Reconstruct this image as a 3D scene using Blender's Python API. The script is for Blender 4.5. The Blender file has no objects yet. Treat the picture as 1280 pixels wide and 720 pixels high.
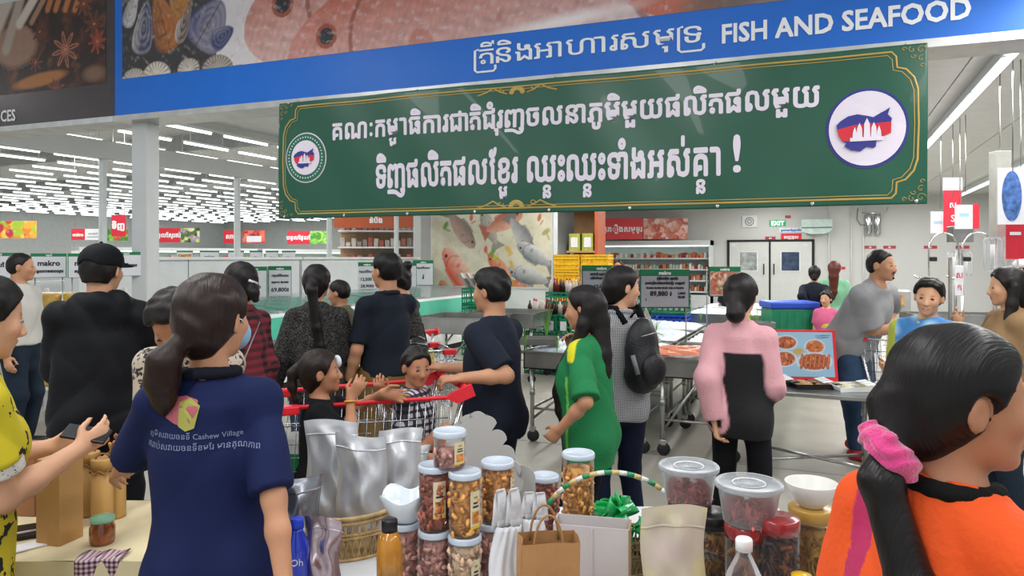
import bpy, bmesh, math, random
import numpy as np
from mathutils import Vector, Matrix, Euler
random.seed(7)
SC = bpy.context.scene
COL = SC.collection
PI = math.pi
# ------------------------------------------------------------------ camera, world, lights, exposure
YAW = math.radians(23.4)      # the camera looks 23.4 degrees left of the building's long axis (+Y)
EYE = 1.65
FPX = 900.0                   # focal length for a 1280 px wide frame
HOR = 322.0
cam_d = bpy.data.cameras.new('camera'); cam_d.sensor_width = 36; cam_d.lens = 36*FPX/1280
cam_d.shift_y = -(360-HOR)/1280.0; cam_d.clip_start = .05; cam_d.clip_end = 200
cam = bpy.data.objects.new('camera', cam_d); COL.objects.link(cam)
cam.location = (0, 0, EYE); cam.rotation_euler = (PI/2, 0, YAW)
SC.camera = cam
SC.view_settings.view_transform = 'Standard'; SC.view_settings.look = 'None'
SC.view_settings.gamma = 1; SC.view_settings.use_curve_mapping = False
SC.view_settings.exposure = 0.14
world = bpy.data.worlds.new('world'); SC.world = world; world.use_nodes = True
bg = world.node_tree.nodes['Background']; bg.inputs[0].default_value = (.93, .97, 1, 1); bg.inputs[1].default_value = .62
def area(name, loc, sx, sy, power, rot=(0,0,0), col=(1,.985,.96)):
    d = bpy.data.lights.new(name, 'AREA'); d.shape = 'RECTANGLE'; d.size = sx; d.size_y = sy; d.energy = power; d.color = col
    o = bpy.data.objects.new(name, d); o.location = loc; o.rotation_euler = rot; COL.objects.link(o); return o
# area lights at ceiling height; only some follow tube rows modelled below
area('ceiling_area_light', (1.5, 13, 3.36), .3, 20, 420)
area('ceiling_area_light', (3.55, 15, 3.36), .3, 16, 330)
area('ceiling_area_light', (-1.6, 16, 3.40), .3, 16, 360)  # added to brighten the fish room and back wall; no tubes here
area('ceiling_area_light', (-4.4, 10, 3.40), .3, 8, 150)  # added fill for the left of the fish room, without any tubes
area('ceiling_area_light', (-1.4, -.6, 3.9), .4, 6, 105)
area('ceiling_area_light', (1.9, .8, 3.9), .4, 6, 75)
area('ceiling_area_light', (-4.6, .6, 3.9), .4, 6, 95)
for _x in (-12, -17, -23, -30, -38):
    area('ceiling_area_light', (_x, 22, 4.4), .5, 40, 1100)
# camera frame -> building coordinates: px = image column, d = distance along the view, z = height
FWD = Vector((-math.sin(YAW), math.cos(YAW), 0)); RGT = Vector((math.cos(YAW), math.sin(YAW), 0))
def at(px, d, z=0.0):
    return Vector((0, 0, z)) + FWD*d + RGT*(d*(px-640)/FPX)
def zat(py, d): return EYE - (py-HOR)/FPX*d
def on_y(px, Y):            # point of the plane y = Y seen in column px -> (X, depth)
    xr = (px-640)/FPX; d = Y/(math.cos(YAW)+xr*math.sin(YAW)); return at(px, d).x, d
def on_x(px, X):
    xr = (px-640)/FPX; d = X/(-math.sin(YAW)+xr*math.cos(YAW)); return at(px, d).y, d
def bearing(px): return YAW - math.atan((px-640)/FPX)   # world z-rotation of something turned straight away from the eye
# ------------------------------------------------------------------ materials
MATS = {}
def hexc(c):
    if isinstance(c, str):
        v = [int(c[i:i+2], 16)/255 for i in (0, 2, 4)]
        return tuple(((x+.055)/1.055)**2.4 if x > .04045 else x/12.92 for x in v)
    return tuple(c)
class N:
    """small node helper"""
    def __init__(s, name):
        s.m = bpy.data.materials.new(name); s.m.use_nodes = True; s.t = s.m.node_tree; s.n = s.t.nodes
        s.b = s.n['Principled BSDF']; s.out = s.n['Material Output']
    def add(s, typ, **kw):
        n = s.n.new(typ)
        for k, v in kw.items():
            if hasattr(n, k) and k not in n.inputs: setattr(n, k, v)
            else: n.inputs[k].default_value = v
        return n
    def link(s, a, b): s.t.links.new(a, b)
    def ramp(s, src, stops, interp='LINEAR'):
        r = s.n.new('ShaderNodeValToRGB'); r.color_ramp.interpolation = interp
        while len(r.color_ramp.elements) < len(stops): r.color_ramp.elements.new(.5)
        for e, (p, c) in zip(r.color_ramp.elements, stops): e.position = p; e.color = (*hexc(c), 1)
        s.link(src, r.inputs[0]); return r.outputs[0]
    def coord(s, scale=(1,1,1), kind='Object', rot=(0,0,0)):
        c = s.n.new('ShaderNodeTexCoord'); mp = s.n.new('ShaderNodeMapping'); mp.inputs['Scale'].default_value = scale
        mp.inputs['Rotation'].default_value = rot
        s.link(c.outputs[kind], mp.inputs[0]); return mp.outputs[0]
    def bump(s, h, strength, dist=.01):
        b = s.n.new('ShaderNodeBump'); b.inputs['Strength'].default_value = strength; b.inputs['Distance'].default_value = dist
        s.link(h, b.inputs['Height']); s.link(b.outputs[0], s.b.inputs['Normal'])
def mat(name, col, rough=.6, metal=0, spec=.5, var=.06, vscale=6, bump=0, bscale=60, trans=0, ior=1.45, alpha=1, coat=0, sheen=0, stretch=(1,1,1), emit=0, sss=0):
    if name in MATS: return MATS[name]
    k = N(name); c = hexc(col); b = k.b
    b.inputs['Roughness'].default_value = rough; b.inputs['Metallic'].default_value = metal
    b.inputs['Specular IOR Level'].default_value = spec; b.inputs['IOR'].default_value = ior
    b.inputs['Transmission Weight'].default_value = trans; b.inputs['Alpha'].default_value = alpha
    b.inputs['Coat Weight'].default_value = coat; b.inputs['Sheen Weight'].default_value = sheen
    if sss: b.inputs['Subsurface Weight'].default_value = sss; b.inputs['Subsurface Radius'].default_value = (.012,.004,.002)
    if var:
        no = k.add('ShaderNodeTexNoise'); no.inputs['Scale'].default_value = vscale; no.inputs['Detail'].default_value = 3
        k.link(k.coord(stretch), no.inputs[0])
        lo = tuple(max(0, x*(1-var*2)) for x in c); hi = tuple(min(1, x*(1+var*2)+.004) for x in c)
        k.link(k.ramp(no.outputs[0], [(.3, lo), (.7, hi)]), b.inputs['Base Color'])
    else: b.inputs['Base Color'].default_value = (*c, 1)
    if bump:
        n2 = k.add('ShaderNodeTexNoise'); n2.inputs['Scale'].default_value = bscale; n2.inputs['Detail'].default_value = 4
        k.link(k.coord(stretch), n2.inputs[0]); k.bump(n2.outputs[0], bump)
    if emit:
        b.inputs['Emission Color'].default_value = (*c, 1); b.inputs['Emission Strength'].default_value = emit
        k.m.cycles.emission_sampling = 'NONE'
    MATS[name] = k.m; return k.m
def vcol_mat(name='print', rough=.45, bump=0, sss=0, coat=0):
    if name in MATS: return MATS[name]
    k = N(name); a = k.add('ShaderNodeAttribute', attribute_name='Col'); k.link(a.outputs['Color'], k.b.inputs['Base Color'])
    k.b.inputs['Roughness'].default_value = rough; k.b.inputs['Coat Weight'].default_value = coat
    if sss: k.b.inputs['Subsurface Weight'].default_value = sss; k.b.inputs['Subsurface Radius'].default_value = (.012,.004,.002)
    if bump:
        n2 = k.add('ShaderNodeTexNoise'); n2.inputs['Scale'].default_value = 90; k.link(k.coord(), n2.inputs[0]); k.bump(n2.outputs[0], bump)
    MATS[name] = k.m; return k.m
# ------------------------------------------------------------------ object helpers
def tag(o, label=None, cat=None, group=None, kind=None):
    if label: o['label'] = label
    if cat: o['category'] = cat
    if group: o['group'] = group
    if kind: o['kind'] = kind
    return o
def empty(name, loc, rz=0, label=None, cat=None, group=None, rot=None):
    o = bpy.data.objects.new(name, None); o.empty_display_size = .1; COL.objects.link(o); o.location = loc
    o.rotation_euler = rot if rot else (0, 0, rz); return tag(o, label, cat, group)
def link(name, me, parent=None, loc=(0,0,0), rot=(0,0,0), scale=(1,1,1)):
    o = bpy.data.objects.new(name, me); COL.objects.link(o)
    if parent: o.parent = parent
    o.location = loc; o.rotation_euler = rot; o.scale = scale; return o
KIDS = {}
def copy_tree(o, parent=None, label=None):
    c = o.copy(); COL.objects.link(c)
    if parent: c.parent = parent
    for ch in o.children: copy_tree(ch, c)
    if label: c['label'] = label
    return c
class MB:
    """collects shapes into one mesh"""
    def __init__(s): s.v = []; s.f = []; s.mi = []; s.sm = []; s.cur = 0; s.M = None
    def _add(s, vs, fs, smooth=False):
        b = len(s.v)
        if s.M is not None: vs = [tuple(s.M @ Vector(v)) for v in vs]
        s.v += [tuple(v) for v in vs]
        for f in fs: s.f.append([b+i for i in f]); s.mi.append(s.cur); s.sm.append(smooth)
        return s
    def box(s, x0, y0, z0, x1, y1, z1, bev=0):
        if bev:
            bm = bmesh.new(); bmesh.ops.create_cube(bm, size=1)
            for v in bm.verts: v.co = Vector(((x0+x1)/2+v.co.x*(x1-x0), (y0+y1)/2+v.co.y*(y1-y0), (z0+z1)/2+v.co.z*(z1-z0)))
            bmesh.ops.bevel(bm, geom=bm.edges[:], offset=bev, segments=2, affect='EDGES', profile=.5)
            bm.verts.index_update(); s._add([v.co[:] for v in bm.verts], [[v.index for v in f.verts] for f in bm.faces]); bm.free(); return s
        vs = [(x,y,z) for x in (x0,x1) for y in (y0,y1) for z in (z0,z1)]
        return s._add(vs, [(0,1,3,2),(4,6,7,5),(0,4,5,1),(2,3,7,6),(0,2,6,4),(1,5,7,3)])
    def cbox(s, c, sx, sy, sz, bev=0): return s.box(c[0]-sx/2, c[1]-sy/2, c[2]-sz/2, c[0]+sx/2, c[1]+sy/2, c[2]+sz/2, bev)
    def poly(s, pts): return s._add(pts, [list(range(len(pts)))])
    def prism(s, pts, axis, a, b):
        """extrude a 2D outline along axis from a to b"""
        def P(p, t): return {'x': (t, p[0], p[1]), 'y': (p[0], t, p[1]), 'z': (p[0], p[1], t)}[axis]
        n = len(pts); vs = [P(p, a) for p in pts]+[P(p, b) for p in pts]
        return s._add(vs, [list(range(n))[::-1], list(range(n, 2*n))]+[(i, (i+1) % n, n+(i+1) % n, n+i) for i in range(n)])
    def tube(s, pts, r, n=6, closed=False, cap=True):
        pts = [Vector(p) for p in pts]; m = len(pts); rs = r if isinstance(r, (list, tuple)) else [r]*m
        vs = []; fs = []; up = None
        for i, p in enumerate(pts):
            a = pts[i-1] if (i or closed) else p; b = pts[(i+1) % m] if (i < m-1 or closed) else p
            t = (b-a).normalized() if (b-a).length > 1e-9 else Vector((0,0,1))
            if up is None: up = t.orthogonal().normalized()
            u = (up - t*up.dot(t)); u = u.normalized() if u.length > 1e-6 else t.orthogonal().normalized(); up = u; w = t.cross(u)
            for k in range(n):
                an = 2*PI*k/n; vs.append(p+u*(rs[i]*math.cos(an))+w*(rs[i]*math.sin(an)))
        for i in range(m if closed else m-1):
            j = (i+1) % m
            for k in range(n): fs.append((i*n+k, i*n+(k+1) % n, j*n+(k+1) % n, j*n+k))
        if cap and not closed: fs.append(list(range(n))[::-1]); fs.append([(m-1)*n+k for k in range(n)])
        return s._add(vs, fs, True)
    def lathe(s, prof, n=24, c=(0,0,0), sx=1, sy=1):
        """profile of (radius, z) turned round z"""
        vs = []; fs = []
        for (r, z) in prof:
            for k in range(n): a = 2*PI*k/n; vs.append((c[0]+r*sx*math.cos(a), c[1]+r*sy*math.sin(a), c[2]+z))
        for i in range(len(prof)-1):
            for k in range(n): fs.append((i*n+k, i*n+(k+1) % n, (i+1)*n+(k+1) % n, (i+1)*n+k))
        if prof[0][0] > 1e-5: fs.append(list(range(n))[::-1])
        if prof[-1][0] > 1e-5: fs.append([(len(prof)-1)*n+k for k in range(n)])
        return s._add(vs, fs, True)
    def ball(s, c, r, n=10, m=6, sc=(1,1,1)):
        vs = []; fs = []
        for i in range(m+1):
            t = PI*i/m
            for k in range(n): a = 2*PI*k/n; vs.append((c[0]+r*sc[0]*math.sin(t)*math.cos(a), c[1]+r*sc[1]*math.sin(t)*math.sin(a), c[2]+r*sc[2]*math.cos(t)))
        for i in range(m):
            for k in range(n): fs.append((i*n+k, (i+1)*n+k, (i+1)*n+(k+1) % n, i*n+(k+1) % n))
        return s._add(vs, fs, True)
    def grid(s, fn, nu, nv, smooth=True):
        vs = [fn(i/nu, j/nv) for j in range(nv+1) for i in range(nu+1)]; w = nu+1
        return s._add(vs, [(j*w+i, j*w+i+1, (j+1)*w+i+1, (j+1)*w+i) for j in range(nv) for i in range(nu)], smooth)
    def mesh(s, name, *mats):
        me = bpy.data.meshes.new(name); me.from_pydata(s.v, [], s.f)
        for m in mats: me.materials.append(m)
        me.polygons.foreach_set('material_index', s.mi); me.polygons.foreach_set('use_smooth', s.sm); me.update(); return me
    def build(s, name, mats, parent=None, loc=(0,0,0), rot=(0,0,0)):
        return link(name, s.mesh(name, *(mats if isinstance(mats, (list, tuple)) else [mats])), parent, loc, rot)
def thicken(o, t):
    m = o.modifiers.new('thick', 'SOLIDIFY'); m.thickness = t; m.offset = 0; return o
_TX = {}
def text_mesh(body, m, size, ext=.001, bold=0, align='CENTER'):
    key = (body, m.name, size, ext, bold, align)
    if key in _TX: return _TX[key]
    c = bpy.data.curves.new('t', 'FONT'); c.body = body; c.size = size; c.extrude = ext; c.align_x = align; c.resolution_u = 2
    o = bpy.data.objects.new('t', c); sc = _TXS; sc.collection.objects.link(o); sc.view_layers[0].update()
    me = bpy.data.meshes.new_from_object(o.evaluated_get(sc.view_layers[0].depsgraph)); bpy.data.objects.remove(o)
    if bold:                       # a heavier stroke: the outline laid down again a little to every side
        vs = []; fs = []; co = [v.co.copy() for v in me.vertices]; pf = [tuple(p.vertices) for p in me.polygons]; n = len(co)
        for i, a in enumerate([0] + [q*PI/4 for q in range(8)] if bold > .012 else [PI/4, 3*PI/4, 5*PI/4, 7*PI/4]):
            r = 0 if (i == 0 and bold > .012) else bold; b = len(vs)
            vs += [(v.x+r*math.cos(a), v.y+r*math.sin(a), v.z+i*ext*.02) for v in co]; fs += [[b+j for j in f] for f in pf]
        me = bpy.data.meshes.new('lettering'); me.from_pydata(vs, [], fs); me.update()
    me.materials.clear(); me.materials.append(m); _TX[key] = me; return me
_TXS = bpy.data.scenes.new('lettering')
def text(name, body, m, parent, loc, size, rot=(PI/2,0,0), ext=.001, bold=0, align='CENTER', sx=1):
    return link(name, text_mesh(body, m, size, ext, bold, align), parent, loc, rot, (sx, 1, 1))
def khmer(name, chunks, m, parent, loc, width, size, rot=(PI/2,0,0), bold=.01, ext=.001, hgt=1):
    """chunks: a string is set on the line, ('sub', s, dx) below the letter before it, ('ro',) is the hook before a letter"""
    vs = []; fs = []; x = 0; last = (0, 0)
    def put(me, ox, oz, k, ky=None):
        b = len(vs); ky = ky or k
        for v in me.vertices: vs.append((v.co.x*k+ox, v.co.y*ky+oz, v.co.z))
        for p in me.polygons: fs.append([b+i for i in p.vertices])
    for c in chunks:
        if c == ' ': x += .3; continue
        if isinstance(c, str):
            me = text_mesh(c, m, 1, ext/size, bold, 'LEFT'); X = [v.co.x for v in me.vertices]; x0, x1 = min(X), max(X)
            put(me, x-x0, 0, 1)
            if c[0] == 'ត':
                mb = MB(); mb.tube([(x+.13+.055*math.cos(a*.785), .09+.06*math.sin(a*.785), 0) for a in range(8)], .028+bold, 5, True); b = len(vs); vs.extend((v[0], v[1], v[2]*.2) for v in mb.v); fs.extend([b+i for i in f] for f in mb.f)
            last = (x, x+x1-x0); x += x1-x0+.06
        elif c[0] == 'sub':
            me = text_mesh(c[1], m, 1, ext/size, bold*1.3, 'LEFT'); X = [v.co.x for v in me.vertices]; wd = (max(X)-min(X))*.62
            cx = last[1]-c[2]; put(me, cx-wd/2-min(X)*.62, -.40, .62, .50)
        elif c[0] == 'ro':
            mb = MB(); mb.tube([(x+.17, .60, 0), (x+.05, .56, 0), (x+.05, -.22, 0), (x+.12, -.30, 0), (x+.62, -.30, 0), (x+.68, -.22, 0), (x+.68, -.06, 0)], .035+bold, 5)
            b = len(vs); vs.extend((v[0], v[1], v[2]*.2) for v in mb.v); fs.extend([b+i for i in f] for f in mb.f); x += .18
    k = width/x; me = bpy.data.meshes.new(name); me.from_pydata([(a*k, b_*size*hgt, c_*size) for a, b_, c_ in vs], [], fs); me.materials.append(m); me.update()
    return link(name, me, parent, loc, rot)
# ------------------------------------------------------------------ painter for flat prints (posters, banners): numpy canvas -> vertex colours
def lin(c): return np.array(hexc(c), dtype=float)
class Canvas:
    def __init__(s, w, h, ppm, bg):       # metres, grid points per metre
        s.w, s.h = w, h; s.nu = max(2, int(w*ppm)); s.nv = max(2, int(h*ppm))
        u, v = np.meshgrid(np.linspace(0, w, s.nu+1), np.linspace(0, h, s.nv+1)); s.u, s.v = u, v
        s.c = np.zeros(u.shape+(3,)); s.c[:] = lin(bg)
    def noise(s, f, seed=0, oct=3):
        r = np.random.RandomState(seed); o = np.zeros_like(s.u); a = 1
        for k in range(oct):
            for q in range(4):
                an = r.rand()*6.28; ph = r.rand()*6.28; w = r.rand()*6.28
                o += a*np.sin((s.u*math.cos(an)+s.v*math.sin(an))*f*(.7+.6*r.rand())+ph+1.5*np.sin((s.u*math.cos(w)+s.v*math.sin(w))*f*.6+w))/4
            a *= .55; f *= 2.1
        return o
    def put(s, m, col, a=1.0):
        if isinstance(col, str) or len(np.shape(col)) == 1: col = lin(col)
        m = np.clip(m, 0, 1)[..., None]*a; s.c = s.c*(1-m)+col*m
    def loc(s, x, y, ang):
        ca, sa = math.cos(ang), math.sin(ang); dx, dy = s.u-x, s.v-y; return dx*ca+dy*sa, -dx*sa+dy*ca
    def ell(s, x, y, a, b, ang=0, col='ffffff', soft=.1, alpha=1):
        p, q = s.loc(x, y, ang); d = 1-np.sqrt((p/a)**2+(q/b)**2); s.put(d/soft, col, alpha); return p/a, q/b
    def rect(s, x0, y0, x1, y1, col, alpha=1):
        s.put(((s.u >= x0) & (s.u <= x1) & (s.v >= y0) & (s.v <= y1)).astype(float), col, alpha)
    def line(s, x0, y0, x1, y1, w, col, alpha=1):
        L = math.hypot(x1-x0, y1-y0)+1e-9; p, q = s.loc(x0, y0, math.atan2(y1-y0, x1-x0)); p = np.clip(p, 0, L)-p
        s.put((w/2-np.sqrt(p*p+q*q))/(w*.3)+.5, col, alpha)
    def poly(s, pts, col, alpha=1):
        ins = np.zeros(s.u.shape, bool); n = len(pts)
        for i in range(n):
            x0, y0 = pts[i]; x1, y1 = pts[(i+1) % n]
            if y0 == y1: continue
            c = ((y0 > s.v) != (y1 > s.v)) & (s.u < (x1-x0)*(s.v-y0)/(y1-y0)+x0); ins ^= c
        s.put(ins.astype(float), col, alpha)
    def fish(s, x, y, L, ang=0, col='d9603c', belly='e8cfc8', spot=None, flip=1, seed=0, eye=True):
        """a fish lying on ice; x, y is its middle, the head points along +u of its own frame"""
        p, q = s.loc(x, y, ang); p = p/L; q = q/L*flip
        b = .19*np.sqrt(np.clip(1-(np.clip(p, -.5, .5)/.5)**2, 0, 1))*(1-.35*np.clip(-p, 0, 1)*2)
        m = np.clip((b-np.abs(q))*L/.004, 0, 1)
        t = np.clip(q/.17*.5+.5, 0, 1)[..., None]; body = lin(belly)*(1-t)+lin(col)*t
        sc = (np.sin(p*190)*np.sin(q*190+np.floor(p*60)*1.5))[..., None]*.09; body = np.clip(body*(1+sc+.12*s.noise(30, seed)[..., None]), 0, 1)
        tail = (p < -.36) & (p > -.62) & (np.abs(q) < (-.36-p)*.75+.03); s.put(tail.astype(float), lin(col)*(.75+.2*np.sin(q*240))[..., None] if False else col, .9)
        fin = (p > -.2) & (p < .2) & (q > .1) & (q < .235-.3*(p)**2-np.abs(np.sin(p*60))*.02); s.put(fin.astype(float), col, .8)
        s.put(m, body)
        g = np.abs(np.sqrt((p-.16)**2+q**2*.8)-.14); s.put(m*(p > .2)*np.clip((.008-g)/.004, 0, 1), lin(col)*.5, .8)
        s.put(m*(np.sqrt((p-.1)**2*2+(q+.05)**2) < .05), lin(col)*.8+.05, .6)
        if eye:
            s.put(m*(np.sqrt((p-.37)**2+(q-.045)**2) < .033), lin(col)*.6); s.put(m*(np.sqrt((p-.37)**2+(q-.045)**2) < .022), (.015,.012,.02))
    def obj(s, name, parent=None, loc=(0,0,0), rot=(0,0,0), m=None, warp=None, thick=0):
        """the canvas stands in the local xz plane, print facing -y"""
        nu, nv = s.nu, s.nv; v = np.zeros(((nu+1)*(nv+1), 3)); v[:, 0] = s.u.ravel(); v[:, 2] = s.v.ravel()
        if warp is not None: v[:, 1] = warp(s.u, s.v).ravel()
        i = np.arange((nu+1)*(nv+1)).reshape(nv+1, nu+1); f = np.stack([i[:-1, :-1], i[:-1, 1:], i[1:, 1:], i[1:, :-1]], -1).reshape(-1, 4)
        me = np_mesh(name, v, f, m or vcol_mat(), smooth=warp is not None); set_col(me, s.c.reshape(-1, 3))
        return link(name, me, parent, loc, rot)
def np_mesh(name, v, f, m, smooth=True):
    me = bpy.data.meshes.new(name); me.vertices.add(len(v)); me.vertices.foreach_set('co', np.ascontiguousarray(v, dtype=np.float32).ravel())
    me.loops.add(len(f)*4); me.loops.foreach_set('vertex_index', np.ascontiguousarray(f, dtype=np.int32).ravel())
    me.polygons.add(len(f)); me.polygons.foreach_set('loop_start', np.arange(0, len(f)*4, 4, dtype=np.int32))
    me.polygons.foreach_set('use_smooth', np.full(len(f), smooth)); me.update(calc_edges=True); me.materials.append(m); return me
def set_col(me, c):
    a = me.color_attributes.new('Col', 'FLOAT_COLOR', 'POINT'); q = np.ones((len(c), 4), dtype=np.float32); q[:, :3] = np.clip(c, 0, 1); a.data.foreach_set('color', q.ravel())
# ------------------------------------------------------------------ figures: signed distance fields -> one continuous mesh (surface nets)
def V3(*a): return np.array(a, dtype=float)
def unit(v): v = np.asarray(v, float); return v/(np.linalg.norm(v)+1e-12)
def rotm(ax, deg):
    c, s = math.cos(math.radians(deg)), math.sin(math.radians(deg))
    return {'x': np.array([[1,0,0],[0,c,-s],[0,s,c]]), 'y': np.array([[c,0,s],[0,1,0],[-s,0,c]]), 'z': np.array([[c,-s,0],[s,c,0],[0,0,1]])}[ax]
class Field:
    def __init__(s): s.p = []; s.lo = V3(9,9,9); s.hi = -s.lo
    def _put(s, op, k, fn, lo, hi):
        s.p.append((op, k, fn, lo-.07, hi+.07))
        if op == 'u': s.lo = np.minimum(s.lo, lo); s.hi = np.maximum(s.hi, hi)
        return s
    def cap(s, a, b, ra, rb=None, k=.02, flat=None, clip=False, op='u', clipa=False):
        a = np.asarray(a, float); b = np.asarray(b, float); rb = ra if rb is None else rb; L = np.linalg.norm(b-a)+1e-9; t = (b-a)/L; R = max(ra, rb)
        def fn(P):
            d = P-a; h = np.clip(d@t, 0, L); q = d-h[:, None]*t
            if flat is not None: n, f = flat; q = q+(f-1)*(q@n)[:, None]*n
            r = np.linalg.norm(q, axis=1)-(ra+(rb-ra)*h/L)
            if flat is not None: r = r/max(1, flat[1]**.5)
            if clip: r = np.maximum(r, (P-b)@t)
            if clipa: r = np.maximum(r, -((P-a)@t))
            return r
        return s._put(op, k, fn, np.minimum(a, b)-R, np.maximum(a, b)+R)
    def ell(s, c, r, R=None, k=.03, op='u'):
        c = np.asarray(c, float); r = np.asarray(r, float); m = r.max()
        def fn(P):
            q = P-c
            if R is not None: q = q@R
            k0 = np.linalg.norm(q/r, axis=1); k1 = np.linalg.norm(q/(r*r), axis=1)+1e-9
            return k0*(k0-1)/k1
        return s._put(op, k, fn, c-m, c+m)
    def chain(s, pts, rs, k=.015, **kw):
        for i in range(len(pts)-1): s.cap(pts[i], pts[i+1], rs[i], rs[i+1], k=k, **kw)
        return s
    def cut(s, pt, n):          # keep the side n points away from
        pt = np.asarray(pt, float); n = unit(n)
        s.p.append(('i', 0, lambda P: (P-pt)@n, None, None)); return s
    def warp(s, fn): s.p.append(('w', 0, fn, None, None)); return s
    def __call__(s, P):
        d = np.full(len(P), .25)
        for op, k, fn, lo, hi in s.p:
            if op == 'i': d = np.maximum(d, fn(P)); continue
            if op == 'w': d = d+fn(P); continue
            m = np.all((P > lo) & (P < hi), axis=1)
            if not m.any(): continue
            x = fn(P[m]); y = d[m]
            if op == 'u':
                h = np.clip(.5+.5*(y-x)/k, 0, 1); d[m] = y+(x-y)*h-k*h*(1-h)
            else:
                h = np.clip(.5-.5*(y+x)/k, 0, 1); d[m] = y+(-x-y)*h+k*h*(1-h)
        return d
    def mesh(s, name, h, m, smooth=True):
        lo = s.lo-3*h; hi = s.hi+3*h; n4 = np.ceil((hi-lo)/(4*h)).astype(int); n = n4*4
        cc = [lo[i]+(np.arange(n4[i])*4+1.5)*h for i in range(3)]
        G = np.stack(np.meshgrid(*cc, indexing='ij'), -1).reshape(-1, 3); dc = s(G).reshape(n4)
        D = np.repeat(np.repeat(np.repeat(dc, 4, 0), 4, 1), 4, 2)
        act = np.abs(dc) < 4*h*1.05+.012
        idx = np.argwhere(act)
        o = np.stack(np.meshgrid(*[np.arange(4)]*3, indexing='ij'), -1).reshape(-1, 3)
        I = (idx[:, None, :]*4+o[None]).reshape(-1, 3); D[I[:, 0], I[:, 1], I[:, 2]] = s(lo+I*h)
        S = D < 0; S[0] = S[-1] = False; S[:, 0] = S[:, -1] = False; S[:, :, 0] = S[:, :, -1] = False
        c = sum(S[a:n[0]-1+a, b:n[1]-1+b, e:n[2]-1+e].astype(np.int8) for a in (0,1) for b in (0,1) for e in (0,1))
        cells = np.argwhere((c > 0) & (c < 8)); vid = np.full(c.shape, -1, np.int64); vid[cells[:, 0], cells[:, 1], cells[:, 2]] = np.arange(len(cells))
        acc = np.zeros((len(cells), 3)); cnt = np.zeros(len(cells))
        E = [((0,b,e), (1,b,e)) for b in (0,1) for e in (0,1)]+[((a,0,e), (a,1,e)) for a in (0,1) for e in (0,1)]+[((a,b,0), (a,b,1)) for a in (0,1) for b in (0,1)]
        for p, q in E:
            ip = cells+p; iq = cells+q; dp = D[ip[:, 0], ip[:, 1], ip[:, 2]]; dq = D[iq[:, 0], iq[:, 1], iq[:, 2]]
            x = (S[ip[:, 0], ip[:, 1], ip[:, 2]] != S[iq[:, 0], iq[:, 1], iq[:, 2]])
            t = np.clip(dp/(dp-dq+1e-12), 0, 1); t = np.where(x, t, 0)
            acc += x[:, None]*(np.array(p)+t[:, None]*(np.array(q)-np.array(p))); cnt += x
        v = lo+(cells+acc/cnt[:, None])*h; F = []
        for ax in range(3):
            sl = [slice(1, -1)]*3; A = S; sl0 = [slice(None)]*3; sl1 = [slice(None)]*3; sl0[ax] = slice(0, -1); sl1[ax] = slice(1, None)
            ch = A[tuple(sl0)] != A[tuple(sl1)]; e = np.argwhere(ch); b, g = [(1,2),(2,0),(0,1)][ax]
            e = e[(e[:, b] > 0) & (e[:, g] > 0)]
            db = np.zeros(3, int); db[b] = 1; dg = np.zeros(3, int); dg[g] = 1
            q = [vid[tuple((e-w).T)] for w in (0*db, db, db+dg, dg)]; q = np.stack(q, -1)
            fl = S[tuple(e.T)]; q[~fl] = q[~fl][:, ::-1]; q = q[(q >= 0).all(1)]; F.append(q)
        F = np.concatenate(F); return np_mesh(name, v, F, m, smooth), v
def ik(S, T, l1, l2, pole):
    d = T-S; L = np.linalg.norm(d); u = d/(L+1e-9); mx = (l1+l2)*.995
    if L > mx: L = mx; T = S+u*L
    L = max(L, abs(l1-l2)+.01)
    x = (l1*l1-l2*l2+L*L)/(2*L); y = math.sqrt(max(0, l1*l1-x*x)); p = np.asarray(pole, float); p = p-u*(p@u); p = unit(p)
    return S+u*x+p*y, T
SKIN = dict(a='cf9d7c', b='be8a69', c='b07a5a', d='d8a888')
def folds(amp, seed=0, f=26):
    r = np.random.RandomState(abs(seed)); a, b, c, e = r.rand(4)*6.28
    def fn(P):
        x, y, z = P[:, 0], P[:, 1], P[:, 2]; w = np.sin(z*9+a)*1.9+np.sin(z*4.3+b+x*5)*1.5
        g = np.sin(x*f+y*6+w+a)*.45+np.sin(y*f*.9+np.sin(z*11+b)*2+b)*.35
        g2 = 1-2*np.abs(np.sin((x*.8+z*.9)*11+np.sin(x*8+y*9+c)*1.6+a))**.6; g3 = 1-2*np.abs(np.sin((x*.9-z*.75)*10+np.sin(y*9+z*5+e)*1.8+c))**.6
        m = .5+.5*np.sin(z*5.1+b+x*3); return amp*(g+.75*g2*m+.75*g3*(1-m))
    return fn
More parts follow.
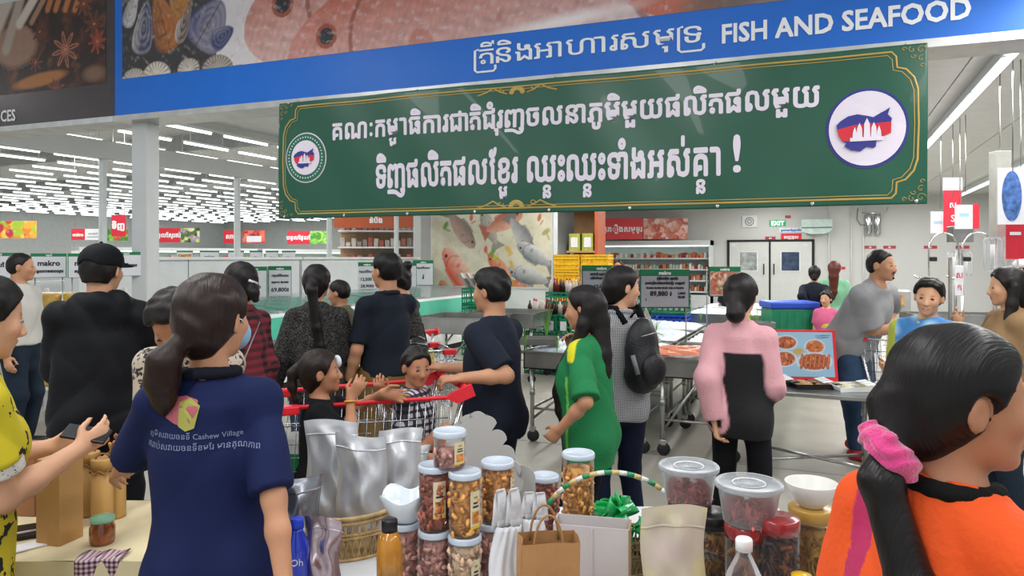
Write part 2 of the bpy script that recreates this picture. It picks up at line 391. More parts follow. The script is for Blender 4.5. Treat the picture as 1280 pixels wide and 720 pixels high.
def human(label, px, d, H, face, skin='b', w=1.0, male=False, hs=1.0, lean=0, twist=0, side=0, hy=0, hp=0, hr=0, R=None, L=None, legs=None, seat=None, zoff=0,
          top=None, bottom=None, shoes='222222', hair=None, h=.009, group=None, extra=None, cat='person', neckz=0, rR=None, rL=None, lipc=None, pos=None, smile=False, zpel=None):
    s = H/1.65; sh = (.166 if male else .148)*s*(w*.6+.4); root = empty('person', pos or at(px, d), bearing(px)+math.radians(face), label, cat, group)
    up = V3(0,0,.874*s) if zpel is None else V3(0,0,zpel)
    if seat is not None: up = V3(0,0,seat)
    up = up+V3(0,0,zoff); Rt = rotm('z', twist)@rotm('x', -lean)@rotm('y', side)
    def T(x, y, z): return up+Rt@V3(x*s, y*s, z*s)
    Rh = rotm('z', hy)@rotm('x', -hp)@rotm('y', hr); hs = hs*s
    nb = T(0, -.012, .464); hc = nb+(Rt@V3(0, .0, .05*s))+Rh@V3(0, .018, .135)*hs*.98
    def Hd(x, y, z): return hc+Rh@V3(x*hs, y*hs, z*hs)
    S = {}; Eb = {}; W = {}
    la, lf = .275*s, .235*s
    for sd, key, tgt in ((1, 'R', R), (-1, 'L', L)):
        sp = up+Rt@V3(sd*sh, -.005*s, .420*s)
        tgt = tgt or {}; wt = tgt.get('w')
        if 'g' in tgt: gz = root.rotation_euler.z; gv = Vector(tgt['g'])-root.location; wt = (gv.x*math.cos(gz)+gv.y*math.sin(gz), -gv.x*math.sin(gz)+gv.y*math.cos(gz), gv.z)
        wt = wt; wt = (sp+V3(sd*.065*s, .05*s, -.49*s)) if wt is None else V3(*wt)
        pole = tgt.get('pole', (sd*.14, -1, -.35)); e, wt = ik(sp, wt, la, lf, pole); S[key] = sp; Eb[key] = e; W[key] = wt
    hipj = {}; kn = {}; an = {}
    legs = legs or {}
    for sd, key in ((1, 'R'), (-1, 'L')):
        hj = up+rotm('z', twist*.5)@V3(sd*.085*s, -.005*s, -.03*s); t = legs.get(key, (sd*.10*s, -.02*s, .075*s+zoff*0)); t = V3(*t)
        k_, t = ik(hj, t, .395*s, .385*s, legs.get('pole'+key, (sd*.12, 1, .1))); hipj[key] = hj; kn[key] = k_; an[key] = t
    # --- skin
    B = Field()
    g = w
    def torso(F, a, kk=.05):
        F.ell(T(0, -.002, .0), (V3(.148*g, .108*g, .12)+a/s)*s, Rt, k=kk*.8); F.ell(T(0, .006, .135), (V3(.115*g, .09*g, .15)+a/s)*s, Rt, k=kk*.8)
        F.ell(T(0, .002, .30), (V3(.132*g, .098*g, .16)+a/s)*s, Rt, k=kk*.8)
        [F.cap(up+Rt@V3(0, -.012*s, .458*s), up+Rt@V3(q*sh*.93, -.01*s, .420*s), .051*s*g+a*.6, .046*s*g+a*.6, k=kk*.6) for q in (-1, 1)]
        F.cap(T(0, -.015, .42), T(0, -.01, .5), .075*s+a*.5, .045*s, k=kk)
        for q in (-1, 1):
            F.ell(T(q*.068, -.055, -.03), (V3(.082*g, .075*g, .085)+a/s)*s, Rt, k=kk*.6)
            if not male and H > 1.3: F.ell(T(q*.068, .072*g, .285), (V3(.056, .044, .055)+a/s)*s, Rt, k=kk)
    torso(B, 0)
    B.cap(nb-(Rt@V3(0,0,.03*s)), hc+Rh@V3(0,-.028,-.05)*hs, (.056 if male else .049)*s, (.053 if male else .045)*hs, k=.02)
    for key in 'RL':
        B.cap(S[key], Eb[key], .047*s*g, .037*s*g, k=.03); m = Eb[key]*.65+W[key]*.35
        B.cap(Eb[key], m, .037*s*g, .036*s*g, k=.02); B.cap(m, W[key], .036*s*g, .0255*s*g, k=.02)
        B.cap(hipj[key], kn[key], .083*s*g, .052*s*g, k=.04); m = kn[key]*.68+an[key]*.32
        B.cap(kn[key], m, .05*s, .053*s*g, k=.03); B.cap(m, an[key], .052*s*g, .034*s, k=.02)
    # feet
    fd = {}
    for sd, key in ((1, 'R'), (-1, 'L')):
        f = legs.get('foot'+key); f = unit(f if f is not None else (sd*.15, 1, 0)); fd[key] = f; hz = V3(0, 0, -.04*s)
        if abs(f[2]) > .5: hz = hz*0
        B.cap(an[key]-f*.03*s+hz, an[key]+f*.12*s+hz, .032*s, .026*s, k=.02, flat=(V3(0,0,1), 1.15))
    # head
    kk = .022*hs
    B.ell(Hd(0, -.012, .03), V3(.0755, .093, .083)*hs, Rh, k=kk); B.ell(Hd(0, .022, -.02), V3(.062, .068, .078)*hs, Rh, k=kk)
    B.ell(Hd(0, .035, -.072), V3(.04, .04, .032)*hs, Rh, k=kk*1.4); B.ell(Hd(0, .068, -.094), V3(.019, .017, .015)*hs, Rh, k=kk)
    for q in (-1, 1):
        B.ell(Hd(q*.036, .062, -.022), V3(.022, .02, .022)*hs, Rh, k=kk)
        B.ell(Hd(q*.031, .094, .003), V3(.0165, .013, .0105)*hs, Rh, k=.008*hs, op='s')
        B.ell(Hd(q*.078, -.008, -.008), V3(.009, .019, .031)*hs, Rh@rotm('z', q*18), k=.006*hs)
        B.ell(Hd(q*.087, -.002, -.006), V3(.006, .009, .016)*hs, Rh@rotm('z', q*18), k=.003*hs, op='s')
        B.ell(Hd(q*.011, .092, -.036), V3(.009, .010, .008)*hs, Rh, k=.006*hs)
    B.cap(Hd(0, .082, .008), Hd(0, .101, -.03), .008*hs, .0115*hs, k=.012*hs)
    lw = .027 if smile else .021
    B.ell(Hd(0, .083, -.056), V3(lw, .012, .0065)*hs, Rh, k=.006*hs); B.ell(Hd(0, .081, -.068), V3(lw*.85, .012, .007)*hs, Rh, k=.006*hs)
    # hands
    for sd, key, o in ((1, 'R', R or {}), (-1, 'L', L or {})):
        dd = unit(o.get('d', W[key]-Eb[key])); th = np.asarray(o.get('t', (0, 1, .2)), float); th = unit(th-dd*(th@dd)); n = np.cross(dd, th)*(-sd); cu = o.get('curl', .45); hz = hs*.96; w0 = W[key]; rm = .86*h
        B.cap(w0+dd*.015*hz, w0+dd*.075*hz, .030*hz, .036*hz, k=.012, flat=(n, 2.1))
        for i, (Lf, off) in enumerate(((.068, 1.5), (.077, .5), (.071, -.5), (.055, -1.5))):
            p = w0+dd*(.088-.004*abs(off))*hz+th*off*.0185*hz; an_ = o.get('spread', .05)*off; v = dd; ang = cu*(.55+.12*i*(1 if cu < 1 else 0))
            for q, fr in enumerate((.45, .31, .24)):
                ang_ = ang*(q+1) if q < 2 else ang*2.6; ang_ = min(ang_, 3.0); v = unit(dd*math.cos(ang_)+n*math.sin(ang_)+th*an_); e = p+v*Lf*fr*hz
                B.cap(p, e, max(rm, (.0092-.0008*q)*hz), max(rm, (.0088-.001*q)*hz), k=.003); p = e
        p = w0+dd*.022*hz+th*.022*hz+n*.006*hz; v = unit(dd*.62+th*.72+n*.3); e = p+v*.036*hz; B.cap(p, e, .014*hz, .0105*hz, k=.008)
        v = unit(dd*.9+th*(.25-.3*min(1, cu))+n*.5*min(cu, 1.2)); e2 = e+v*.03*hz; B.cap(e, e2, max(rm, .010*hz), max(rm, .0085*hz), k=.003); e3 = e2+unit(v+n*.3*cu)*.022*hz; B.cap(e2, e3, max(rm, .009*hz), max(rm, .0075*hz), k=.003)
    me, v = B.mesh('body', h, vcol_mat('skin', .52, .04, sss=.08))
    q = (v-hc)@Rh/hs; base = lin(SKIN[skin]); r = np.random.RandomState(abs(int(px))+3); c = np.tile(base, (len(v), 1))*(1+.05*np.sin(v[:, :1]*60+v[:, 2:]*40))
    def near(cx, cy, cz, rx, ry, rz, mir=True): x = np.abs(q[:, 0]) if mir else q[:, 0]; return np.clip(1.6-1.6*np.sqrt(((x-cx)/rx)**2+((q[:, 1]-cy)/ry)**2+((q[:, 2]-cz)/rz)**2), 0, 1)[:, None]
    def mixc(m, col, a): nonlocal c; c = c*(1-m*a)+lin(col)*m*a if isinstance(col, str) else c*(1-m*a)+np.array(col)*m*a
    mixc(near(.04, .065, -.03, .03, .04, .025), tuple(base*V3(1.12, .9, .85)), .5)
    mixc(near(0, .092, -.061, .026 if not smile else .032, .03, .012, False), lipc or ('9a5148' if male else 'a8504c'), .85)
    if smile: mixc(near(0, .095, -.0615, .019, .03, .0035, False), 'efe6dc', .9)
    else: mixc(near(0, .095, -.0618, .021, .03, .0022, False), '5c2a26', .8)
    mixc(near(.033, .09, .024, .021, .03, .0052), '1c1310', .85)
    mixc(near(.031, .085, .003, .019, .02, .009), '4a2a20', .5)
    set_col(me, c); body = link('body', me, root)
    for sd in (-1, 1):
        b = MB(); b.ball((0,0,0), .0125*hs, 14, 10, (1.05, .8, .48)); e = b.mesh('eye', vcol_mat('eyes', .15)); co = np.array(b.v); dd2 = np.hypot(co[:, 0]-.000, co[:, 2]*1.3)/hs
        cc = np.tile(lin('989088'), (len(co), 1)); cc[(dd2 < .0088) & (co[:, 1] > 0)] = lin('1a0f0b'); set_col(e, cc)
        eo = link('eye', e, root); eo.matrix_local = Matrix.Translation(Vector(Hd(sd*.031, .0775, .0025)))@Matrix([list(x)+[0] for x in Rh]+[[0,0,0,1]])
    if smile and h < .01: pass
    J = dict(T=T, Hd=Hd, S=S, E=Eb, W=W, hip=hipj, kn=kn, an=an, Rt=Rt, Rh=Rh, s=s, hs=hs, root=root, up=up, g=g, h=h, fd=fd, nb=nb, hc=hc, sh=sh)
    # --- clothes
    if bottom:
        f = Field(); fit = bottom.get('fit', .010); rise = bottom.get('rise', .07)
        f.ell(T(0, -.002, .0), (V3(.146*g, .106*g, .12)+fit)*s, Rt, k=.05); f.ell(T(0, .004, .1), (V3(.125*g, .096*g, .12)+fit)*s, Rt, k=.05)
        for q_ in (-1, 1): f.ell(T(q_*.068, -.055, -.03), (V3(.083*g, .077*g, .085)+fit)*s, Rt, k=.05)
        hemr = bottom.get('hem', .055)
        for key in 'RL':
            k_ = kn[key]; f.cap(hipj[key], k_, .086*s*g+fit, .056*s*g+fit, k=.04)
            if bottom.get('len', 1) > .5:
                e = k_+(an[key]-k_)*(bottom.get('end', .98)); f.cap(k_, e, .056*s*g+fit, hemr*s, k=.03, clip=True)
        if bottom.get('skirt'):
            zz = bottom['skirt']; f.cap(up+V3(0,0,.02), V3(up[0], up[1], zz), .15*s*g, .24*s*g, k=.06, clip=True, flat=(V3(0,1,0), 1.25))
        f.cut(T(0, 0, rise), Rt@V3(0,0,1)); f.warp(folds(.005*bottom.get('fold', 1), int(px)+5, 22))
        me, v = f.mesh(bottom.get('name', 'trousers'), h*1.15, bottom['mat'])
        if bottom.get('paint'): set_col(me, bottom['paint'](v, J))
        link(bottom.get('name', 'trousers'), me, root)
    if top:
        f = Field(); fit = top.get('fit', .018); torso(f, fit, .06); hem = top.get('hem', -.09); sl = top.get('sleeve', .62); sr = top.get('sr', .012)
        hemz = T(0, 0, hem)
        f.cap(T(0, 0, .28), T(0, -.01, hem-.05), (.100+fit)*s*g, (.108+fit*1.3)*s*g, k=.05, flat=(Rt@V3(1,0,0), .76))
        if top.get('flare'): f.cap(T(0, 0, .05), T(0, -.01, hem-.05), .13*s*g, (.13+top['flare'])*s*g, k=.06, flat=(Rt@V3(1,0,0), .8))
        for key in 'RL':
            f.cap(S[key], Eb[key] if sl >= 1 else S[key]+(Eb[key]-S[key])*sl, .047*s*g+sr*.8, (.042 if sl >= 1 else .048)*s*g+sr*1.1, k=.035, clip=sl < 1)
            if sl > 1: f.cap(Eb[key], Eb[key]+(W[key]-Eb[key])*(sl-1), .041*s*g+sr*1.1, top.get('cuff', .032)*s+sr*.6, k=.03, clip=True)
        if top.get('hood'): 
            f.ell(T(0, -.09, .43), V3(.12, .055, .10)*s, Rt@rotm('x', 20), k=.03); f.chain([T(-.10, 0, .485), T(-.08, -.08, .5), T(0, -.115, .50), T(.08, -.08, .5), T(.10, 0, .485)], [.03*s, .038*s, .04*s, .038*s, .03*s], k=.03)
        if top.get('noneck') is None:
            f.cut(T(0, 0, top.get('neck', .513)), Rt@V3(0, .25, 1)) if not top.get('hood') else None
            f.cap(T(0, -.012, .44), T(0, -.012, .6), .054*s, .062*s, k=.008, op='s')
            if top.get('vneck'): f.cap(T(0, .12, .40), T(0, .02, .53), .012*s, .07*s, k=.01, op='s')
        f.cut(hemz, Rt@V3(0, 0, -1)) if not top.get('free') else f.cut(V3(0,0,top['free']), V3(0,0,-1))
        # nothing below the hem cut except sleeves: keep sleeves outside the cut
        f.warp(folds(.0065*top.get('fold', 1), int(px), top.get('ff', 20)))
        # arms that hang below the hem are added after the cut
        for key in 'RL':
            if sl > 1.0: f.cap(Eb[key], Eb[key]+(W[key]-Eb[key])*(sl-1), .041*s*g+sr*1.1, top.get('cuff', .032)*s+sr*.6, k=.02, clip=True)
        for fx in top.get('more', ()): fx(f, J)
        me, v = f.mesh(top.get('name', 'shirt'), h*1.1, top['mat'])
        if top.get('paint'): set_col(me, top['paint'](v, J))
        link(top.get('name', 'shirt'), me, root)
        if top.get('collar'):
            f = Field(); cz = .508
            for a0 in range(-150, 151, 25):
                pass
            pts = [T(.062*math.sin(math.radians(a))*1.12, -.012+.066*math.cos(math.radians(a)), cz+(-.035 if abs(a) < 30 else -.012+.016*(abs(a)/180))) for a in range(-180, 181, 20)]
            f.chain(pts, [.0155*s]*len(pts), k=.006); f.cap(T(0, -.012, .44), T(0, -.012, .6), .050*s, .053*s, k=.004, op='s')
            me, v = f.mesh('collar', max(.006, h*.8), top['collar']); link('collar', me, root)
    if shoes:
        for sd, key in ((1, 'R'), (-1, 'L')):
            f = Field(); d_ = fd[key]; hz = V3(0, 0, -.038*s) if abs(d_[2]) < .5 else V3(0,0,0)
            f.cap(an[key]-d_*.035*s+hz, an[key]+d_*.135*s+hz, .042*s, .036*s, k=.02, flat=(V3(0,0,1), 1.0)); f.cap(an[key]+V3(0,0,.0), an[key]+hz, .045*s, .045*s, k=.02)
            z0 = an[key][2]-.073*s
            f.cut(V3(0, 0, z0), V3(0, 0, -1)); me, v = f.mesh('shoe', max(h, .01), mat('shoe_'+shoes, shoes, .5, var=.1)); link('shoe', me, root)
    if hair is not None:
        f = Field(); hk = hair.get('t', .011); st = hair.get('style', 'short')
        f.ell(Hd(0, -.014, .032), V3(.0755+hk, .094+hk, .084+hk)*hs, Rh, k=.02)
        f.ell(Hd(0, -.045, -.012), V3(.066+hk*.6, .055+hk*.6, .06)*hs, Rh, k=.03)
        for b_ in hair.get('bulk', ()): f.ell(Hd(*b_[:3]), V3(*b_[3:6])*hs, Rh, k=.02)
        if st == 'short': f.cut(Hd(0, .058, .062), Rh@V3(0, .80, -.60)); f.cut(Hd(0, -.06, -.058), Rh@V3(0, -.1, -1))
        else: f.ell(Hd(0, -.055, -.055), V3(.056, .042, .052)*hs, Rh, k=.03); f.cut(Hd(0, .066, .066), Rh@V3(0, .86, -.50)); 
        for q in (-1, 1): f.ell(Hd(q*.082, .004, -.008), V3(.016, .024, .032)*hs, Rh, k=.006, op='s')
        f.ell(Hd(0, .078, .0), V3(.062, .05, .062 if st != 'short' else .066)*hs, Rh, k=.012, op='s')
        am = hair.get('amp', .0015)
        fn = hair.get('wave')
        f.warp(lambda P: am*np.sin(((P-hc)@Rh)[:, 0]*150/hs*.6+3*np.sin(P[:, 2]*25))+am*.8*np.sin(((P-hc)@Rh)[:, 1]*110+np.sin(P[:, 2]*40)*2))
        for ch in hair.get('chains', ()):       # tails, buns, falls: points given in the head frame ('h') or body frame ('b')
            pts = [Hd(*p[1:4]) if p[0] == 'h' else T(*p[1:4]) for p in ch]; f.chain(pts, [p[4]*hs for p in ch], k=.02)
        me, v = f.mesh('hair', min(h, .008)*hair.get('res', 1), hair_mat(hair.get('col', '120d0d'), hair.get('gloss', .38))); link('hair', me, root)
    if extra: extra(J)
    return root
def hair_mat(c, gloss=.38):
    n = 'hair_'+c
    if n in MATS: return MATS[n]
    k = N(n); no = k.add('ShaderNodeTexNoise'); no.inputs['Scale'].default_value = 260; no.inputs['Detail'].default_value = 2
    k.link(k.coord((1, .1, .06)), no.inputs[0]); a = hexc(c); b = tuple(x*1.5+.001 for x in a); k.link(k.ramp(no.outputs[0], [(.3, a), (.75, b)]), k.b.inputs['Base Color'])
    k.b.inputs['Roughness'].default_value = gloss+.08; k.b.inputs['Specular IOR Level'].default_value = .3; k.b.inputs['Anisotropic'].default_value = .5; k.bump(no.outputs[0], .4, .004); MATS[n] = k.m; return k.m
def onto(o, shirt):
    """lay a flat print on the back of a garment"""
    from mathutils.bvhtree import BVHTree
    me = shirt.data; bv = BVHTree.FromPolygons([v.co for v in me.vertices], [p.vertices for p in me.polygons]); M = o.matrix_local.copy(); md = o.data.copy(); o.data = md
    bm = bmesh.new(); bm.from_mesh(md); bmesh.ops.triangulate(bm, faces=bm.faces[:]); bmesh.ops.subdivide_edges(bm, edges=[e for e in bm.edges if e.calc_length() > .012], cuts=2, use_grid_fill=False); bm.transform(Matrix.LocRotScale(o.location, o.rotation_euler, o.scale))
    for v in bm.verts:
        h = bv.ray_cast(Vector((v.co.x, -1, v.co.z)), Vector((0, 1, 0)))
        if h[0] is not None: v.co.y = h[0].y-.0025+(v.co.y-o.location.y)*.2
    bm.to_mesh(md); bm.free(); o.location = (0,0,0); o.rotation_euler = (0,0,0); o.scale = (1,1,1); return o
def cloth(name, col, rough=.85, var=.07, sheen=.0, bump=.25, bscale=350): return mat(name, col, rough, spec=.2, var=var, vscale=4, bump=bump, bscale=bscale, sheen=sheen)
def pat_mat(name, build, rough=.85):
    if name in MATS: return MATS[name]
    k = N(name); k.link(build(k), k.b.inputs['Base Color']); k.b.inputs['Roughness'].default_value = rough; MATS[name] = k.m; return k.m
def leopard(k, bgc='5c5a58', dark='0e0d0d', sc=75, lo=.30, hi=.36):
    v = k.add('ShaderNodeTexVoronoi', feature='F1'); v.inputs['Scale'].default_value = sc; no = k.add('ShaderNodeTexNoise'); no.inputs['Scale'].default_value = 30
    m = k.add('ShaderNodeMixRGB', blend_type='LINEAR_LIGHT'); m.inputs[0].default_value = .06; c = k.coord(); k.link(c, no.inputs[0]); k.link(c, m.inputs[1]); k.link(no.outputs['Color'], m.inputs[2]); k.link(m.outputs[0], v.inputs['Vector'])
    return k.ramp(v.outputs['Distance'], [(lo, bgc), (hi, dark)])
def stripes(k, sc, w=.5, axes=('x','z')):
    sep = k.add('ShaderNodeSeparateXYZ'); k.link(k.coord(), sep.inputs[0]); outs = []
    for a in axes:
        m = k.add('ShaderNodeMath', operation='MULTIPLY'); k.link(sep.outputs[a.upper()], m.inputs[0]); m.inputs[1].default_value = sc
        f = k.add('ShaderNodeMath', operation='FRACT'); k.link(m.outputs[0], f.inputs[0]); g = k.add('ShaderNodeMath', operation='LESS_THAN'); k.link(f.outputs[0], g.inputs[0]); g.inputs[1].default_value = w; outs.append(g.outputs[0])
    ad = k.add('ShaderNodeMath', operation='ADD'); k.link(outs[0], ad.inputs[0]); k.link(outs[1], ad.inputs[1]); mu = k.add('ShaderNodeMath', operation='MULTIPLY'); k.link(ad.outputs[0], mu.inputs[0]); mu.inputs[1].default_value = .5; return mu.outputs[0]
def gingham(k, sc=110, a='e4e4e6', b='74747c', c='18181c'): return k.ramp(stripes(k, sc), [(.25, a), (.3, b), (.7, b), (.75, c)], 'CONSTANT')
# ------------------------------------------------------------------ the setting
WHITE = mat('white_paint', 'd6d9d8', .5, var=.02, vscale=1.5); PANEL = mat('white_panel', 'dfe3e4', .35, var=.015)
STEEL = mat('stainless_steel', 'a9aaa8', .28, metal=.9, var=.12, vscale=3, bump=.03, bscale=80, stretch=(1, 8, 1)); CHROME = mat('chrome', 'd2d4d6', .12, metal=1, var=0)
GREY = mat('grey_plastic', '6f7375', .5); DARK = mat('dark_rubber', '17181a', .6); BLACK = mat('black_plastic', '0d0e10', .35); RED = mat('red_plastic', 'd81f2e', .35, var=.03)
WP = mat('white_plastic', 'eceef0', .35, var=.02); GREEN = mat('sign_green', '0a7a4a', .4, var=.02); PAPER = mat('paper', 'dcdee4', .7, var=.02); INK = mat('ink', '24262c', .6, var=0)
RINK = mat('red_print', 'd3263a', .5, var=.02); WINK = mat('white_print', 'eff0f2', .5, var=0); BINK = mat('blue_print', '0a68cc', .45, var=.01)
def emis(name, col, st):
    k = N(name); e = k.add('ShaderNodeEmission'); e.inputs[0].default_value = (*hexc(col), 1); e.inputs[1].default_value = st; k.link(e.outputs[0], k.out.inputs[0])
    k.m.cycles.emission_sampling = 'NONE'; MATS[name] = k.m; return k.m
TUBE = emis('lamp_tube', 'f4fbff', 3.2)
GLASS = mat('clear_glass', 'eef6f5', .02, trans=1, ior=1.08, var=0, spec=.4)
def thin_glass(name, col, a, rough=.08, spec=.6, ior=1.25):
    k = N(name); k.b.inputs['Base Color'].default_value = (*hexc(col), 1); k.b.inputs['Roughness'].default_value = rough
    t = k.add('ShaderNodeBsdfTransparent'); mx = k.add('ShaderNodeMixShader'); lw = k.add('ShaderNodeFresnel'); lw.inputs[0].default_value = ior
    ma = k.add('ShaderNodeMath', operation='ADD'); ma.use_clamp = True; k.link(lw.outputs[0], ma.inputs[0]); ma.inputs[1].default_value = a
    k.link(ma.outputs[0], mx.inputs[0]); k.link(t.outputs[0], mx.inputs[1]); k.link(k.b.outputs[0], mx.inputs[2]); k.link(mx.outputs[0], k.out.inputs[0]); MATS[name] = k.m; return k.m
PANE = thin_glass('window_pane', 'c8dcdc', .0, ior=1.08); CLEARP = thin_glass('clear_plastic', 'e8eef2', .02, .12); MILKY = thin_glass('milky_plastic', 'd8dde2', .24, .3)
def floor_mat():
    k = N('polished_concrete'); c = k.coord((1,1,1)); no = k.add('ShaderNodeTexNoise'); no.inputs['Scale'].default_value = .9; no.inputs['Detail'].default_value = 8; k.link(c, no.inputs[0])
    k.link(k.ramp(no.outputs[0], [(.3, '8f8b82'), (.55, '9c988d'), (.75, 'a6a297')]), k.b.inputs['Base Color'])
    n2 = k.add('ShaderNodeTexNoise'); n2.inputs['Scale'].default_value = 3; k.link(c, n2.inputs[0]); k.link(k.ramp(n2.outputs[0], [(.35, (.34,)*3), (.7, (.5,)*3)]), k.b.inputs['Roughness']); return k.m
fl = MB(); fl.box(-46, -4, -.1, 9.0, 46, 0); tag(fl.build('floor', floor_mat()), kind='structure')
for i, y in enumerate(range(-2, 46, 4)):
    m = MB(); m.box(-46, y, 0, 9, y+.006, .0015); tag(m.build('trim_%d' % (i+1), mat('floor_joint', '6d6a62', .8)), kind='structure')
YB = 25.0; XR = 8.2; ZC = 3.55
m = MB(); m.box(-8.6, YB, 0, XR+.2, YB+.2, ZC+.4); tag(m.build('wall_back', mat('back_wall', 'c9cbc9', .5, var=.02, vscale=.6)), kind='structure')
m = MB(); m.box(XR, 4.5, 0, XR+.2, YB, ZC+.4); tag(m.build('wall_right', WHITE), kind='structure')
m = MB(); m.box(-46, 45.8, 0, -8.4, 46, 5.4); tag(m.build('wall_far', mat('hall_wall', 'cfd3d2', .6, var=.03)), kind='structure')
m = MB(); m.box(-46.2, -4, 0, -46, 46, 5.4); tag(m.build('wall_left', MATS['hall_wall']), kind='structure')
m = MB(); m.box(-8.6, 14.2, 0, -8.4, 46, 5.4); tag(m.build('wall_middle', WHITE), kind='structure')
# fish room ceiling: long white panels with joints
cl = MB(); cl.box(-7.9, 6.0, ZC+.03, XR, YB, ZC+.15); ceil = tag(cl.build('ceiling', mat('ceiling_panel', 'd3d5d4', .4, var=.02)), kind='structure')
p0 = None
for i in range(14):
    x = -7.9+i*1.15
    if x+1.14 > XR: break
    if p0 is None: mm = MB(); mm.box(0, 6.0, ZC, 1.135, YB, ZC+.03); p0 = mm.mesh('panel', MATS['ceiling_panel'])
    link('panel', p0, ceil, (x, 0, 0))
# hall ceiling, ribbed decking with beams
hc_ = MB()
k = N('ribbed_deck'); w_ = k.add('ShaderNodeTexWave', wave_type='BANDS', bands_direction='X'); w_.inputs['Scale'].default_value = 1.6; k.link(k.coord(), w_.inputs[0]); k.link(k.ramp(w_.outputs[0], [(.2, '8a8e90'), (.6, 'd4d8d9')]), k.b.inputs['Base Color'])
hc_.box(-46, -4, 5.0, -7.9, 46, 5.1); tag(hc_.build('ceiling_hall', k.m), kind='structure')
m = MB(); m.box(-8.05, 6.0, ZC-.1, -7.9, YB, 5.0); tag(m.build('trim_20', WHITE), kind='structure')
for i in range(6):
    m = MB(); y = 8+i*6.5; m.box(-46, y, 4.55, -9.4, y+.22, 5.0); tag(m.build('trim_%d' % (21+i), mat('beam_paint', '9fa4a5', .5)), kind='structure')
# glass partition along X = -9.2
part = empty('glass_partition', (-9.2, 4.4, 0)); tag(part, kind='structure')
m = MB(); m.box(-.07, 0, 3.02, .07, 20.1, 3.27); m.build('head_beam', WHITE, part)
m = MB(); m.box(-.05, 0, 0, .05, 20.1, 1.35); m.build('dado_panel', PANEL, part)
for i in range(9):
    m = MB(); m.box(-.045, i*2.5-.0, 1.35, .045, i*2.5+.06, 3.02); m.build('mullion', PANEL, part)
    if i < 8: m = MB(); m.box(-.006, i*2.5+.06, 1.35, .006, (i+1)*2.5, 3.02); m.build('pane', PANE, part)
# column
cx = at(182, 7.25); m = MB(); m.box(-.09, -.09, 0, .09, .09, 5.0, .012); m.box(-.12, -.12, 0, .12, .12, .12); c_ = m.build('column', mat('column_paint', 'c3c7c8', .5, var=.015), None, (cx.x, cx.y, 0)); tag(c_, kind='structure'); c_.rotation_euler.z = YAW*.4
# ------------------------------------------------------------------ lamps
def lamp_mesh(L, nm='fluorescent_lamp'):
    pass
lampbody = MB(); lampbody.box(-.05, 0, .05, .05, 1.45, .09); rodb = MB(); rodb.box(-.05, 0, .05, .05, 1.45, .09); [rodb.box(-.006, q, .09, .006, q+.012, .55) for q in (.2, 1.25)]; rodb = rodb.mesh('housing', PANEL); lampbody = lampbody.mesh('housing', PANEL)
lamptube = MB(); lamptube.tube([(0, .03, .025), (0, 1.42, .025)], .034, 6); lamptube = lamptube.mesh('tube', TUBE)
def lamp(x, y, z, label, group, rod=False):
    r = empty('strip_lamp', (x, y, z), 0, label, 'ceiling lamp', group); link('housing', rodb if rod else lampbody, r); link('tube', lamptube, r); return r
ln = 0
for i in range(22):
    x = -11.2-i*1.6; z = 4.45
    for j in range(26):
        y = 5.2+j*1.8+(i % 3)*.3
        p = Vector((x, y, 0)); dd = p.dot(FWD); xx = p.dot(RGT)
        if dd < 3 or y > 43.5: continue
        px_ = 640+FPX*xx/dd; py_ = HOR-FPX*(z-EYE)/dd
        if px_ < -30 or px_ > 440 or py_ < 140: continue
        if ln >= 296: break
        ln += 1; lamp(x, y, z, 'fluorescent strip lamp in the long rows under the hall ceiling beyond the glass partition', 'strip lamps of the retail hall', True)
# trunking lamps right
k_ = 0
for (x, ys, nm) in ((1.5, [6.1+q*1.5 for q in range(12)], 'inner'), (3.55, [6.2+q*1.5 for q in range(12)], 'outer')):
    for q, y in enumerate(ys):
        r = lamp(x, y, 3.38, 'bright strip lamp in the %s ceiling row right of the green banner' % nm, 'strip lamps of the %s ceiling row' % nm)
    m = MB(); m.box(x-.03, 5.72, 3.47, x+.03, 24.2, ZC-.004); tag(m.build('lamp_trunking', PANEL), 'long white trunking rail carrying the %s row of strip lamps' % nm, 'lamp rail')
# ------------------------------------------------------------------ header sign over the passage
HL = Vector(at(147, 7.12)); HRt = Vector(at(1280, 4.437)); HA = math.atan2(HRt.y-HL.y, HRt.x-HL.x); HDir = (HRt-HL).normalized(); HN = Vector((HDir.y, -HDir.x, 0))
def hdr(px, py=None, off=0.0):      # local (x, z, depth) on the plane of the header, off metres in front of it
    o = HL+HN*off; r = at(px, 1.0); r.z = 0; den = r.x*HN.x+r.y*HN.y; t = (o.x*HN.x+o.y*HN.y)/den; p = r*t; return (p-o).dot(HDir), (None if py is None else zat(py, t)), t
head = empty('header_sign', (HL.x, HL.y, 3.05), HA, 'long overhead sign board, blue band reading FISH AND SEAFOOD under snapper photo', 'sign')
m = MB(); m.box(-.035, .02, 0, 9.2, .32, 1.9); m.build('board', mat('board_white', 'c9cccd', .5), head)
m = MB(); m.box(-.035, -.002, .0, 9.2, .02, .36); m.build('blue_band', BINK, head)
m = MB(); m.box(-.035, -.002, .36, .065, .02, 1.9); m.build('blue_edge', BINK, head)
m = MB(); m.box(-.035, -.02, -.055, 9.2, .34, 0); m.build('bottom_rail', mat('rail_alu', 'bfc0bd', .35, metal=.5), head)
cv = Canvas(6.6, .84, 105, 'd5cfd0'); U0 = .065; V0 = .36
def hu(px, py): a = hdr(px, py); return a[0]-U0, a[1]-3.05-V0, a[2]/FPX
n1 = cv.noise(9, 1); cv.put(np.clip(.3+.3*n1, 0, 1), 'b9b2b8', .5); cv.put(np.clip(cv.noise(40, 5)*.4, 0, 1), 'f2eeee', .5)
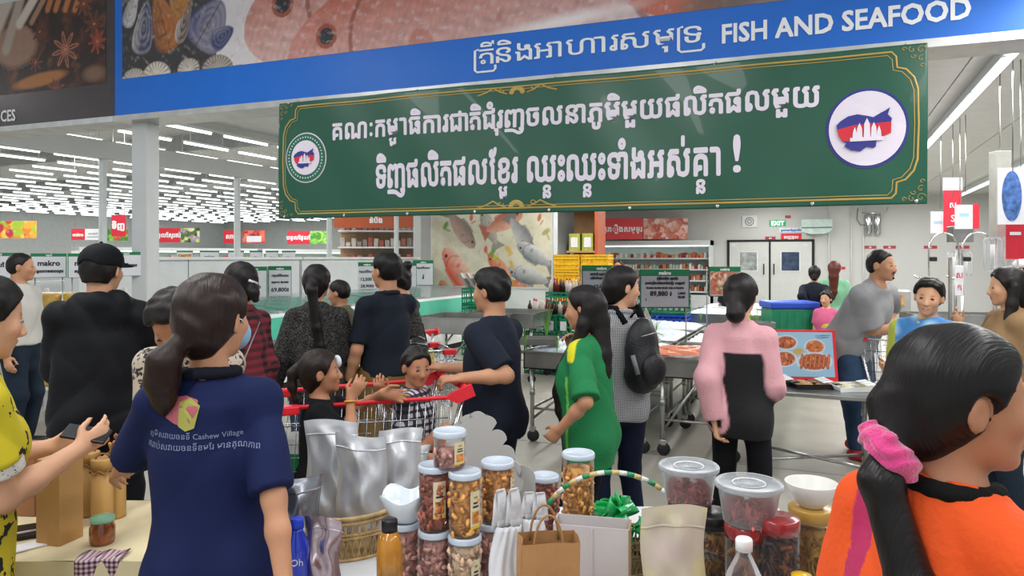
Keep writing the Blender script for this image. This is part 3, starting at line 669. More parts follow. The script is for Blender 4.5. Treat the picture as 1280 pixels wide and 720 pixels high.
def hfish(nx, ny, L, ang, col, belly, seed):
    x, y, k = hu(nx, ny); cv.fish(x+math.cos(ang)*L*.5, y+math.sin(ang)*L*.5, L, ang+PI, col, belly, seed=seed, flip=-1)
hfish(640, -18, 4.4, .06, 'b8807a', 'cdbcbe', 7)
hfish(306, 48, 3.6, .22, 'bd6248', 'cbb4b0', 3)
hfish(360, 80, 3.3, .13, 'bb5c40', 'c8b0ae', 4)
nz = cv.noise(55, 21, 3); cv.put(np.clip(nz*1.2-.35, 0, 1)*(cv.u > 1.35), 'd8cfd0', .45); nz = cv.noise(30, 22, 3); cv.put(np.clip(nz*1.1-.45, 0, 1)*(cv.u > 1.35), 'a85a4a', .4)
for px_, py_, r_ in ((905, -2, .25), (960, -6, .3)):
    x, y, k = hu(px_, py_); cv.ell(x, y, r_*1.6, r_*.5, .15, '6b5a50', .5, .8)
x, y, k = hu(700, 28); cv.ell(x, y, .8, .08, .1, 'efe9ea', .8, .8)
# shells at the left end
cv.rect(0, 0, 1.18, .9, '1b1a1f', .96)
def shell(px, py, r, c1, c2, rib=16, ang=0, yy=.8):
    x, y, k = hu(px, py); r = r*k; p, q = cv.loc(x, y-r*.5, ang); a = np.arctan2(q, p); rr = np.sqrt(p*p+(q/yy)**2); m_ = np.clip((r-rr)/.006, 0, 1)*(q > -r*.5)
    t = (.5+.5*np.sin(a*rib))[..., None]*np.clip(rr/r*1.4, 0, 1)[..., None]; cv.put(m_, lin(c1)*(1-t)+lin(c2)*t)
    cv.put(m_*np.clip((rr-r*.88)/.01, 0, 1), c2, .5)
def mussel(px, py, L, W, ang, c1, c2):
    x, y, k = hu(px, py); p, q = cv.loc(x, y, ang); p /= L*k; q /= W*k; d_ = np.sqrt(p*p+(q*(1+.5*p))**2); m_ = np.clip((1-d_)/.06, 0, 1); t = np.clip(.5+.5*np.sin(d_*22), 0, 1)[..., None]*.4+np.clip(q, 0, 1)[..., None]*.6
    cv.put(m_, lin(c1)*(1-t)+lin(c2)*t); cv.put(m_*np.clip(1-np.abs(q-.05)/.05, 0, 1), '140f10', .8)
mussel(180, 35, 34, 15, 1.4, '3a3f63', 'b8b2b0'); mussel(205, 28, 40, 20, 1.9, 'b26a2e', '6e4a3a'); mussel(262, 30, 34, 30, .9, '8d8894', '2f3a72'); mussel(232, 20, 36, 9, 1.25, '5a4536', 'c4bcb8')
mussel(165, 10, 26, 10, 1.2, 'c9c3c2', '6a6670'); mussel(225, -4, 18, 26, .2, 'b07a3a', '8a4c28'); mussel(278, 45, 20, 14, .4, '283468', '8a8894')
for a_ in ((168, 92, 22, 'c9c2b8', '8a8078', 22), (196, 84, 24, 'ddd5c8', '9b8f86', 20), (236, 78, 18, 'cfc6bb', '857a70', 20), (272, 76, 26, 'b5aaa0', '6f655d', 26), (198, 99, 25, 'bf6e64', 'd8cfc6', 24), (298, 84, 12, 'bdb4ab', '80766e', 18)): shell(*a_)
nz = cv.noise(70, 31, 3); cv.put(np.clip(nz*1.2-.3, 0, 1)*(cv.u < 1.2), '1a1614', .55); nz = cv.noise(45, 32, 3); cv.put(np.clip(nz*1.2-.5, 0, 1)*(cv.u < 1.2), 'c8c0b4', .4)
cv.obj('seafood_print', head, (U0, -.004, V0), m=vcol_mat('gloss_print', .5))
# lettering
khmer('khmer_lettering', [('ro',), 'តី', 'និង', 'អាហារ', 'សមុ', ('ro',), 'ទ'], WINK, head, (hdr(592)[0], -.006, .135), hdr(880)[0]-hdr(592)[0], .20, bold=.006)
t = text('lettering', 'FISH AND SEAFOOD', WINK, head, ((hdr(902)[0]+hdr(1213)[0])/2, -.006, .11), .185, bold=.0065)
t.scale.x = (hdr(1213)[0]-hdr(902)[0])/t.dimensions.x
# brown spice board
hs_ = empty('spice_sign', (HL.x, HL.y, 3.05), HA, 'dark brown overhead sign board at the left with star anise photo and the letters CES', 'sign')
m = MB(); m.box(-3.8, .02, 0, -.04, .32, 1.9); m.box(-3.8, -.02, -.055, -.04, .34, 0); m.build('board', MATS['board_white'], hs_)
m = MB(); m.box(-3.8, -.002, .0, -.04, .02, .34); m.build('brown_band', mat('brown_print', '453e42', .3, var=.03), hs_)
m = MB(); m.box(-.15, -.002, .34, -.04, .02, 1.9); m.build('brown_edge', MATS['brown_print'], hs_)
cv = Canvas(2.2, .98, 95, '2a1d1a'); U0 = -2.35; V0 = .34
n1 = cv.noise(14, 11, 4); cv.put(np.clip(n1*.8, 0, 1), '5d3226', .9); cv.put(np.clip(cv.noise(22, 12, 3)*.6-.2, 0, 1), 'a3603a', .7)
x, y, k = hu(20, 60); cv.ell(x, y+.02, .34, .24, 0, '8a6a58', .2); g_ = np.sin(cv.u*160)*np.sin(cv.v*160); p, q = cv.loc(x, y, 0); cv.put(((p/.34)**2+(q/.24)**2 < 1)*np.clip(g_, 0, 1), 'b9937c', .8)
x, y, k = hu(50, 100); cv.ell(x, y, .45, .08, .1, 'a66a35', .3)
x, y, k = hu(118, 92); cv.ell(x, y, .2, .1, 0, '80604c', .5, .8)
for a_, b_, c_, d_, w_, col in ((-15, 60, 12, -5, 46, 'b9aba0'), (8, 62, 28, -8, 30, 'a39488'), (25, 30, 48, -10, 26, 'c4b8ae'), (40, 28, 60, -10, 16, '98765c')):
    x0, y0, k = hu(a_, b_); x1, y1, _ = hu(c_, d_); cv.line(x0, y0, x1, y1, w_*k*.5, col)
for a_ in (66, 76, 88, 100): x0, y0, k = hu(a_-6, 12); x1, y1, _ = hu(a_+4, -20); cv.line(x0, y0, x1, y1, .07, 'a8683a')
def star(px, py, r, c, rot=0):
    x, y, k = hu(px, py)
    for i in range(8):
        a = rot+i*PI/4; L = r*k; cv.ell(x+math.cos(a)*L*.55, y+math.sin(a)*L*.55, L*.48, L*.13, a, c, .15); cv.ell(x+math.cos(a)*L*.55, y+math.sin(a)*L*.55, L*.36, L*.06, a, '4a241a', .3)
    cv.ell(x, y, r*k*.1, r*k*.1, 0, 'c98a68', .4)
star(82, 62, 24, 'a86a52', .2); star(118, 30, 18, '6f3b2c', .5); star(70, 112, 16, '8a4c34', .3); star(122, 52, 16, 'a8492f', .1); star(105, 5, 16, '7c4030', .2); star(50, 40, 15, '5d2f24', .6); star(45, 78, 13, '7b4232', 0)
cv.obj('spice_print', hs_, (U0, -.004, V0), m=vcol_mat('gloss_print', .5))
text('lettering', 'SPICES', WINK, hs_, (hdr(20)[0], -.006, .055), .17, bold=.004, align='RIGHT', sx=.82)
# ------------------------------------------------------------------ green banner hung under the header
BO = .16
bx0 = hdr(348, off=BO)[0]; bx1 = hdr(1159, off=BO)[0]; BW = bx1-bx0; BH = 1.0; BZ = 2.985-BH
ban = empty('banner', tuple(HL+HN*BO+HDir*bx0+Vector((0, 0, BZ))), HA, 'large dark green banner with two white Khmer lines and two round map emblems', 'banner')
def bu(px, py): a = hdr(px, py, BO); return a[0]-bx0, a[1]-BZ, a[2]/FPX
cv = Canvas(BW, BH, 80, '0c523c')
def warpf(u, v): return .012*np.sin(u*2.1+v*1.3)+.006*np.sin(u*5.3-v*3.1)+.004*np.sin(u*9+v*6+1)
for _n, _sd, _f in ((0, 3, 2.2),):
    cv.c *= (1+.05*cv.noise(5, 3)[..., None])
base = cv.obj('vinyl_sheet', ban, m=vcol_mat('vinyl', .36, coat=.1), warp=warpf); thicken(base, .002)
GOLD = mat('gold_print', 'b89a4c', .4, var=.05); PINKW = mat('banner_letter', 'e3dbe8', .4, var=.01); BRED = mat('flag_red', 'cf2436', .4, var=.02); BBLU = mat('flag_blue', '2c2f86', .4, var=.02); GR2 = mat('emblem_green', '1c6b4f', .4)
def stick(o, off=.003):
    M = o.matrix_local.copy() if False else Matrix.LocRotScale(o.location, o.rotation_euler, o.scale); me = o.data.copy(); o.data = me; o.location = (0,0,0); o.rotation_euler = (0,0,0); o.scale = (1,1,1)
    n = len(me.vertices); a = np.zeros(n*3); me.vertices.foreach_get('co', a); a = a.reshape(-1, 3); a = a@np.array(M.to_3x3()).T+np.array(M.translation)
    a[:, 1] = warpf(a[:, 0], a[:, 2])-off+a[:, 1]; me.vertices.foreach_set('co', a.ravel()); me.update(); return o
def flatline(pts, w, closed=False):
    m = MB(); m.tube([(p[0], 0, p[1]) for p in pts], w/2, 6, closed); m.v = [(a, b*.15, c) for a, b, c in m.v]; return m
def sub(pts, n=6, closed=False):
    o = []
    for i in range(len(pts)-(0 if closed else 1)):
        a = pts[i]; b = pts[(i+1) % len(pts)]; L = math.hypot(b[0]-a[0], b[1]-a[1]); q = max(1, int(L/.15))
        o += [(a[0]+(b[0]-a[0])*t/q, a[1]+(b[1]-a[1])*t/q) for t in range(q)]
    return o if closed else o+[pts[-1]]
def framepath(e):
    L = [(.20, .96), (.175, .93), (.17, .86), (.12, .845), (.075, .79), (.055, .72), (.05, .5), (.055, .28), (.075, .21), (.12, .155), (.17, .14), (.175, .07), (.20, .04)]
    L = [(u+e*(1 if abs(v-.5) < .36 or True else 0), .5+(v-.5)*(1-2.0*e)) for u, v in L]; Rr = [(BW-u, v) for u, v in L][::-1]; return L+Rr
for e, w in ((0, .014), (.022, .006)): stick(flatline(sub(framepath(e), closed=True), w, True).build('gold_border', GOLD, ban))
def swirl(cx, cy, r, a0, turns, sgn=1, n=18, w=.008):
    return flatline([(cx+r*(1-t/n)*math.cos(a0+sgn*turns*6.28*t/n), cy+r*(1-t/n)*math.sin(a0+sgn*turns*6.28*t/n)) for t in range(n)], w)
for (zx, zz) in ((BW*.5-.26, .93), (BW*.5-.26, .065)):
    m = MB()
    for i in range(-3, 4):
        a = PI/2+i*.45; m.ball((zx+math.cos(a)*.045, 0, zz+(math.sin(a)*.04-.02)), .022, 8, 5, (1, .08, .8))
    for s_ in (-1, 1):
        for tb in (flatline([(zx+s_*.08, zz-.02), (zx+s_*.14, zz+.0), (zx+s_*.19, zz+.03), (zx+s_*.25, zz+.0), (zx+s_*.32, zz-.02)], .013), swirl(zx+s_*.13, zz+.012, .025, 0, 1, s_)):
            m._add(tb.v, tb.f, True)
    stick(m.build('gold_flower', GOLD, ban))
for sx_, sz_ in ((0, 0), (0, 1), (1, 0), (1, 1)):
    m = MB()
    for (u, v, r, a, t) in ((.035, .04, .03, 0, 1.2), (.085, .035, .022, 2, 1), (.035, .095, .022, 1, 1), (.13, .03, .016, 0, 1), (.03, .14, .016, 0, 1), (.075, .075, .018, 3, 1)):
        tb = swirl(BW-u if sx_ else u, 1-v if sz_ else v, r, a, t, w=.007); m._add(tb.v, tb.f, True)
    stick(m.build('gold_corner', mat('dull_gold_print', '8a7c48', .45), ban))
MAPB = [((-.95,-.0),(-.97,.14),(-.85,.27),(-.6,.42),(-.3,.47),(0,.40),(.2,.34),(.42,.46),(.55,.52),(.72,.62),(.65,.40),(.78,.26),(.75,.16),(.2,.14),(-.4,.12)), ((-.95,-.0),(-.9,-.22),(-.8,-.38),(-.4,-.42),(0,-.44),(.3,-.40),(.45,-.30),(.75,-.2),(.76,.16),(.2,.14),(-.4,.12)), ((-.8,-.38),(-.65,-.46),(-.72,-.56),(-.5,-.70),(-.2,-.75),(0,-.60),(.18,-.66),(.28,-.62),(.3,-.40),(0,-.44),(-.4,-.42))]
def emblem(px, py, R_, parts):
    x, y, k = bu(px, py); r = R_*k
    def disc(f, m_, off, sz=1.0): d_ = MB(); d_.prism([(x+r*f*math.cos(a*PI/24)*.93, y+r*f*math.sin(a*PI/24)) for a in range(48)], 'y', -.0005, .0005); stick(d_.build('emblem_disc', m_, ban), off)
    for i, (f, m_) in enumerate(parts): disc(f, m_, .004+.005*i)
    f = parts[-1][0]*.82
    for pp, m_, nm in ((MAPB[1], BRED, 'map_red_band'), (MAPB[0], BBLU, 'map_blue_band'), (MAPB[2], BBLU, 'map_blue_band')):
        d_ = MB(); d_.prism([(x+p[0]*r*f*.93, y+p[1]*r*f) for p in pp], 'y', -.0005, .0005); o = d_.build(nm, m_, ban); bm = bmesh.new(); bm.from_mesh(o.data); bmesh.ops.triangulate(bm, faces=bm.faces[:]); bm.to_mesh(o.data); bm.free(); stick(o, .022)
    d_ = MB()
    for (c, w, h0) in ((0, .1, .34), (-.22, .09, .2), (.2, .09, .2), (-.36, .07, .08), (.35, .07, .08)):
        d_.prism([(x+(c-w)*r*f, y-.34*r*f), (x+(c+w)*r*f, y-.34*r*f), (x+(c+w*.8)*r*f, y+(h0-.2)*r*f), (x+c*r*f, y+(h0-.02)*r*f), (x+(c-w*.8)*r*f, y+(h0-.2)*r*f)], 'y', -.0004, .0004)
    d_.box(x-.5*r*f, -.0004, y-.42*r*f, x+.5*r*f, .0004, y-.3*r*f); stick(d_.build('temple_print', PINKW, ban), .027)
emblem(1083, 161, 50, ((1.0, BBLU), (.93, PINKW)))
emblem(382, 197, 30, ((1.05, PINKW), (1.0, GR2), (.72, PINKW)))
x, y, k = bu(382, 197)
m = MB()
for i in range(40):
    a = i*2*PI/40; rr = 25.5*k; m.cbox((x+rr*math.cos(a)*.93, 0, y+rr*math.sin(a)), .010, .001, .012)
stick(m.build('emblem_lettering', PINKW, ban), .014)
x0 = bu(415, 175)[0]; x1 = bu(1027, 140)[0]
stick(khmer('khmer_line', ['គណៈក', 'ម', ('sub', 'ម', .28), 'ាធិការជា', 'តិ', 'ជំរុ', 'ញ', 'ចលនាភូមិមួយផលិ', 'ត', 'ផលមួយ'], PINKW, ban, (x0, 0, .655), x1-x0, .245, bold=.028, hgt=.9))
x0 = bu(470, 220)[0]; x1 = bu(903, 215)[0]
stick(khmer('khmer_line', ['ទិ', 'ញ', 'ផលិ', 'ត', 'ផល', 'ែ', 'ខ', ('sub', 'ម', .3), 'រ', ' ', 'ឈ', ('sub', 'ន', .35), 'ះ', 'ឈ', ('sub', 'ន', .35), 'ះ', 'ទាំងអស់គ', ('sub', 'ន', .25), 'ា'], PINKW, ban, (x0, 0, .235), x1-x0, .31, bold=.03))
stick(text('exclamation_mark', '!', PINKW, ban, (bu(921, 210)[0], 0, .25), .36, bold=.006))
for i in range(9):
    m = MB(); m.lathe([(.008, -.001), (.012, -.002), (.012, .002), (.008, .003)], 10); o = m.build('eyelet', CHROME, ban, (.06+i*(BW-.12)/8, -.006, .018), (PI/2, 0, 0)); o.location.y += float(warpf(o.location.x, .02))
for i in range(5):
    m = MB(); u = .1+i*(BW-.2)/4; m.tube([(u, 0, BH-.01), (u, BO-.005, BH+.05)], .004); m.build('tie_cord', PAPER, ban)
# ------------------------------------------------------------------ signs of the far hall, wall cases
def board(name, label, px, py, d, w, hgt, col, txt=None, face=0, cat='sign', group=None, tc=WINK, ts=None, extra=None, hang=None, thick=.02):
    z = zat(py, d); r = empty(name, at(px, d, z-hgt/2), bearing(px)*0+YAW+math.radians(face), label, cat, group)
    m = MB(); m.box(-w/2, 0, 0, w/2, thick, hgt); m.build('board', mat('board_'+col, col, .4, var=.02), r)
    if txt: text('lettering', txt, tc, r, (0, -.004, hgt*.36), ts or hgt*.4, bold=.01)
    if d > 15 and hang is None and d < 24.1 or d > 24.3: hang = 4.98-(z+hgt/2)
    if hang:
        for q in (-1, 1): m = MB(); m.tube([(q*w*.4, .01, hgt), (q*w*.4, .01, hgt+hang)], .004, 5); m.build('wire', STEEL, r)
    if extra: extra(r, w, hgt)
    return r
def veg(seed, cols, n=40, bgc='5a7a30', lo=.04, hi=.12):
    def f(r, w, hgt):
        c = Canvas(w, hgt, 60, bgc); rr = random.Random(seed)
        for i in range(n):
            s = rr.uniform(lo, hi)*hgt*3; x, y = rr.uniform(0, w), rr.uniform(0, hgt); cc = rr.choice(cols); c.ell(x, y, s, s*rr.uniform(.7, 1), rr.random()*3, cc, .25); c.ell(x-s*.3, y+s*.3, s*.35, s*.3, 0, 'fff6e0', .9, .35)
        c.obj('photo_print', r, (-w/2, -.004, 0))
    return f
board('fruit_sign', 'photo sign of oranges, apples and a lime high at the far left', 20, 287, 24, 1.35, .58, 'e8c040', face=0, extra=veg(1, ['e8862a', 'd8503a', 'f0b03a', 'a8c838', 'c8324a', 'f2cf4a'], 46, 'e09a38', .07, .13))
def halfred(t):
    def f(r, w, hgt): m = MB(); m.box(-w/2, -.003, 0, -w/2+w*.45, 0, hgt); m.build('red_field', RINK, r); text('lettering', t, WINK, r, (-w/2+w*.225, -.006, hgt*.35), hgt*.36, bold=.012); text('lettering', 'ផ្សារទំនើប', BINK if False else GREY, r, (w*.22, -.006, hgt*.5), hgt*.2); m = MB(); m.box(w*.02, -.005, hgt*.25, w*.42, -.003, hgt*.3); m.build('print_rule', GREY, r)
    return f
board('brand_sign', 'small half red half white sign left of the black cap', 108, 293, 18, .75, .28, 'e0e3e6', extra=halfred('makro'))
board('hanging_sign', 'upright red sign with white patches right of the black cap', 148, 282, 14, .28, .42, 'd3263a', 'ទិញ', hang=2.2)
board('vegetable_sign', 'green leafy vegetable photo sign behind the upright red sign', 147, 294, 22, .62, .34, '5f9a3c', extra=veg(4, ['4fa030', '7cc048', '2f7a28', 'd04a3a'], 40, '3f8a30', .04, .1))
board('category_sign', 'red category sign just right of the white column', 209, 294, 24, .85, .48, 'd3263a', 'បន្លែស្រស់', ts=.2)
board('vegetable_sign', 'photo sign of purple and green vegetables right of the column', 238, 294, 24, .62, .48, '566a38', extra=veg(5, ['9a7fb0', 'b8c860', '4f6a30', '2f4a20', 'd8d8b0'], 40, '465a28', .05, .11))
board('category_sign', 'red category sign left of the third glass mullion', 289, 296, 26, .55, .46, 'd3263a', 'សាច់', ts=.22)
board('meat_sign', 'red photo sign with a white cloud label behind the third mullion', 317, 296, 26, .8, .46, 'c8443a', 'ការ៉េម', tc=INK, extra=lambda r, w, h_: veg(6, ['c83a3a', 'e06a50', 'b02030'], 26, 'b83030')(r, w, h_) or MB().box(-.25, -.012, .04, .28, -.006, .26).build('cloud_label', PAPER, r))
board('category_sign', 'red category sign left of the salad photo sign', 373, 297, 26, .8, .48, 'd3263a', 'បន្លែផ្លែ', ts=.2)
board('vegetable_sign', 'bright green salad photo sign beside the glass mullion', 400, 297, 26, .7, .48, '6aa83a', extra=veg(8, ['7fd048', 'a8e068', '4f9a30'], 40, '6ab040', .05, .11))
board('category_sign', 'wide red sign on the back wall above the chilled wall case', 778, 286, 24.2, 1.36, .70, 'e0343f', 'គ្រឿងសមុទ្រ', ts=.26, group=None)
board('shrimp_sign', 'shrimp and shellfish photo sign right of the wide red sign', 832, 286, 24.3, 1.5, .70, 'd8907a', extra=veg(9, ['e07a5a', 'f0b0a0', 'c8503a', 'e8d0c8', 'd8a090'], 90, 'c87860', .03, .07))
# distant wall cases with produce
def wallcase(label, X, Y, rz, w, hgt, shelves, seed, cols, name='wall_case', item='packet', sc=1, maxn=60, glow=None):
    r = empty(name, (X, Y, 0), rz, label, 'display case'); m = MB(); m.box(0, .0, 0, w, .12, hgt); m.build('back_panel', mat('case_back', 'cfe6e0', .5, var=.02), r)
    m = MB(); m.box(-.05, -.75, hgt-.16, w+.05, .1, hgt); m.build('canopy', PANEL, r); m = MB(); m.box(-.05, -.8, 0, w+.05, .0, .42); m.build('base', PANEL, r)
    for q in (-.05, w): m = MB(); m.box(q, -.72, 0, q+.05, .1, hgt); m.build('side_panel', PANEL, r)
    m = MB(); m.tube([(0, -.6, hgt-.18), (w, -.6, hgt-.18)], .02, 6); m.build('case_lamp', TUBE, r)
    for i in range(shelves):
        z = .5+i*(hgt-.75)/shelves; m = MB(); m.box(0, -.6, z, w, .0, z+.03); m.build('shelf', WP, r); m = MB(); m.box(0, -.615, z-.01, w, -.6, z+.04); m.build('price_rail', PAPER, r)
        rr = random.Random(seed+i); mm = MB(); x = .03; ml = [mat('goods_'+c, c, .5) for c in cols]
        while x < w-.1:
            ww = rr.uniform(.06, .14)*sc; hh = rr.uniform(.1, .24)*sc*min(1, .8); mm.cur = rr.randrange(len(cols)); mm.box(x, -.55, z+.03, x+ww*.9, -.1, z+.03+hh, 0); mm.box(x+ww*.2, -.5, z+.03+hh, x+ww*.7, -.2, z+.05+hh); x += ww+.01
        o = mm.build('packed_goods', ml, r); tag(o, 'rows of small packed goods on the shelf', kind='stuff')
    return r
wallcase('white open chilled wall case on the back wall under the red and shrimp signs', on_y(723, 24.9)[0], 24.85, 0, on_y(890, 24.9)[0]-on_y(723, 24.9)[0], 2.22, 4, 20, ['a8c0b0', 'd8d0c8', '8a3028', 'c88050', 'e8e4dc', 'b05a40'], sc=1.0)
wallcase('long produce case beyond the glass with white canopy, behind the price signs at left', -29, 20.5, PI/2-.25, 9, 2.1, 3, 30, ['d8504a', 'e8a0a0', '88b868', 'f0f0f0', 'c8c868'], name='produce_case', sc=1.6)
wallcase('produce case beyond the glass in the middle under the red category signs', -24.5, 26.5, PI/2-.55, 9, 2.05, 3, 36, ['6a9a48', 'e0a030', 'a8c868', '88b078', 'e8e8e0'], name='produce_case', sc=1.6)
wallcase('green vegetable case beyond the glass at the salad photo sign', -17.6, 29.5, PI/2-.9, 6, 2.05, 3, 44, ['7ab858', 'a8d888', 'd8ecd0', '58a048'], name='produce_case', sc=1.5)
# bread and snack rack at left (yellow packs)
def rack(label, px, d, w, rot, cols, tiers=((.55, .2), (1.0, .22), (1.35, .2)), seed=5):
    r = empty('snack_rack', at(px, d), YAW+rot, label, 'shelf')
    m = MB()
    for q in (0, w):
        for t in (-.3, .26): m = MB(); m.box(q-.02, t, 0, q+.02, t+.04, 1.32); m.build('post', WP, r)
    rr = random.Random(seed)
    for z, hh in tiers:
        m = MB(); m.box(0, -.32, z-.03, w, .3, z); m.build('shelf', WP, r)
        x = .04
        while x < w-.15:
            ww = rr.uniform(.15, .2); c = rr.choice(cols); m = MB()
            m.box(x, -.3, z, x+ww, .1, z+hh, .03); m.build('snack_pack', mat('pack_'+c, c, .3, var=.15, vscale=14), r); x += ww+.015
    return r
rack('white rack of yellow snack packs right behind the man in white', 40, 7.5, .8, .1, ['d8b040', 'c89030', 'e0c468', 'c8a050'], ((.35, .25), (.68, .25), (1.02, .27)), 3)
def pricecard(label, px, py, d, w, hgt, face=0, lines=('makro',), post=True, body=('69,800 ៛',), name='price_sign', head_='makro', group=None, pic=None, top=None):
    z = zat(py, d)-hgt/2; post = z-.72 if post == .02 else post; r = empty(name, at(px, d, z), bearing(px)+math.radians(face), label, 'sign', group)
    m = MB(); m.box(-w/2, 0, 0, w/2, .012, hgt); m.build('frame', GREEN, r); m = MB(); m.box(-w/2+.012*w*2, -.003, .02*hgt, w/2-.012*w*2, .0, hgt*.87); m.build('card', PAPER, r)
    text('heading', head_, WINK, r, (0, -.003, hgt*.895), hgt*.085, bold=.004)
    n = len(body)
    for i, t in enumerate(body):
        t, sz, zz = t if isinstance(t, tuple) else (t, .12, .62-.2*i)
        o = text('lettering', t, INK, r, (0, -.005, hgt*zz), hgt*sz, bold=.003)
        if o.dimensions.x > w*.88: o.scale.x = w*.88/max(o.data.vertices, key=lambda v: v.co.x).co.x/2
    if pic: pic(r, w, hgt)
    if post: m = MB(); m.tube([(w*.38, .02, -z if post is True else -post), (w*.38, .02, hgt)], .006, 6); m.build('stand', STEEL, r); m = MB(); m.tube([(-w*.38, .02, -z if post is True else -post), (-w*.38, .02, hgt)], .006, 6); m.build('stand', STEEL, r)
    return r
pricecard('makro sign with green top on a stand right beside the man in white', 61, 332, 7.1, .30, .24, body=(('makro', .3, .5), ('ទទួលបានផលល្អ', .15, .22)), head_='តម្លៃ', post=True)
pricecard('makro sign half hidden by the left of the black cap', 107, 332, 7.1, .30, .24, body=(('makro', .3, .5), ('ទទួលបានផល', .15, .22)), head_='តម្លៃ', post=True)
pricecard('green topped sign right of the black cap above the dark shoulder', 158, 330, 7.1, .30, .24, body=(('តម្លៃពិសេស', .15, .4),), head_='តម្លៃ', post=True)
pricecard('green topped sign cut by the left edge of the picture', -2, 332, 7.0, .32, .25, body=(('ថ្លៃ', .2, .45),), head_='តម្លៃ', post=True)
for i, (px_, w_, nm) in enumerate(((231, .3, 'first'), (262, .36, 'second'), (295, .3, 'third'), (320, .24, 'fourth'), (340, .24, 'fifth'), (361, .26, 'sixth'))):
    pricecard('small green framed sign behind the glass, %s to the right of the white column' % nm, px_, 321, 14.0, w_, .24, body=(('makro' if i == 1 else 'ថ្លៃថោក', .3 if i == 1 else .16, .4),), head_='', post=True, pic=(lambda r, w, h_: MB().box(-w*.4, -.006, .02, w*.4, -.004, h_*.7).build('photo_print', mat('orange_pack_print', 'c88a3a', .5, var=.4, vscale=20), r)) if i == 0 else None)
# ------------------------------------------------------------------ chest freezers along the glass, price signs on their backs
TEAL = mat('teal_interior', '2f9a7e', .35, var=.05); LABEL = mat('label_print', 'e9ecee', .6)
def freezer(y0, L, label):
    r = empty('island_freezer', (-7.1, y0, 0), 0, label, 'freezer', 'white island freezers along the glass')
    for nm, mt, bx in (('plinth', DARK, (-1.1, .04, 0, .92, L-.04, .11)), ('body', PANEL, (-1.15, .01, .11, 1.0, L-.01, .62)), ('bumper', GREY, (.98, 0, .56, 1.05, L, .66)), ('rim', WP, (.86, .01, .90, .95, L-.01, .95)), ('back_panel', PANEL, (-1.2, .01, .62, -.95, L-.01, 1.62)), ('back_cap', WP, (-1.24, .0, 1.62, -.9, L, 1.66))):
        m = MB(); m.box(*bx); m.build(nm, mt, r)
    m = MB(); m.prism([(-.9, .62), (.93, .62), (.90, .90), (.87, .90), (.87, .70), (-.88, .70), (-.88, 1.0), (-.9, 1.0)], 'y', .02, L-.02); m.build('liner', TEAL, r)
    m = MB(); m.box(.99, .0, .66, 1.0, L, .92); m.build('front_glass', mat('teal_glass', '59b9a0', .1, var=.02), r)
    m = MB(); m.grid(lambda u, v: (.9-v*1.8, .02+u*(L-.04), .95+.12*math.sin(v*PI*.6)), 1, 8); m.build('sliding_lid', PANE, r)
    rr = random.Random(int(y0*7))
    for q in range(max(2, int(L/.34))):
        m = MB(); y = .1+q*.34; m.box(1.0, y, .20, 1.004, y+.22, .52); lb = m.build('label', LABEL, r)
        m = MB(); m.box(1.004, y+.03, .38, 1.006, y+.1, .48); m.build('print_block', INK if q % 2 else RINK, lb)
    m = MB()
    for q in range(int(L/.16)):
        for w in range(6): m.cbox((-.65+w*.27, .12+q*.16, .74+rr.random()*.05), .22, .13, .07)
    tag(m.build('frozen_pack', mat('frozen_goods', 'b8c4c8', .5, var=.25, vscale=9), r), 'frozen packs lying in the freezer', kind='stuff'); return r
freezer(5.75, 1.6, 'white island freezer with teal glass nearest the column, left of the plaid shirt')
freezer(7.35, 2.3, 'white island freezer with teal glass behind the leopard blouse')
freezer(9.7, 3.8, 'white island freezer with teal glass at the far end of the row')
def qr(r, w, h_):
    m = MB(); rr = random.Random(3)
    for i in range(9):
        for j in range(9):
            if rr.random() < .0: pass
    m.box(-w*.25, -.006, h_*.12, w*.25, -.005, h_*.16); m.build('print_rule', INK, r)
pricecard('price sign with green top behind the plaid woman', 318, 353, 10.95, .36, .48, post=.02, body=(('ថ្លៃ', .1, .6), ('65,000', .14, .3)))
pricecard('white price card with green top left of the leopard blouse reading a riel price', 350, 352, 11.4, .35, .49, post=.02, body=(('តម្លៃពិសេស', .10, .66), ('ធម្មតា 80,000', .09, .45), ('69,800៛', .18, .18)))
pricecard('tilted price card in front of the man in the dark shirt', 459, 347, 13.6, .46, .58, post=.02, body=(('តម្លៃពិសេស', .10, .66), ('12,500 ៛', .14, .4), ('28,900៛', .14, .18)))
pricecard('price card partly hidden behind the bun of the dark haired woman', 508, 344, 14.85, .42, .52, post=.02, body=(('ថ្លៃ', .12, .4),))
pricecard('green framed card left of the fish mural', 529, 341, 14.9, .42, .52, post=.02, body=(('តម្លៃពិសេស', .10, .66), ('៛', .3, .25)))
def _ns(k, sc):
    n = k.add('ShaderNodeTexNoise'); n.inputs['Scale'].default_value = sc; n.inputs['Detail'].default_value = 5; k.link(k.coord(), n.inputs[0]); k.bump(n.outputs[0], .5, .01); return n.outputs[0]
def _ns2(k, sc):
    n = k.add('ShaderNodeTexNoise'); n.inputs['Scale'].default_value = sc; k.link(k.coord(), n.inputs[0]); return n.outputs[0]
def _wv(k, sc):
    n = k.add('ShaderNodeTexWave'); n.inputs['Scale'].default_value = sc; n.inputs['Distortion'].default_value = 3; k.link(k.coord(), n.inputs[0]); return n.outputs[0]
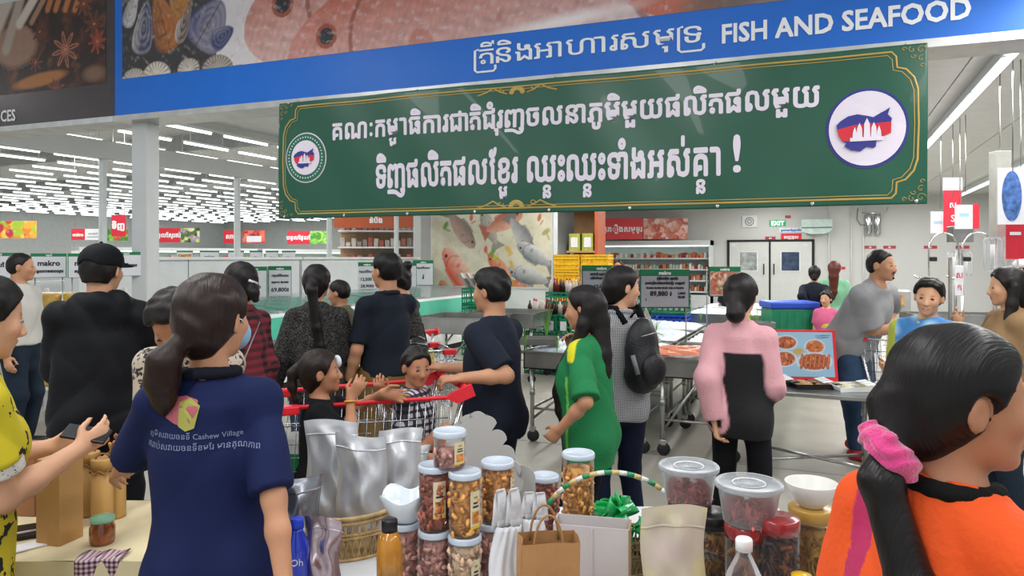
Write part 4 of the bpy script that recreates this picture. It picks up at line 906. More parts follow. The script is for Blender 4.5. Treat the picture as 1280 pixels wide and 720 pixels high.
# ------------------------------------------------------------------ fish mural wall and the bakery seen through the glass
YM = 13.6; mx0 = on_y(541, YM)[0]; mx1 = on_y(690, YM)[0]
m = MB(); m.box(mx0-.05, YM, 0, mx1+.05, YM+.2, ZC); tag(m.build('wall_mural', PANEL), kind='structure')
mw = mx1-mx0; mur = empty('fish_mural', (mx0, YM-.02, 1.05), 0, 'big wall mural of red snapper, grey fish and vegetables lying on crushed ice', 'mural')
m = MB(); m.box(-.03, -.006, -.03, mw+.03, .018, 2.46); m.build('mural_frame', PANEL, mur)
cv = Canvas(mw, 2.42, 60, 'cfc8ae')
def mu(px, py): x, d = on_y(px, YM); return x-mx0, zat(py, d)-1.05
cv.put(np.clip(.5+cv.noise(12, 2)*.5, 0, 1), 'e4e0cc', .8); cv.put(np.clip(cv.noise(40, 3)-.55, 0, 1)*1.5, 'a39a7c', .6)
for (a, b, L, an, c, be, sd, sp) in ((575, 340, 1.25, 2.2, 'd4533a', 'ecc4b0', 1, 0), (560, 375, .9, 1.9, 'd0583c', 'e8b8a0', 2, 0), (578, 288, .95, -.9, '8a7a70', 'c8a89a', 3, 0), (612, 284, .8, 2.0, '8f8c80', 'c4beb0', 4, 0), (631, 278, .9, .4, 'b0604a', 'd8a890', 5, 0), (653, 296, .9, -1.0, '76797c', 'c2c2bc', 6, 0), (668, 318, .86, 2.6, '6a7078', 'd0d2d0', 7, 0), (660, 344, .95, 2.85, '5f656d', 'd6d6d4', 8, 0), (626, 336, .8, 2.3, 'c85a38', 'e0a080', 9, 0), (648, 362, .5, .3, 'c87a60', 'e0b8a8', 10, 0)):
    x, y = mu(a, b); cv.fish(x, y, L, an, c, be, seed=sd)
for (a, b, r, c) in ((608, 312, .10, 'd8404a'), (616, 316, .12, '6f9a30'), (620, 322, .09, 'b8c848'), (636, 312, .12, 'd8b040'), (640, 330, .1, 'd8a838'), (640, 352, .1, 'a89a38'), (558, 282, .12, '6a8f38'), (683, 290, .12, '9a9a50'), (590, 272, .1, 'c8483a'), (675, 272, .1, 'b85a40'), (605, 345, .14, '8a8f50'), (636, 345, .08, 'd8c060')):
    x, y = mu(a, b); cv.ell(x, y, r, r*.5, a*.7, c, .4, .9); cv.ell(x+.05, y-.1, r*.8, r*.25, a*1.3, c, .4, .7)
cv.obj('mural_print', mur, (0, -.012, 0), m=vcol_mat('matt_print', .6))
wb = MB(); wb.box(mx1+.05, YM-.06, 0, mx1+.12, YM+.0, ZC); tag(wb.build('trim_40', PANEL), kind='structure')
board('bakery_fascia', 'long orange fascia board over the bakery shelves behind the glass', 470, 276, 18.0, 2.1, .36, 'b5562f', 'នំប៉័ង', ts=.18)
bk = empty('bakery_shelf', at(424, 18.6), YAW+.15, 'tan bakery shelving unit with packed breads and warm lamps behind the glass', 'shelf')
m = MB(); m.box(0, .3, 0, 2.5, .36, 3.0); m.build('back_panel', mat('tan_board', 'b08c68', .6, var=.06), bk)
for q in range(4):
    m = MB(); m.box(0, -.35, 1.05+q*.42, 2.5, .3, 1.09+q*.42); m.build('shelf', WP, bk)
    rr = random.Random(q); m = MB(); x = .05
    while x < 2.35: hh = rr.uniform(.1, .24); m.cur = rr.randrange(4); m.box(x, -.3, 1.09+q*.42, x+.12, .1, 1.09+q*.42+hh, .02); x += .14
    tag(m.build('bread_pack', [mat('bread_'+c, c, .4, var=.1) for c in ('b8b4b0', '9a8f88', 'c8bdb0', 'a8584a')], bk), 'rows of small packed breads', kind='stuff')
for q in range(3): m = MB(); m.lathe([(.14, 0), (.12, .05), (.03, .1)], 16, (.4+q*.8, -.2, 2.75)); m.build('warm_lamp', emis('warm_shade', 'ffe2b0', 1.6), bk)
m = MB(); m.box(0, -.35, 2.86, 2.5, .36, 3.0); m.build('top_panel', MATS['tan_board'], bk)
bs = empty('carton_shelf', (mx1+.2, 13.9, 0), 0, 'wooden shelf with brown cartons and green tea packs right of the fish mural', 'shelf')
m = MB(); m.box(0, .5, 0, .6, .56, 3.4); m.build('back_panel', mat('carton_board', '8a6848', .7), bs)
for z in (1.0, 1.75, 2.62): m = MB(); m.box(0, 0, z, .6, .5, z+.04); m.build('shelf', MATS['tan_board'], bs)
m = MB(); m.box(0, -.03, 2.66, .6, .0, 2.86); m.box(.6, 0, 0, .66, .56, 3.4); m.build('orange_edge', mat('board_b5562f', 'b5562f', .4), bs)
for q in range(2): m = MB(); m.box(.03+q*.28, .08, 1.79, .26+q*.28, .4, 2.14); m.build('carton', mat('tea_pack', '9aa040', .5, var=.2), bs); m = MB(); m.box(.07+q*.28, .072, 1.86, .22+q*.28, .08, 2.06); m.build('carton_label', PAPER, bs)
for q in range(2): m = MB(); m.box(.03+q*.28, .05, 2.66, .28+q*.28, .45, 3.1, .01); m.build('carton', mat('dark_carton', '6a3a3a', .6, var=.2), bs)
# yellow and green crates with bottles
CG = mat('crate_green', '0c7a56', .4, var=.08); CB = mat('crate_blue', '1c49b8', .4, var=.05); CY = mat('crate_yellow', 'e8b414', .45, var=.06)
def crate_mesh(w, dp, h_, m_):
    m = MB(); t = .012
    for y in (0, dp-t): 
        for z in (0, h_*.33, h_*.7, h_-.03): m.box(0, y, z, w, y+t, z+.03)
        for x in np.linspace(0, w-.02, 7): m.box(x, y+.002, 0, x+.02, y+t-.002, h_)
    for x in (0, w-t):
        for z in (0, h_*.33, h_*.7, h_-.03): m.box(x, 0, z, x+t, dp, z+.03)
        for y in np.linspace(0, dp-.02, 5): m.box(x+.002, y, 0, x+t-.002, y+.02, h_)
    m.box(0, 0, 0, w, dp, .015); return m.mesh('crate', m_)
cms = [crate_mesh(.5, .36, .28, q) for q in (CG, CB, CY)]
bot = MB(); bot.lathe([(.0, 0), (.032, 0), (.033, .13), (.03, .16), (.012, .2), (.012, .235), (.0, .235)], 10); botm = [bot.mesh('bottle', mat('bottle_'+c, c, .15)) for c in ('2a1208', '5a1a10', 'b8b0a0', 'c8b8b8')]
capm = MB(); capm.lathe([(0, .0), (.015, 0), (.015, .03), (0, .03)], 8); capm = capm.mesh('cap', mat('cap_red', 'b8202a', .4))
# the crates stand in stepped rows running away from the viewer
nrow = 0
CRD = ['first', 'second', 'third', 'fourth', 'fifth', 'sixth', 'seventh']
a0 = at(655, 10.3); dirx = Vector((math.cos(-.02), math.sin(-.02), 0))
bn = 0
for row in range(2):
    for i in range(3+row):
        p = Vector((a0.x+i*.53+row*.1, a0.y+row*.6, 0)); lv = 3+row
        for z in range(lv):
            k_ = 1 if (i+z*2+row) % 5 == 3 else 0
            r = empty('bottle_crate', (p.x, p.y, z*.285), 0, '%s bottle crate, %s of the %s row behind the fish tables, %s' % (('green', 'blue')[k_], CRD[i], ('front', 'rear')[row], ('on the floor', 'second layer', 'third layer', 'topmost layer')[z]), 'crate', 'bottle crates behind the fish tables')
            link('crate_body', cms[k_], r)
        for q in range(10):
            bx = .05+(q % 5)*.1; by = .1+(q//5)*.17; mi = (q*3+i+row*2) % 4; b_ = link('bottle', botm[mi], None, (p.x+bx, p.y+by, lv*.285-.055))
            tag(b_, ('dark brown', 'reddish', 'clear', 'pale')[mi]+' sauce bottle standing in the %s crate of the %s crate row' % (CRD[i], ('front', 'rear')[row]), 'bottle', 'sauce bottles in the %s crate of the %s row' % (CRD[i], ('front', 'rear')[row]))
            if (q+i) % 2: c_ = link('cap', capm, b_, (0, 0, .225))
        if row == 0:
            for q in range(3): m = MB(); m.box(0, 0, 0, .09, .003, .13); c_ = m.build('price_tag', PAPER, None, (p.x+.02+q*.17, p.y-.006, 2.2*.285)); tag(c_, 'small white tag clipped on the %s crate of the front row' % CRD[i], 'price tag', 'white tags on the %s crate' % CRD[i])
YO = [('yellow', CY)]
for i in range(2):
    for z in range(6):
        p = Vector((on_y(694, 12.4)[0]+i*.52, 12.3, z*.285)); r = empty('bottle_crate', p, 0, 'yellow crate in the tall stack by the back, %s stack from the mural, layer %s' % (CRD[i], CRD[z]), 'crate', 'yellow crates behind the bottles'); link('crate_body', cms[2], r)
        m = MB(); m.box(.02, .02, .02, .48, .34, .27); m.build('crate_wall', CY, r)
# small green crate near the mural with white sheets
for z in range(4): p = at(577, 12.2); r = empty('bottle_crate', (p.x, p.y, z*.285), 0, 'green crate in the stack below the mural behind the steel tables, layer %s' % CRD[z], 'crate', 'green crates below the mural'); link('crate_body', cms[0], r)
for q in range(3): m = MB(); m.box(-.02, 0, 0, .02, .3, .28); o = m.build('steel_tray', STEEL, None, (p.x+.1+q*.13, p.y+.02, 1.145)); o.rotation_euler.y = -.6; tag(o, 'steel tray leaning in the green crate by the mural, %s' % ('left', 'middle', 'right')[q], 'tray', 'trays leaning in the green crate')
# ------------------------------------------------------------------ steel tables
def steel_table(label, loc, rz, w, dp, h_, rim=.16, cast=True, shelfz=None, name='steel_table', brace=True, apron=.05, basin=True):
    r = empty(name, loc, rz, label, 'table')
    m = MB(); 
    if basin: m.box(0, 0, h_-rim, w, dp, h_-rim+.01); m.box(0, 0, h_-rim, w, .012, h_); m.box(0, dp-.012, h_-rim, w, dp, h_); m.box(0, 0, h_-rim, .012, dp, h_); m.box(w-.012, 0, h_-rim, w, dp, h_); m.box(-.02, -.02, h_-.015, w+.02, .012, h_); m.box(-.02, dp-.01, h_-.015, w+.02, dp+.02, h_)
    else: m.box(0, 0, h_-.035, w, dp, h_, .008)
    m.build('table_top', STEEL, r)
    zl = .13 if cast else .0
    for x in (.06, w-.06):
        for y in (.06, dp-.06):
            m = MB(); m.tube([(x, y, zl), (x, y, h_-(rim if basin else .03))], .02, 8); m.tube([(x, y, .42), (x, y, .47)], .026, 8); l = m.build('leg', STEEL, r)
            if cast: m = MB(); m.lathe([(.0, -.014), (.05, -.014), (.055, -.008), (.055, .008), (.05, .014), (0, .014)], 14); w_ = m.build('caster', DARK, l, (x+.01, y, .055), (PI/2, 0, .4)); 
            if cast: m = MB(); m.box(x-.02, y-.022, .09, x+.03, y+.022, .135, .004); m.build('caster_fork', STEEL, l)
    if brace:
        for (a, b) in (((.06, .06), (w-.06, .06)), ((.06, dp-.06), (w-.06, dp-.06)), ((.06, .06), (.06, dp-.06)), ((w-.06, .06), (w-.06, dp-.06))):
            m = MB(); m.tube([(a[0], a[1], .30), (b[0], b[1], .30)], .012, 6); m.build('stretcher', STEEL, r)
        for s_ in (0, 1): m = MB(); m.tube([(.06, .06+s_*(dp-.12), .2), (w*.5, .06+s_*(dp-.12), h_-.2)], .012, 6); m.build('cross_brace', STEEL, r)
    return r
ICE = pat_mat('crushed_ice', lambda k: k.ramp(_ns(k, 26), [(.3, '9fb0bb'), (.6, 'c4d0d8'), (.8, 'e4eaee')]), .35)
FX0 = at(652, 6.4).x; FY = 5.95
def ice_heap(label, x, y, w, dp, z, hh=.09, seed=1, group='crushed ice in the fish tables'):
    r = np.random.RandomState(seed); a = r.rand(6)*6
    m = MB(); m.grid(lambda u, v: (x+u*w, y+v*dp, z+hh*(math.sin(PI*min(1, max(0, u)))**.35)*(math.sin(PI*v)**.35)*(.8+.25*math.sin(u*9+a[0])*math.sin(v*8+a[1])+.08*math.sin(u*31+a[2])*math.sin(v*37+a[3])+.05*r.rand())), 44, 30)
    o = m.build('crushed_ice', ICE); tag(o, label, 'ice', kind='stuff'); return o
cols_ = [(FX0, 1.12), (FX0+1.17, .68)]
rows_ = [(5.95, 1.15), (7.2, 1.1), (8.4, .9), (10.9, 1.0), (12.3, 1.0)]
names_ = ['nearest', 'second', 'third', 'fourth', 'fifth']
for j, (y, dp) in enumerate(rows_):
    for i, (x, w) in enumerate(cols_):
        if j >= 3:
            x += .55
            if i: continue
        t = steel_table('stainless fish table on casters filled with ice, %s row, %s column' % (names_[j], ('left', 'right')[i]), (x, y, 0), 0, w, dp, .82, name='fish_table')
        steelpart = (i == 1 and j in (0, 1))
        if not steelpart: ice_heap('crushed ice heaped in the fish table of the %s row, %s column' % (names_[j], ('left', 'right')[i]), x+.02, y+.02, w-.04, dp-.04, .79, .09, 3*j+i)
        else:
            for q in range(4):
                m = MB(); m.grid(lambda u, v: (x+.03+u*(w-.06), y+.05+(q+v)*(dp-.1)/4, .79+.025*math.sin(v*PI)), 2, 6); o = m.build('curved_cover', STEEL); tag(o, 'curved steel cover lying across the %s row right table, %s from the front' % (names_[j], CRD[q]), 'cover', 'steel lids on the fish tables')
ice_heap('flat bed of crushed ice with salmon fillets on the nearest right table', FX0+1.19, 5.97, .64, .42, .81, .03, 77)
m = MB(); m.prism([(0, 0), (.28, .0), (.14, .33)], 'y', 0, .008); o = m.build('divider_plate', mat('divider', 'c8c4b8', .4), None, (at(805, 6.7).x-.12, at(805, 6.7).y, .86)); tag(o, 'pale triangular divider plate standing in the ice behind the backpack', 'divider')
# fillets
SAL = pat_mat('salmon_flesh', lambda k: k.ramp(_wv(k, 30), [(.2, 'd8603a'), (.6, 'e88a60'), (.9, 'f0b89c')]), .35)
rr = random.Random(2)
def fillet_mesh():
    m = MB(); m.grid(lambda u, v: ((u-.5)*.26, (v-.5)*.11*(math.sin(PI*min(.98, u*.9+.06))**.6), .035*math.sin(PI*u)**.6*math.sin(PI*v)**.6), 12, 8)
    m.grid(lambda u, v: ((u-.5)*.26, (v-.5)*.11*(math.sin(PI*min(.98, u*.9+.06))**.6), -.002), 4, 2); return m.mesh('salmon_fillet', SAL)
fm_ = fillet_mesh(); fs_ = MATS.setdefault('fish_skin', mat('fish_skin', 'b4a8a0', .25, var=.2, vscale=20))
for i in range(15):
    px_ = 803+i % 8*11+rr.uniform(-3, 3); d_ = 5.9+(i//8)*.22+rr.uniform(0, .06); p = at(px_, d_, .845+(i//8)*.0+rr.uniform(0, .03))
    o = link('salmon_fillet', fm_, None, p, (rr.uniform(-.1, .1), rr.uniform(-.1, .1), YAW+rr.uniform(-.7, .7))); tag(o, 'orange pink salmon fillet lying on the ice between backpack and pink sleeve', 'fillet', 'salmon fillets on the ice')
# ribbons of grass leaves stuck in the ice
LEAF = mat('leaf_green', '6fa83a', .5, var=.2)
def tuft(label, px, d, z, sc=1, n=9, seed=0):
    r = random.Random(seed); root = empty('leaf_tuft', at(px, d, z), 0, label, 'plant')
    for i in range(n):
        a = r.uniform(0, 6.28); L = r.uniform(.14, .26)*sc; lean_ = r.uniform(.15, .6); m = MB(); w = .010*sc
        m.grid(lambda u, v: ((math.cos(a)*lean_*L*v*v+(u-.5)*w*(1-v*.9)*-math.sin(a)), (math.sin(a)*lean_*L*v*v+(u-.5)*w*(1-v*.9)*math.cos(a)), L*v*(1-.25*v*lean_)), 2, 5); m.build('leaf', LEAF, root)
    return root
for i, (a, d_, z, sc, nm) in enumerate(((684, 6.95, .85, 1.6, 'tall green leaf tuft standing before the blue crates'), (696, 6.15, .85, .9, 'small leaf tuft at the front edge of the ice left of the girl'), (712, 6.2, .85, 1.0, 'leaf tuft beside the hand of the girl in green'), (812, 7.4, .85, 1.1, 'leaf tuft below the big price sign'), (820, 7.5, .85, .9, 'second leaf tuft below the big price sign, to its right'), (876, 9.0, .85, .8, 'small leaf tuft on the ice right of the big price sign'), (657, 6.3, .86, 1.1, 'leaf tuft right beside the navy shirt man'), (940, 7.9, .86, 1.2, 'leaf tuft right of the girl in pink and black'), (946, 8.6, .86, 1.0, 'leaf tuft behind the empty steel tray'), (938, 8.9, .86, 1.0, 'rear leaf tuft right of the low bun'))): tuft(nm, a, d_, z, sc, 10, i)
for (a, d_, nm) in ((671, 6.6, 'open steel tray on the ice before the green crates'), (944, 7.3, 'empty steel tray at the end of the right ice bed'), (944, 8.2, 'small steel tray stacked behind the empty tray')):
    m = MB(); m.box(-.2, -.12, 0, .2, .12, .006); m.box(-.2, -.12, 0, -.192, .12, .06); m.box(.192, -.12, 0, .2, .12, .06); m.box(-.2, -.12, 0, .2, -.112, .06); m.box(-.2, .112, 0, .2, .12, .06); o = m.build('steel_tray', STEEL, None, at(a, d_, .86), (0, 0, .3)); tag(o, nm, 'tray')
# blue and green bin right
bb = empty('lidded_bin', at(985, 9.6), YAW, 'green crate bin with bright blue lid behind the grilled food poster', 'bin')
m = MB(); m.box(-.28, -.2, 0, .32, .25, .98, .02); m.build('bin_body', CG, bb); m = MB(); m.box(-.3, -.22, .98, .34, .27, 1.07, .02); m.build('lid', CB, bb)
for q in range(6): m = MB(); m.box(-.285+q*.1, -.206, .1, -.23+q*.1, -.198, .92); m.build('slat', CG, bb)
# two steel tables in front of the mural
steel_table('stainless wheeled table left, before the white wall under the mural', at(520, 8.9), YAW-.35, .95, .8, .92, rim=.2)
steel_table('second stainless wheeled table just behind the first at its right', at(588, 9.7), YAW-.35, .9, .8, .92, rim=.2)
# big price sign and others over the fish tables
def pic_fish(seed):
    return veg(seed, ['c8604a', 'd89a80', 'a84a3a', 'e0c0b0', '5a7a40', 'f0e0d0'], 60, 'c88a70', .03, .07)
GCARD = mat('grey_card', 'a9a9b2', .5, var=.02)
def bigsign(label, px, py, d, w, h_, body, heading='makro', face=0, pic=None, post=True):
    z = zat(py, d)-h_/2; r = empty('price_sign', at(px, d, z), YAW+math.radians(face), label, 'sign')
    m = MB(); m.box(-w/2, 0, 0, w/2, .015, h_); m.build('frame', mat('sign_frame', '1e5a4a', .4), r); m = MB(); m.box(-w/2+.004, -.004, h_*.84, w/2-.004, .0, h_-.004); m.build('heading_band', GREEN, r)
    m = MB(); m.box(-w/2+.012, -.004, .012, w/2-.012, .0, h_*.83); m.build('card', GCARD if not pic else PAPER, r)
    text('heading', heading, WINK, r, (0, -.006, h_*.87), h_*.12, bold=.003)
    for t, sz, x, zz in body: text('lettering', t, INK, r, (x*w, -.007, h_*zz), h_*sz, bold=.0025)
    if pic: 
        c = Canvas(w-.03, h_*.78, 90, 'c07a60'); q = random.Random(5)
        for i in range(70): c.ell(q.uniform(0, w), q.uniform(0, h_*.8), .035, .014, q.uniform(0, 3), q.choice(['d86a4a', 'e8b8a0', 'f0d8c8', 'b84a38', '6a8a48']), .4)
        c.obj('photo_print', r, (-w/2+.015, -.006, .02))
    for s_ in (-1, 1): m = MB(); m.tube([(s_*(w/2-.03) if s_ > 0 else -w/2-.02, .02, -(z-.80)), (s_*(w/2-.03) if s_ > 0 else -w/2-.02, .02, h_)], .006, 6); m.build('stand', STEEL, r)
    return r
bigsign('big grey price sign with green top, middle of the fish tables', 831, 361, 6.8, .47, .365, [('(ត្រីសាម៉ុង ស្រស់)', .085, .05, .74), ('(សាច់ត្រីសាម៉ុងហាន់ជាដុំ) 1កញ្ចប់', .08, 0, .62), ('PHASA GUNG KHAI TAK & FILLETS', .062, 0, .50), ('89,880 ៛', .17, -.08, .32), ('1,500G', .07, .33, .36), ('22.00', .08, .33, .26), ('៛', .07, -.38, .2)])
bigsign('grey price sign with green top partly behind the profile of the backpack carrier', 752, 352, 7.6, .42, .34, [('សាច់ត្រី ស្រស់', .09, -.1, .7), ('(ត្រីរ៉ស់ធំស្រស់) កញ្ចប់', .08, 0, .58), ('12,800 ៛', .15, 0, .3)])
bigsign('green topped sign with a photo of seafood above the low bun', 906, 352, 8.2, .36, .34, [], pic=True)
m = MB(); m.box(-.5, -.004, 0, .5, .004, .02); o = m.build('card_rail', STEEL, None, at(800, 7.0, 1.68), (0, 0, YAW)); bpy.data.objects.remove(o)
m = MB(); m.box(0, 0, 0, .05, .01, .3)
# right table with trays and poster
tx = Vector((2.57, 5.05, 0)); T0 = RGT*2.57+FWD*5.05-Vector((1.35, 0, 0))
rt = steel_table('low stainless table with trays of fish and the grilled food poster', (T0.x+.42, T0.y, 0), 0, .93, .62, .665, cast=False, brace=False, basin=False, name='display_table')
m = MB(); m.tube([(.06, .06, .12), (.87, .56, .12)], .012, 6); m.build('cross_brace', STEEL, rt); m = MB(); m.tube([(.06, .56, .12), (.87, .06, .145)], .012, 6); m.build('cross_brace', STEEL, rt)
po = empty('grilled_food_poster', at(1004, 5.72, .668), YAW+math.radians(-6), 'red framed poster of grilled chicken and skewers tilted on the low steel table', 'poster')
po.rotation_euler = (math.radians(-12), 0, YAW+math.radians(-6))
m = MB(); m.box(-.27, 0, 0, .27, .02, .41, .004); m.build('frame', RED, po)
c = Canvas(.49, .355, 200, '8fb4cc')
def plate(x, y, a, b, cc, edge='c7d2d8'):
    c.ell(x, y, a*1.12, b*1.12, .05, edge, .1); c.ell(x, y, a, b, .05, cc, .15)
plate(.13, .27, .085, .055, 'a8502a'); plate(.35, .24, .075, .055, 'b0602c'); plate(.11, .14, .09, .06, '9c4a22'); plate(.34, .12, .13, .07, 'a84e28')
q_ = random.Random(4)
for i in range(90):
    x, y = q_.choice(((.13, .27), (.35, .24), (.11, .14), (.34, .12))); a = q_.uniform(0, 6.28); rr_ = q_.uniform(0, 1)**.5
    c.ell(x+math.cos(a)*.07*rr_, y+math.sin(a)*.042*rr_, .014, .009, q_.uniform(0, 3), q_.choice(['c86a30', '8a3a1c', 'd88a48', '6a2a14', 'b85a2a']), .3)
for i in range(7): c.line(.235+i*.034, .07, .250+i*.034, .17, .02, '96401e'); c.line(.235+i*.034, .08, .250+i*.034, .17, .007, 'd07a40')
c.ell(.22, .20, .05, .03, .2, 'b89a4a', .3)
for a_ in ((.36, .325, .47, .33), (.37, .31, .46, .314)): c.line(*a_, .006, '2a3a6a')
c.rect(0, 0, .49, .06, 'd8343e', 0) 
c.obj('poster_print', po, (-.245, -.003, .035), m=vcol_mat('gloss_print', .5))
m = MB(); m.prism([(.05, .0), (.24, .0), (.03, .38)], 'x', .235, .25); m.build('support_leg', RED, po)
def tray(label, px, d, col, rim, seed, w=.34):
    r = empty('food_tray', at(px, d, .667), YAW+.05, label, 'tray'); m = MB()
    m.prism([(-w/2+.02, 0), (w/2-.02, 0), (w/2, .035), (w/2-.01, .035), (w/2-.03, .008), (-w/2+.03, .008), (-w/2+.01, .035), (-w/2, .035)], 'y', -.12, .12); m.box(-w/2, -.125, .0, w/2, -.12, .035); m.box(-w/2, .12, 0, w/2, .125, .035); m.build('tray_shell', rim, r)
    q = random.Random(seed)
    for i in range(8):
        m = MB(); m.grid(lambda u, v: ((u-.5)*.15, (v-.5)*.05*math.sin(PI*min(.97, u+.03))**.5, .012*math.sin(PI*v)*math.sin(PI*u)**.3), 8, 5); m.build('fish_piece', col, r, (-.075+(i % 2)*.15+q.uniform(-.01, .01), -.085+(i//2)*.055, .016+i*.002), (q.uniform(-.1, .1), q.uniform(-.1, .1), q.uniform(-.3, .3)))
    m = MB()
    for i in range(3): m = MB(); m.box(-.04, -.02, 0, .04, .02, .003); m.build('price_sticker', PAPER, r, (w*.25, -.07+i*.06, .045+i*.003), (.1, -.1, .1))
    return r
tray('black tray of silver fish under the left corner of the poster', 969, 5.62, mat('silver_fish', 'a8a49a', .3, var=.2, vscale=30), BLACK, 1, .28)
tray('black tray of brown dried fish, middle of three on the low table', 1015, 5.5, mat('brown_fish', 'a8805c', .4, var=.25, vscale=30), BLACK, 2)
tray('white tray of green and pale fish, right of the poster', 1068, 5.38, mat('pale_fish', 'b8b494', .4, var=.25, vscale=30), WP, 3)
# ------------------------------------------------------------------ doors, back wall fittings
dx0 = on_y(911, YB)[0]; dx1 = on_y(1016, YB)[0]; dm = (dx0+dx1)/2
DW = mat('door_white', 'd0d3d1', .4, var=.015)
for i, (a, b) in enumerate(((dx0, dm), (dm, dx1))):
    r = empty('door_%d' % (i+1), (a, YB-.03, 0)); tag(r, kind='structure'); w = b-a
    m = MB(); m.box(.03, -.03, .02, w-.03, .02, 2.16, .01); m.build('door_leaf', DW, r)
    m = MB(); m.box(w*.25, -.04, 1.2, w*.72, -.03, 1.86); m.build('window_frame', PANEL, r)
    m = MB(); m.box(w*.28, -.046, 1.23, w*.69, -.04, 1.83); m.build('window_pane', mat('door_glass_%d' % i, ('9fa6a4', '3f4c66')[i], .15, var=.25, vscale=5), r)
    m = MB(); m.tube([(w*(.86 if i == 0 else .1), -.07, 1.1), (w*(.86 if i == 0 else .1), -.07, 1.45)], .02); m.build('door_handle', DARK, r)
    m = MB(); m.box(w*(.06 if i == 0 else .78), -.045, 2.02, w*(.06 if i == 0 else .78)+.14, -.03, 2.1); m.build('door_notice', PAPER, r)
m = MB(); m.box(dx0-.05, YB-.05, 0, dx0+.02, YB, 2.2); m.box(dx1-.02, YB-.05, 0, dx1+.05, YB, 2.2); m.box(dx0-.05, YB-.05, 2.17, dx1+.05, YB, 2.24); m.box(dm-.03, YB-.055, 0, dm+.03, YB, 2.17); tag(m.build('trim_41', DARK), kind='structure')
def wallsign(label, px, py, w, h_, col, txt=None, name='wall_sign', ts=None, Y=YB):
    x, d = on_y(px, Y); r = empty(name, (x, Y-.02, zat(py, d)-h_/2), 0, label, 'sign'); m = MB(); m.box(-w/2, 0, 0, w/2, .02, h_); m.build('plate', mat('plate_'+col, col, .4), r)
    if txt: text('lettering', txt, WINK if col != 'e6ebee' else BINK, r, (0, -.004, h_*.25), ts or h_*.6, bold=.006)
    return r
ex = wallsign('green lit EXIT sign above the double door', 972, 279, .5, .2, '1fae6a', None, 'exit_sign'); text('lettering', 'EXIT', emis('exit_light', 'eafff2', 1.5), ex, (0, -.004, .03), .2, bold=.01)
wallsign('white sign with blue line above the red door sign', 989, 287.5, .72, .14, 'e6ebee', 'ចូលបានតែបុគ្គលិក')
wallsign('bright red sign above the double door', 989, 296, .62, .22, 'd8202e', 'ចេញចូល')
wallsign('small dark red sign left of the bright red door sign', 963, 297.5, .32, .09, 'b03848', 'ទ្វារ')
wallsign('small red plate beside the EXIT sign', 985, 271, .17, .09, 'b03848')
wallsign('small red plate below the steel filters, left one', 1088, 309, .33, .09, 'b03848', 'ទឹក'); wallsign('small red plate below the steel filters, right one', 1112, 309, .34, .09, 'b03848', 'ទឹក')
wallsign('small red plate above the left swan neck tap', 1163, 309, .35, .09, 'b03848', 'ទឹក'); wallsign('small red plate behind the hanging scale', 1203, 309, .35, .09, 'b03848', 'ទឹក')
wallsign('red and white notice beside the reddish hair', 1050, 335, .3, .08, 'd8202e', 'ហាម')
def wallthing(name, label, px, py, parts, cat, Y=YB, rz=0):
    x, d = on_y(px, Y); r = empty(name, (x, Y, zat(py, d)), rz, label, cat)
    for nm, mb, mt in parts: mb.build(nm, mt, r)
    return r
def mb(f): m = MB(); f(m); return m
wallthing('extractor_fan', 'square white fan vent on the back wall left of the EXIT sign', 937, 277, [('vent_plate', mb(lambda m: m.box(-.24, -.05, -.2, .24, 0, .2, .02)), PANEL), ('fan_ring', mb(lambda m: m.tube([(.13*math.cos(a*.5236), -.06, .13*math.sin(a*.5236)) for a in range(12)], .012, 6, True)), GREY), ('fan_ring', mb(lambda m: m.tube([(.06*math.cos(a*.5236), -.06, .06*math.sin(a*.5236)) for a in range(12)], .012, 6, True)), GREY)], 'fan')
wallthing('air_curtain', 'rounded white air curtain on the back wall right of the door signs', 1021, 285, [('housing', mb(lambda m: m.prism([(.45, .26), (.45, -.02), (.38, -.14), (.2, -.2), (-.2, -.2), (-.38, -.14), (-.45, -.02), (-.45, .26)], 'y', -.35, 0)), mat('curtain_white', 'c3d8d2', .35)), ('front_lip', mb(lambda m: m.box(-.44, -.36, -.02, .44, -.35, .02)), GREY)], 'air unit')
def cyl(px, c): return mb(lambda m: m.lathe([(0, -.35), (.085, -.33), (.10, -.28), (.10, .22), (.085, .27), (.04, .3), (0, .3)], 14, c))
wallthing('water_filter', 'pair of steel water filter cylinders with pipes on the back wall', 1091, 280, [('filter_body', cyl(0, (-.13, -.15, 0)), CHROME), ('filter_body', cyl(0, (.13, -.15, 0)), CHROME), ('pipe', mb(lambda m: m.tube([(-.3, -.1, .36), (-.1, -.15, .33), (.13, -.15, .33), (.35, -.1, .36), (.42, -.05, .5)], .02)), CHROME), ('hose', mb(lambda m: m.tube([(-.13, -.15, -.05), (-.35, -.05, -.02), (-.45, -.05, .15), (-.42, -.05, .5)], .014)), GREY)], 'filter')
for i, px_ in enumerate((1036, 1064, 1079)): m = MB(); x, d = on_y(px_, YB); m.tube([(x, YB-.04, 0), (x, YB-.04, ZC)], .02); o = m.build('wall_conduit', PANEL); tag(o, 'white vertical conduit on the back wall, %s of three' % ('left', 'middle', 'right')[i], 'pipe')
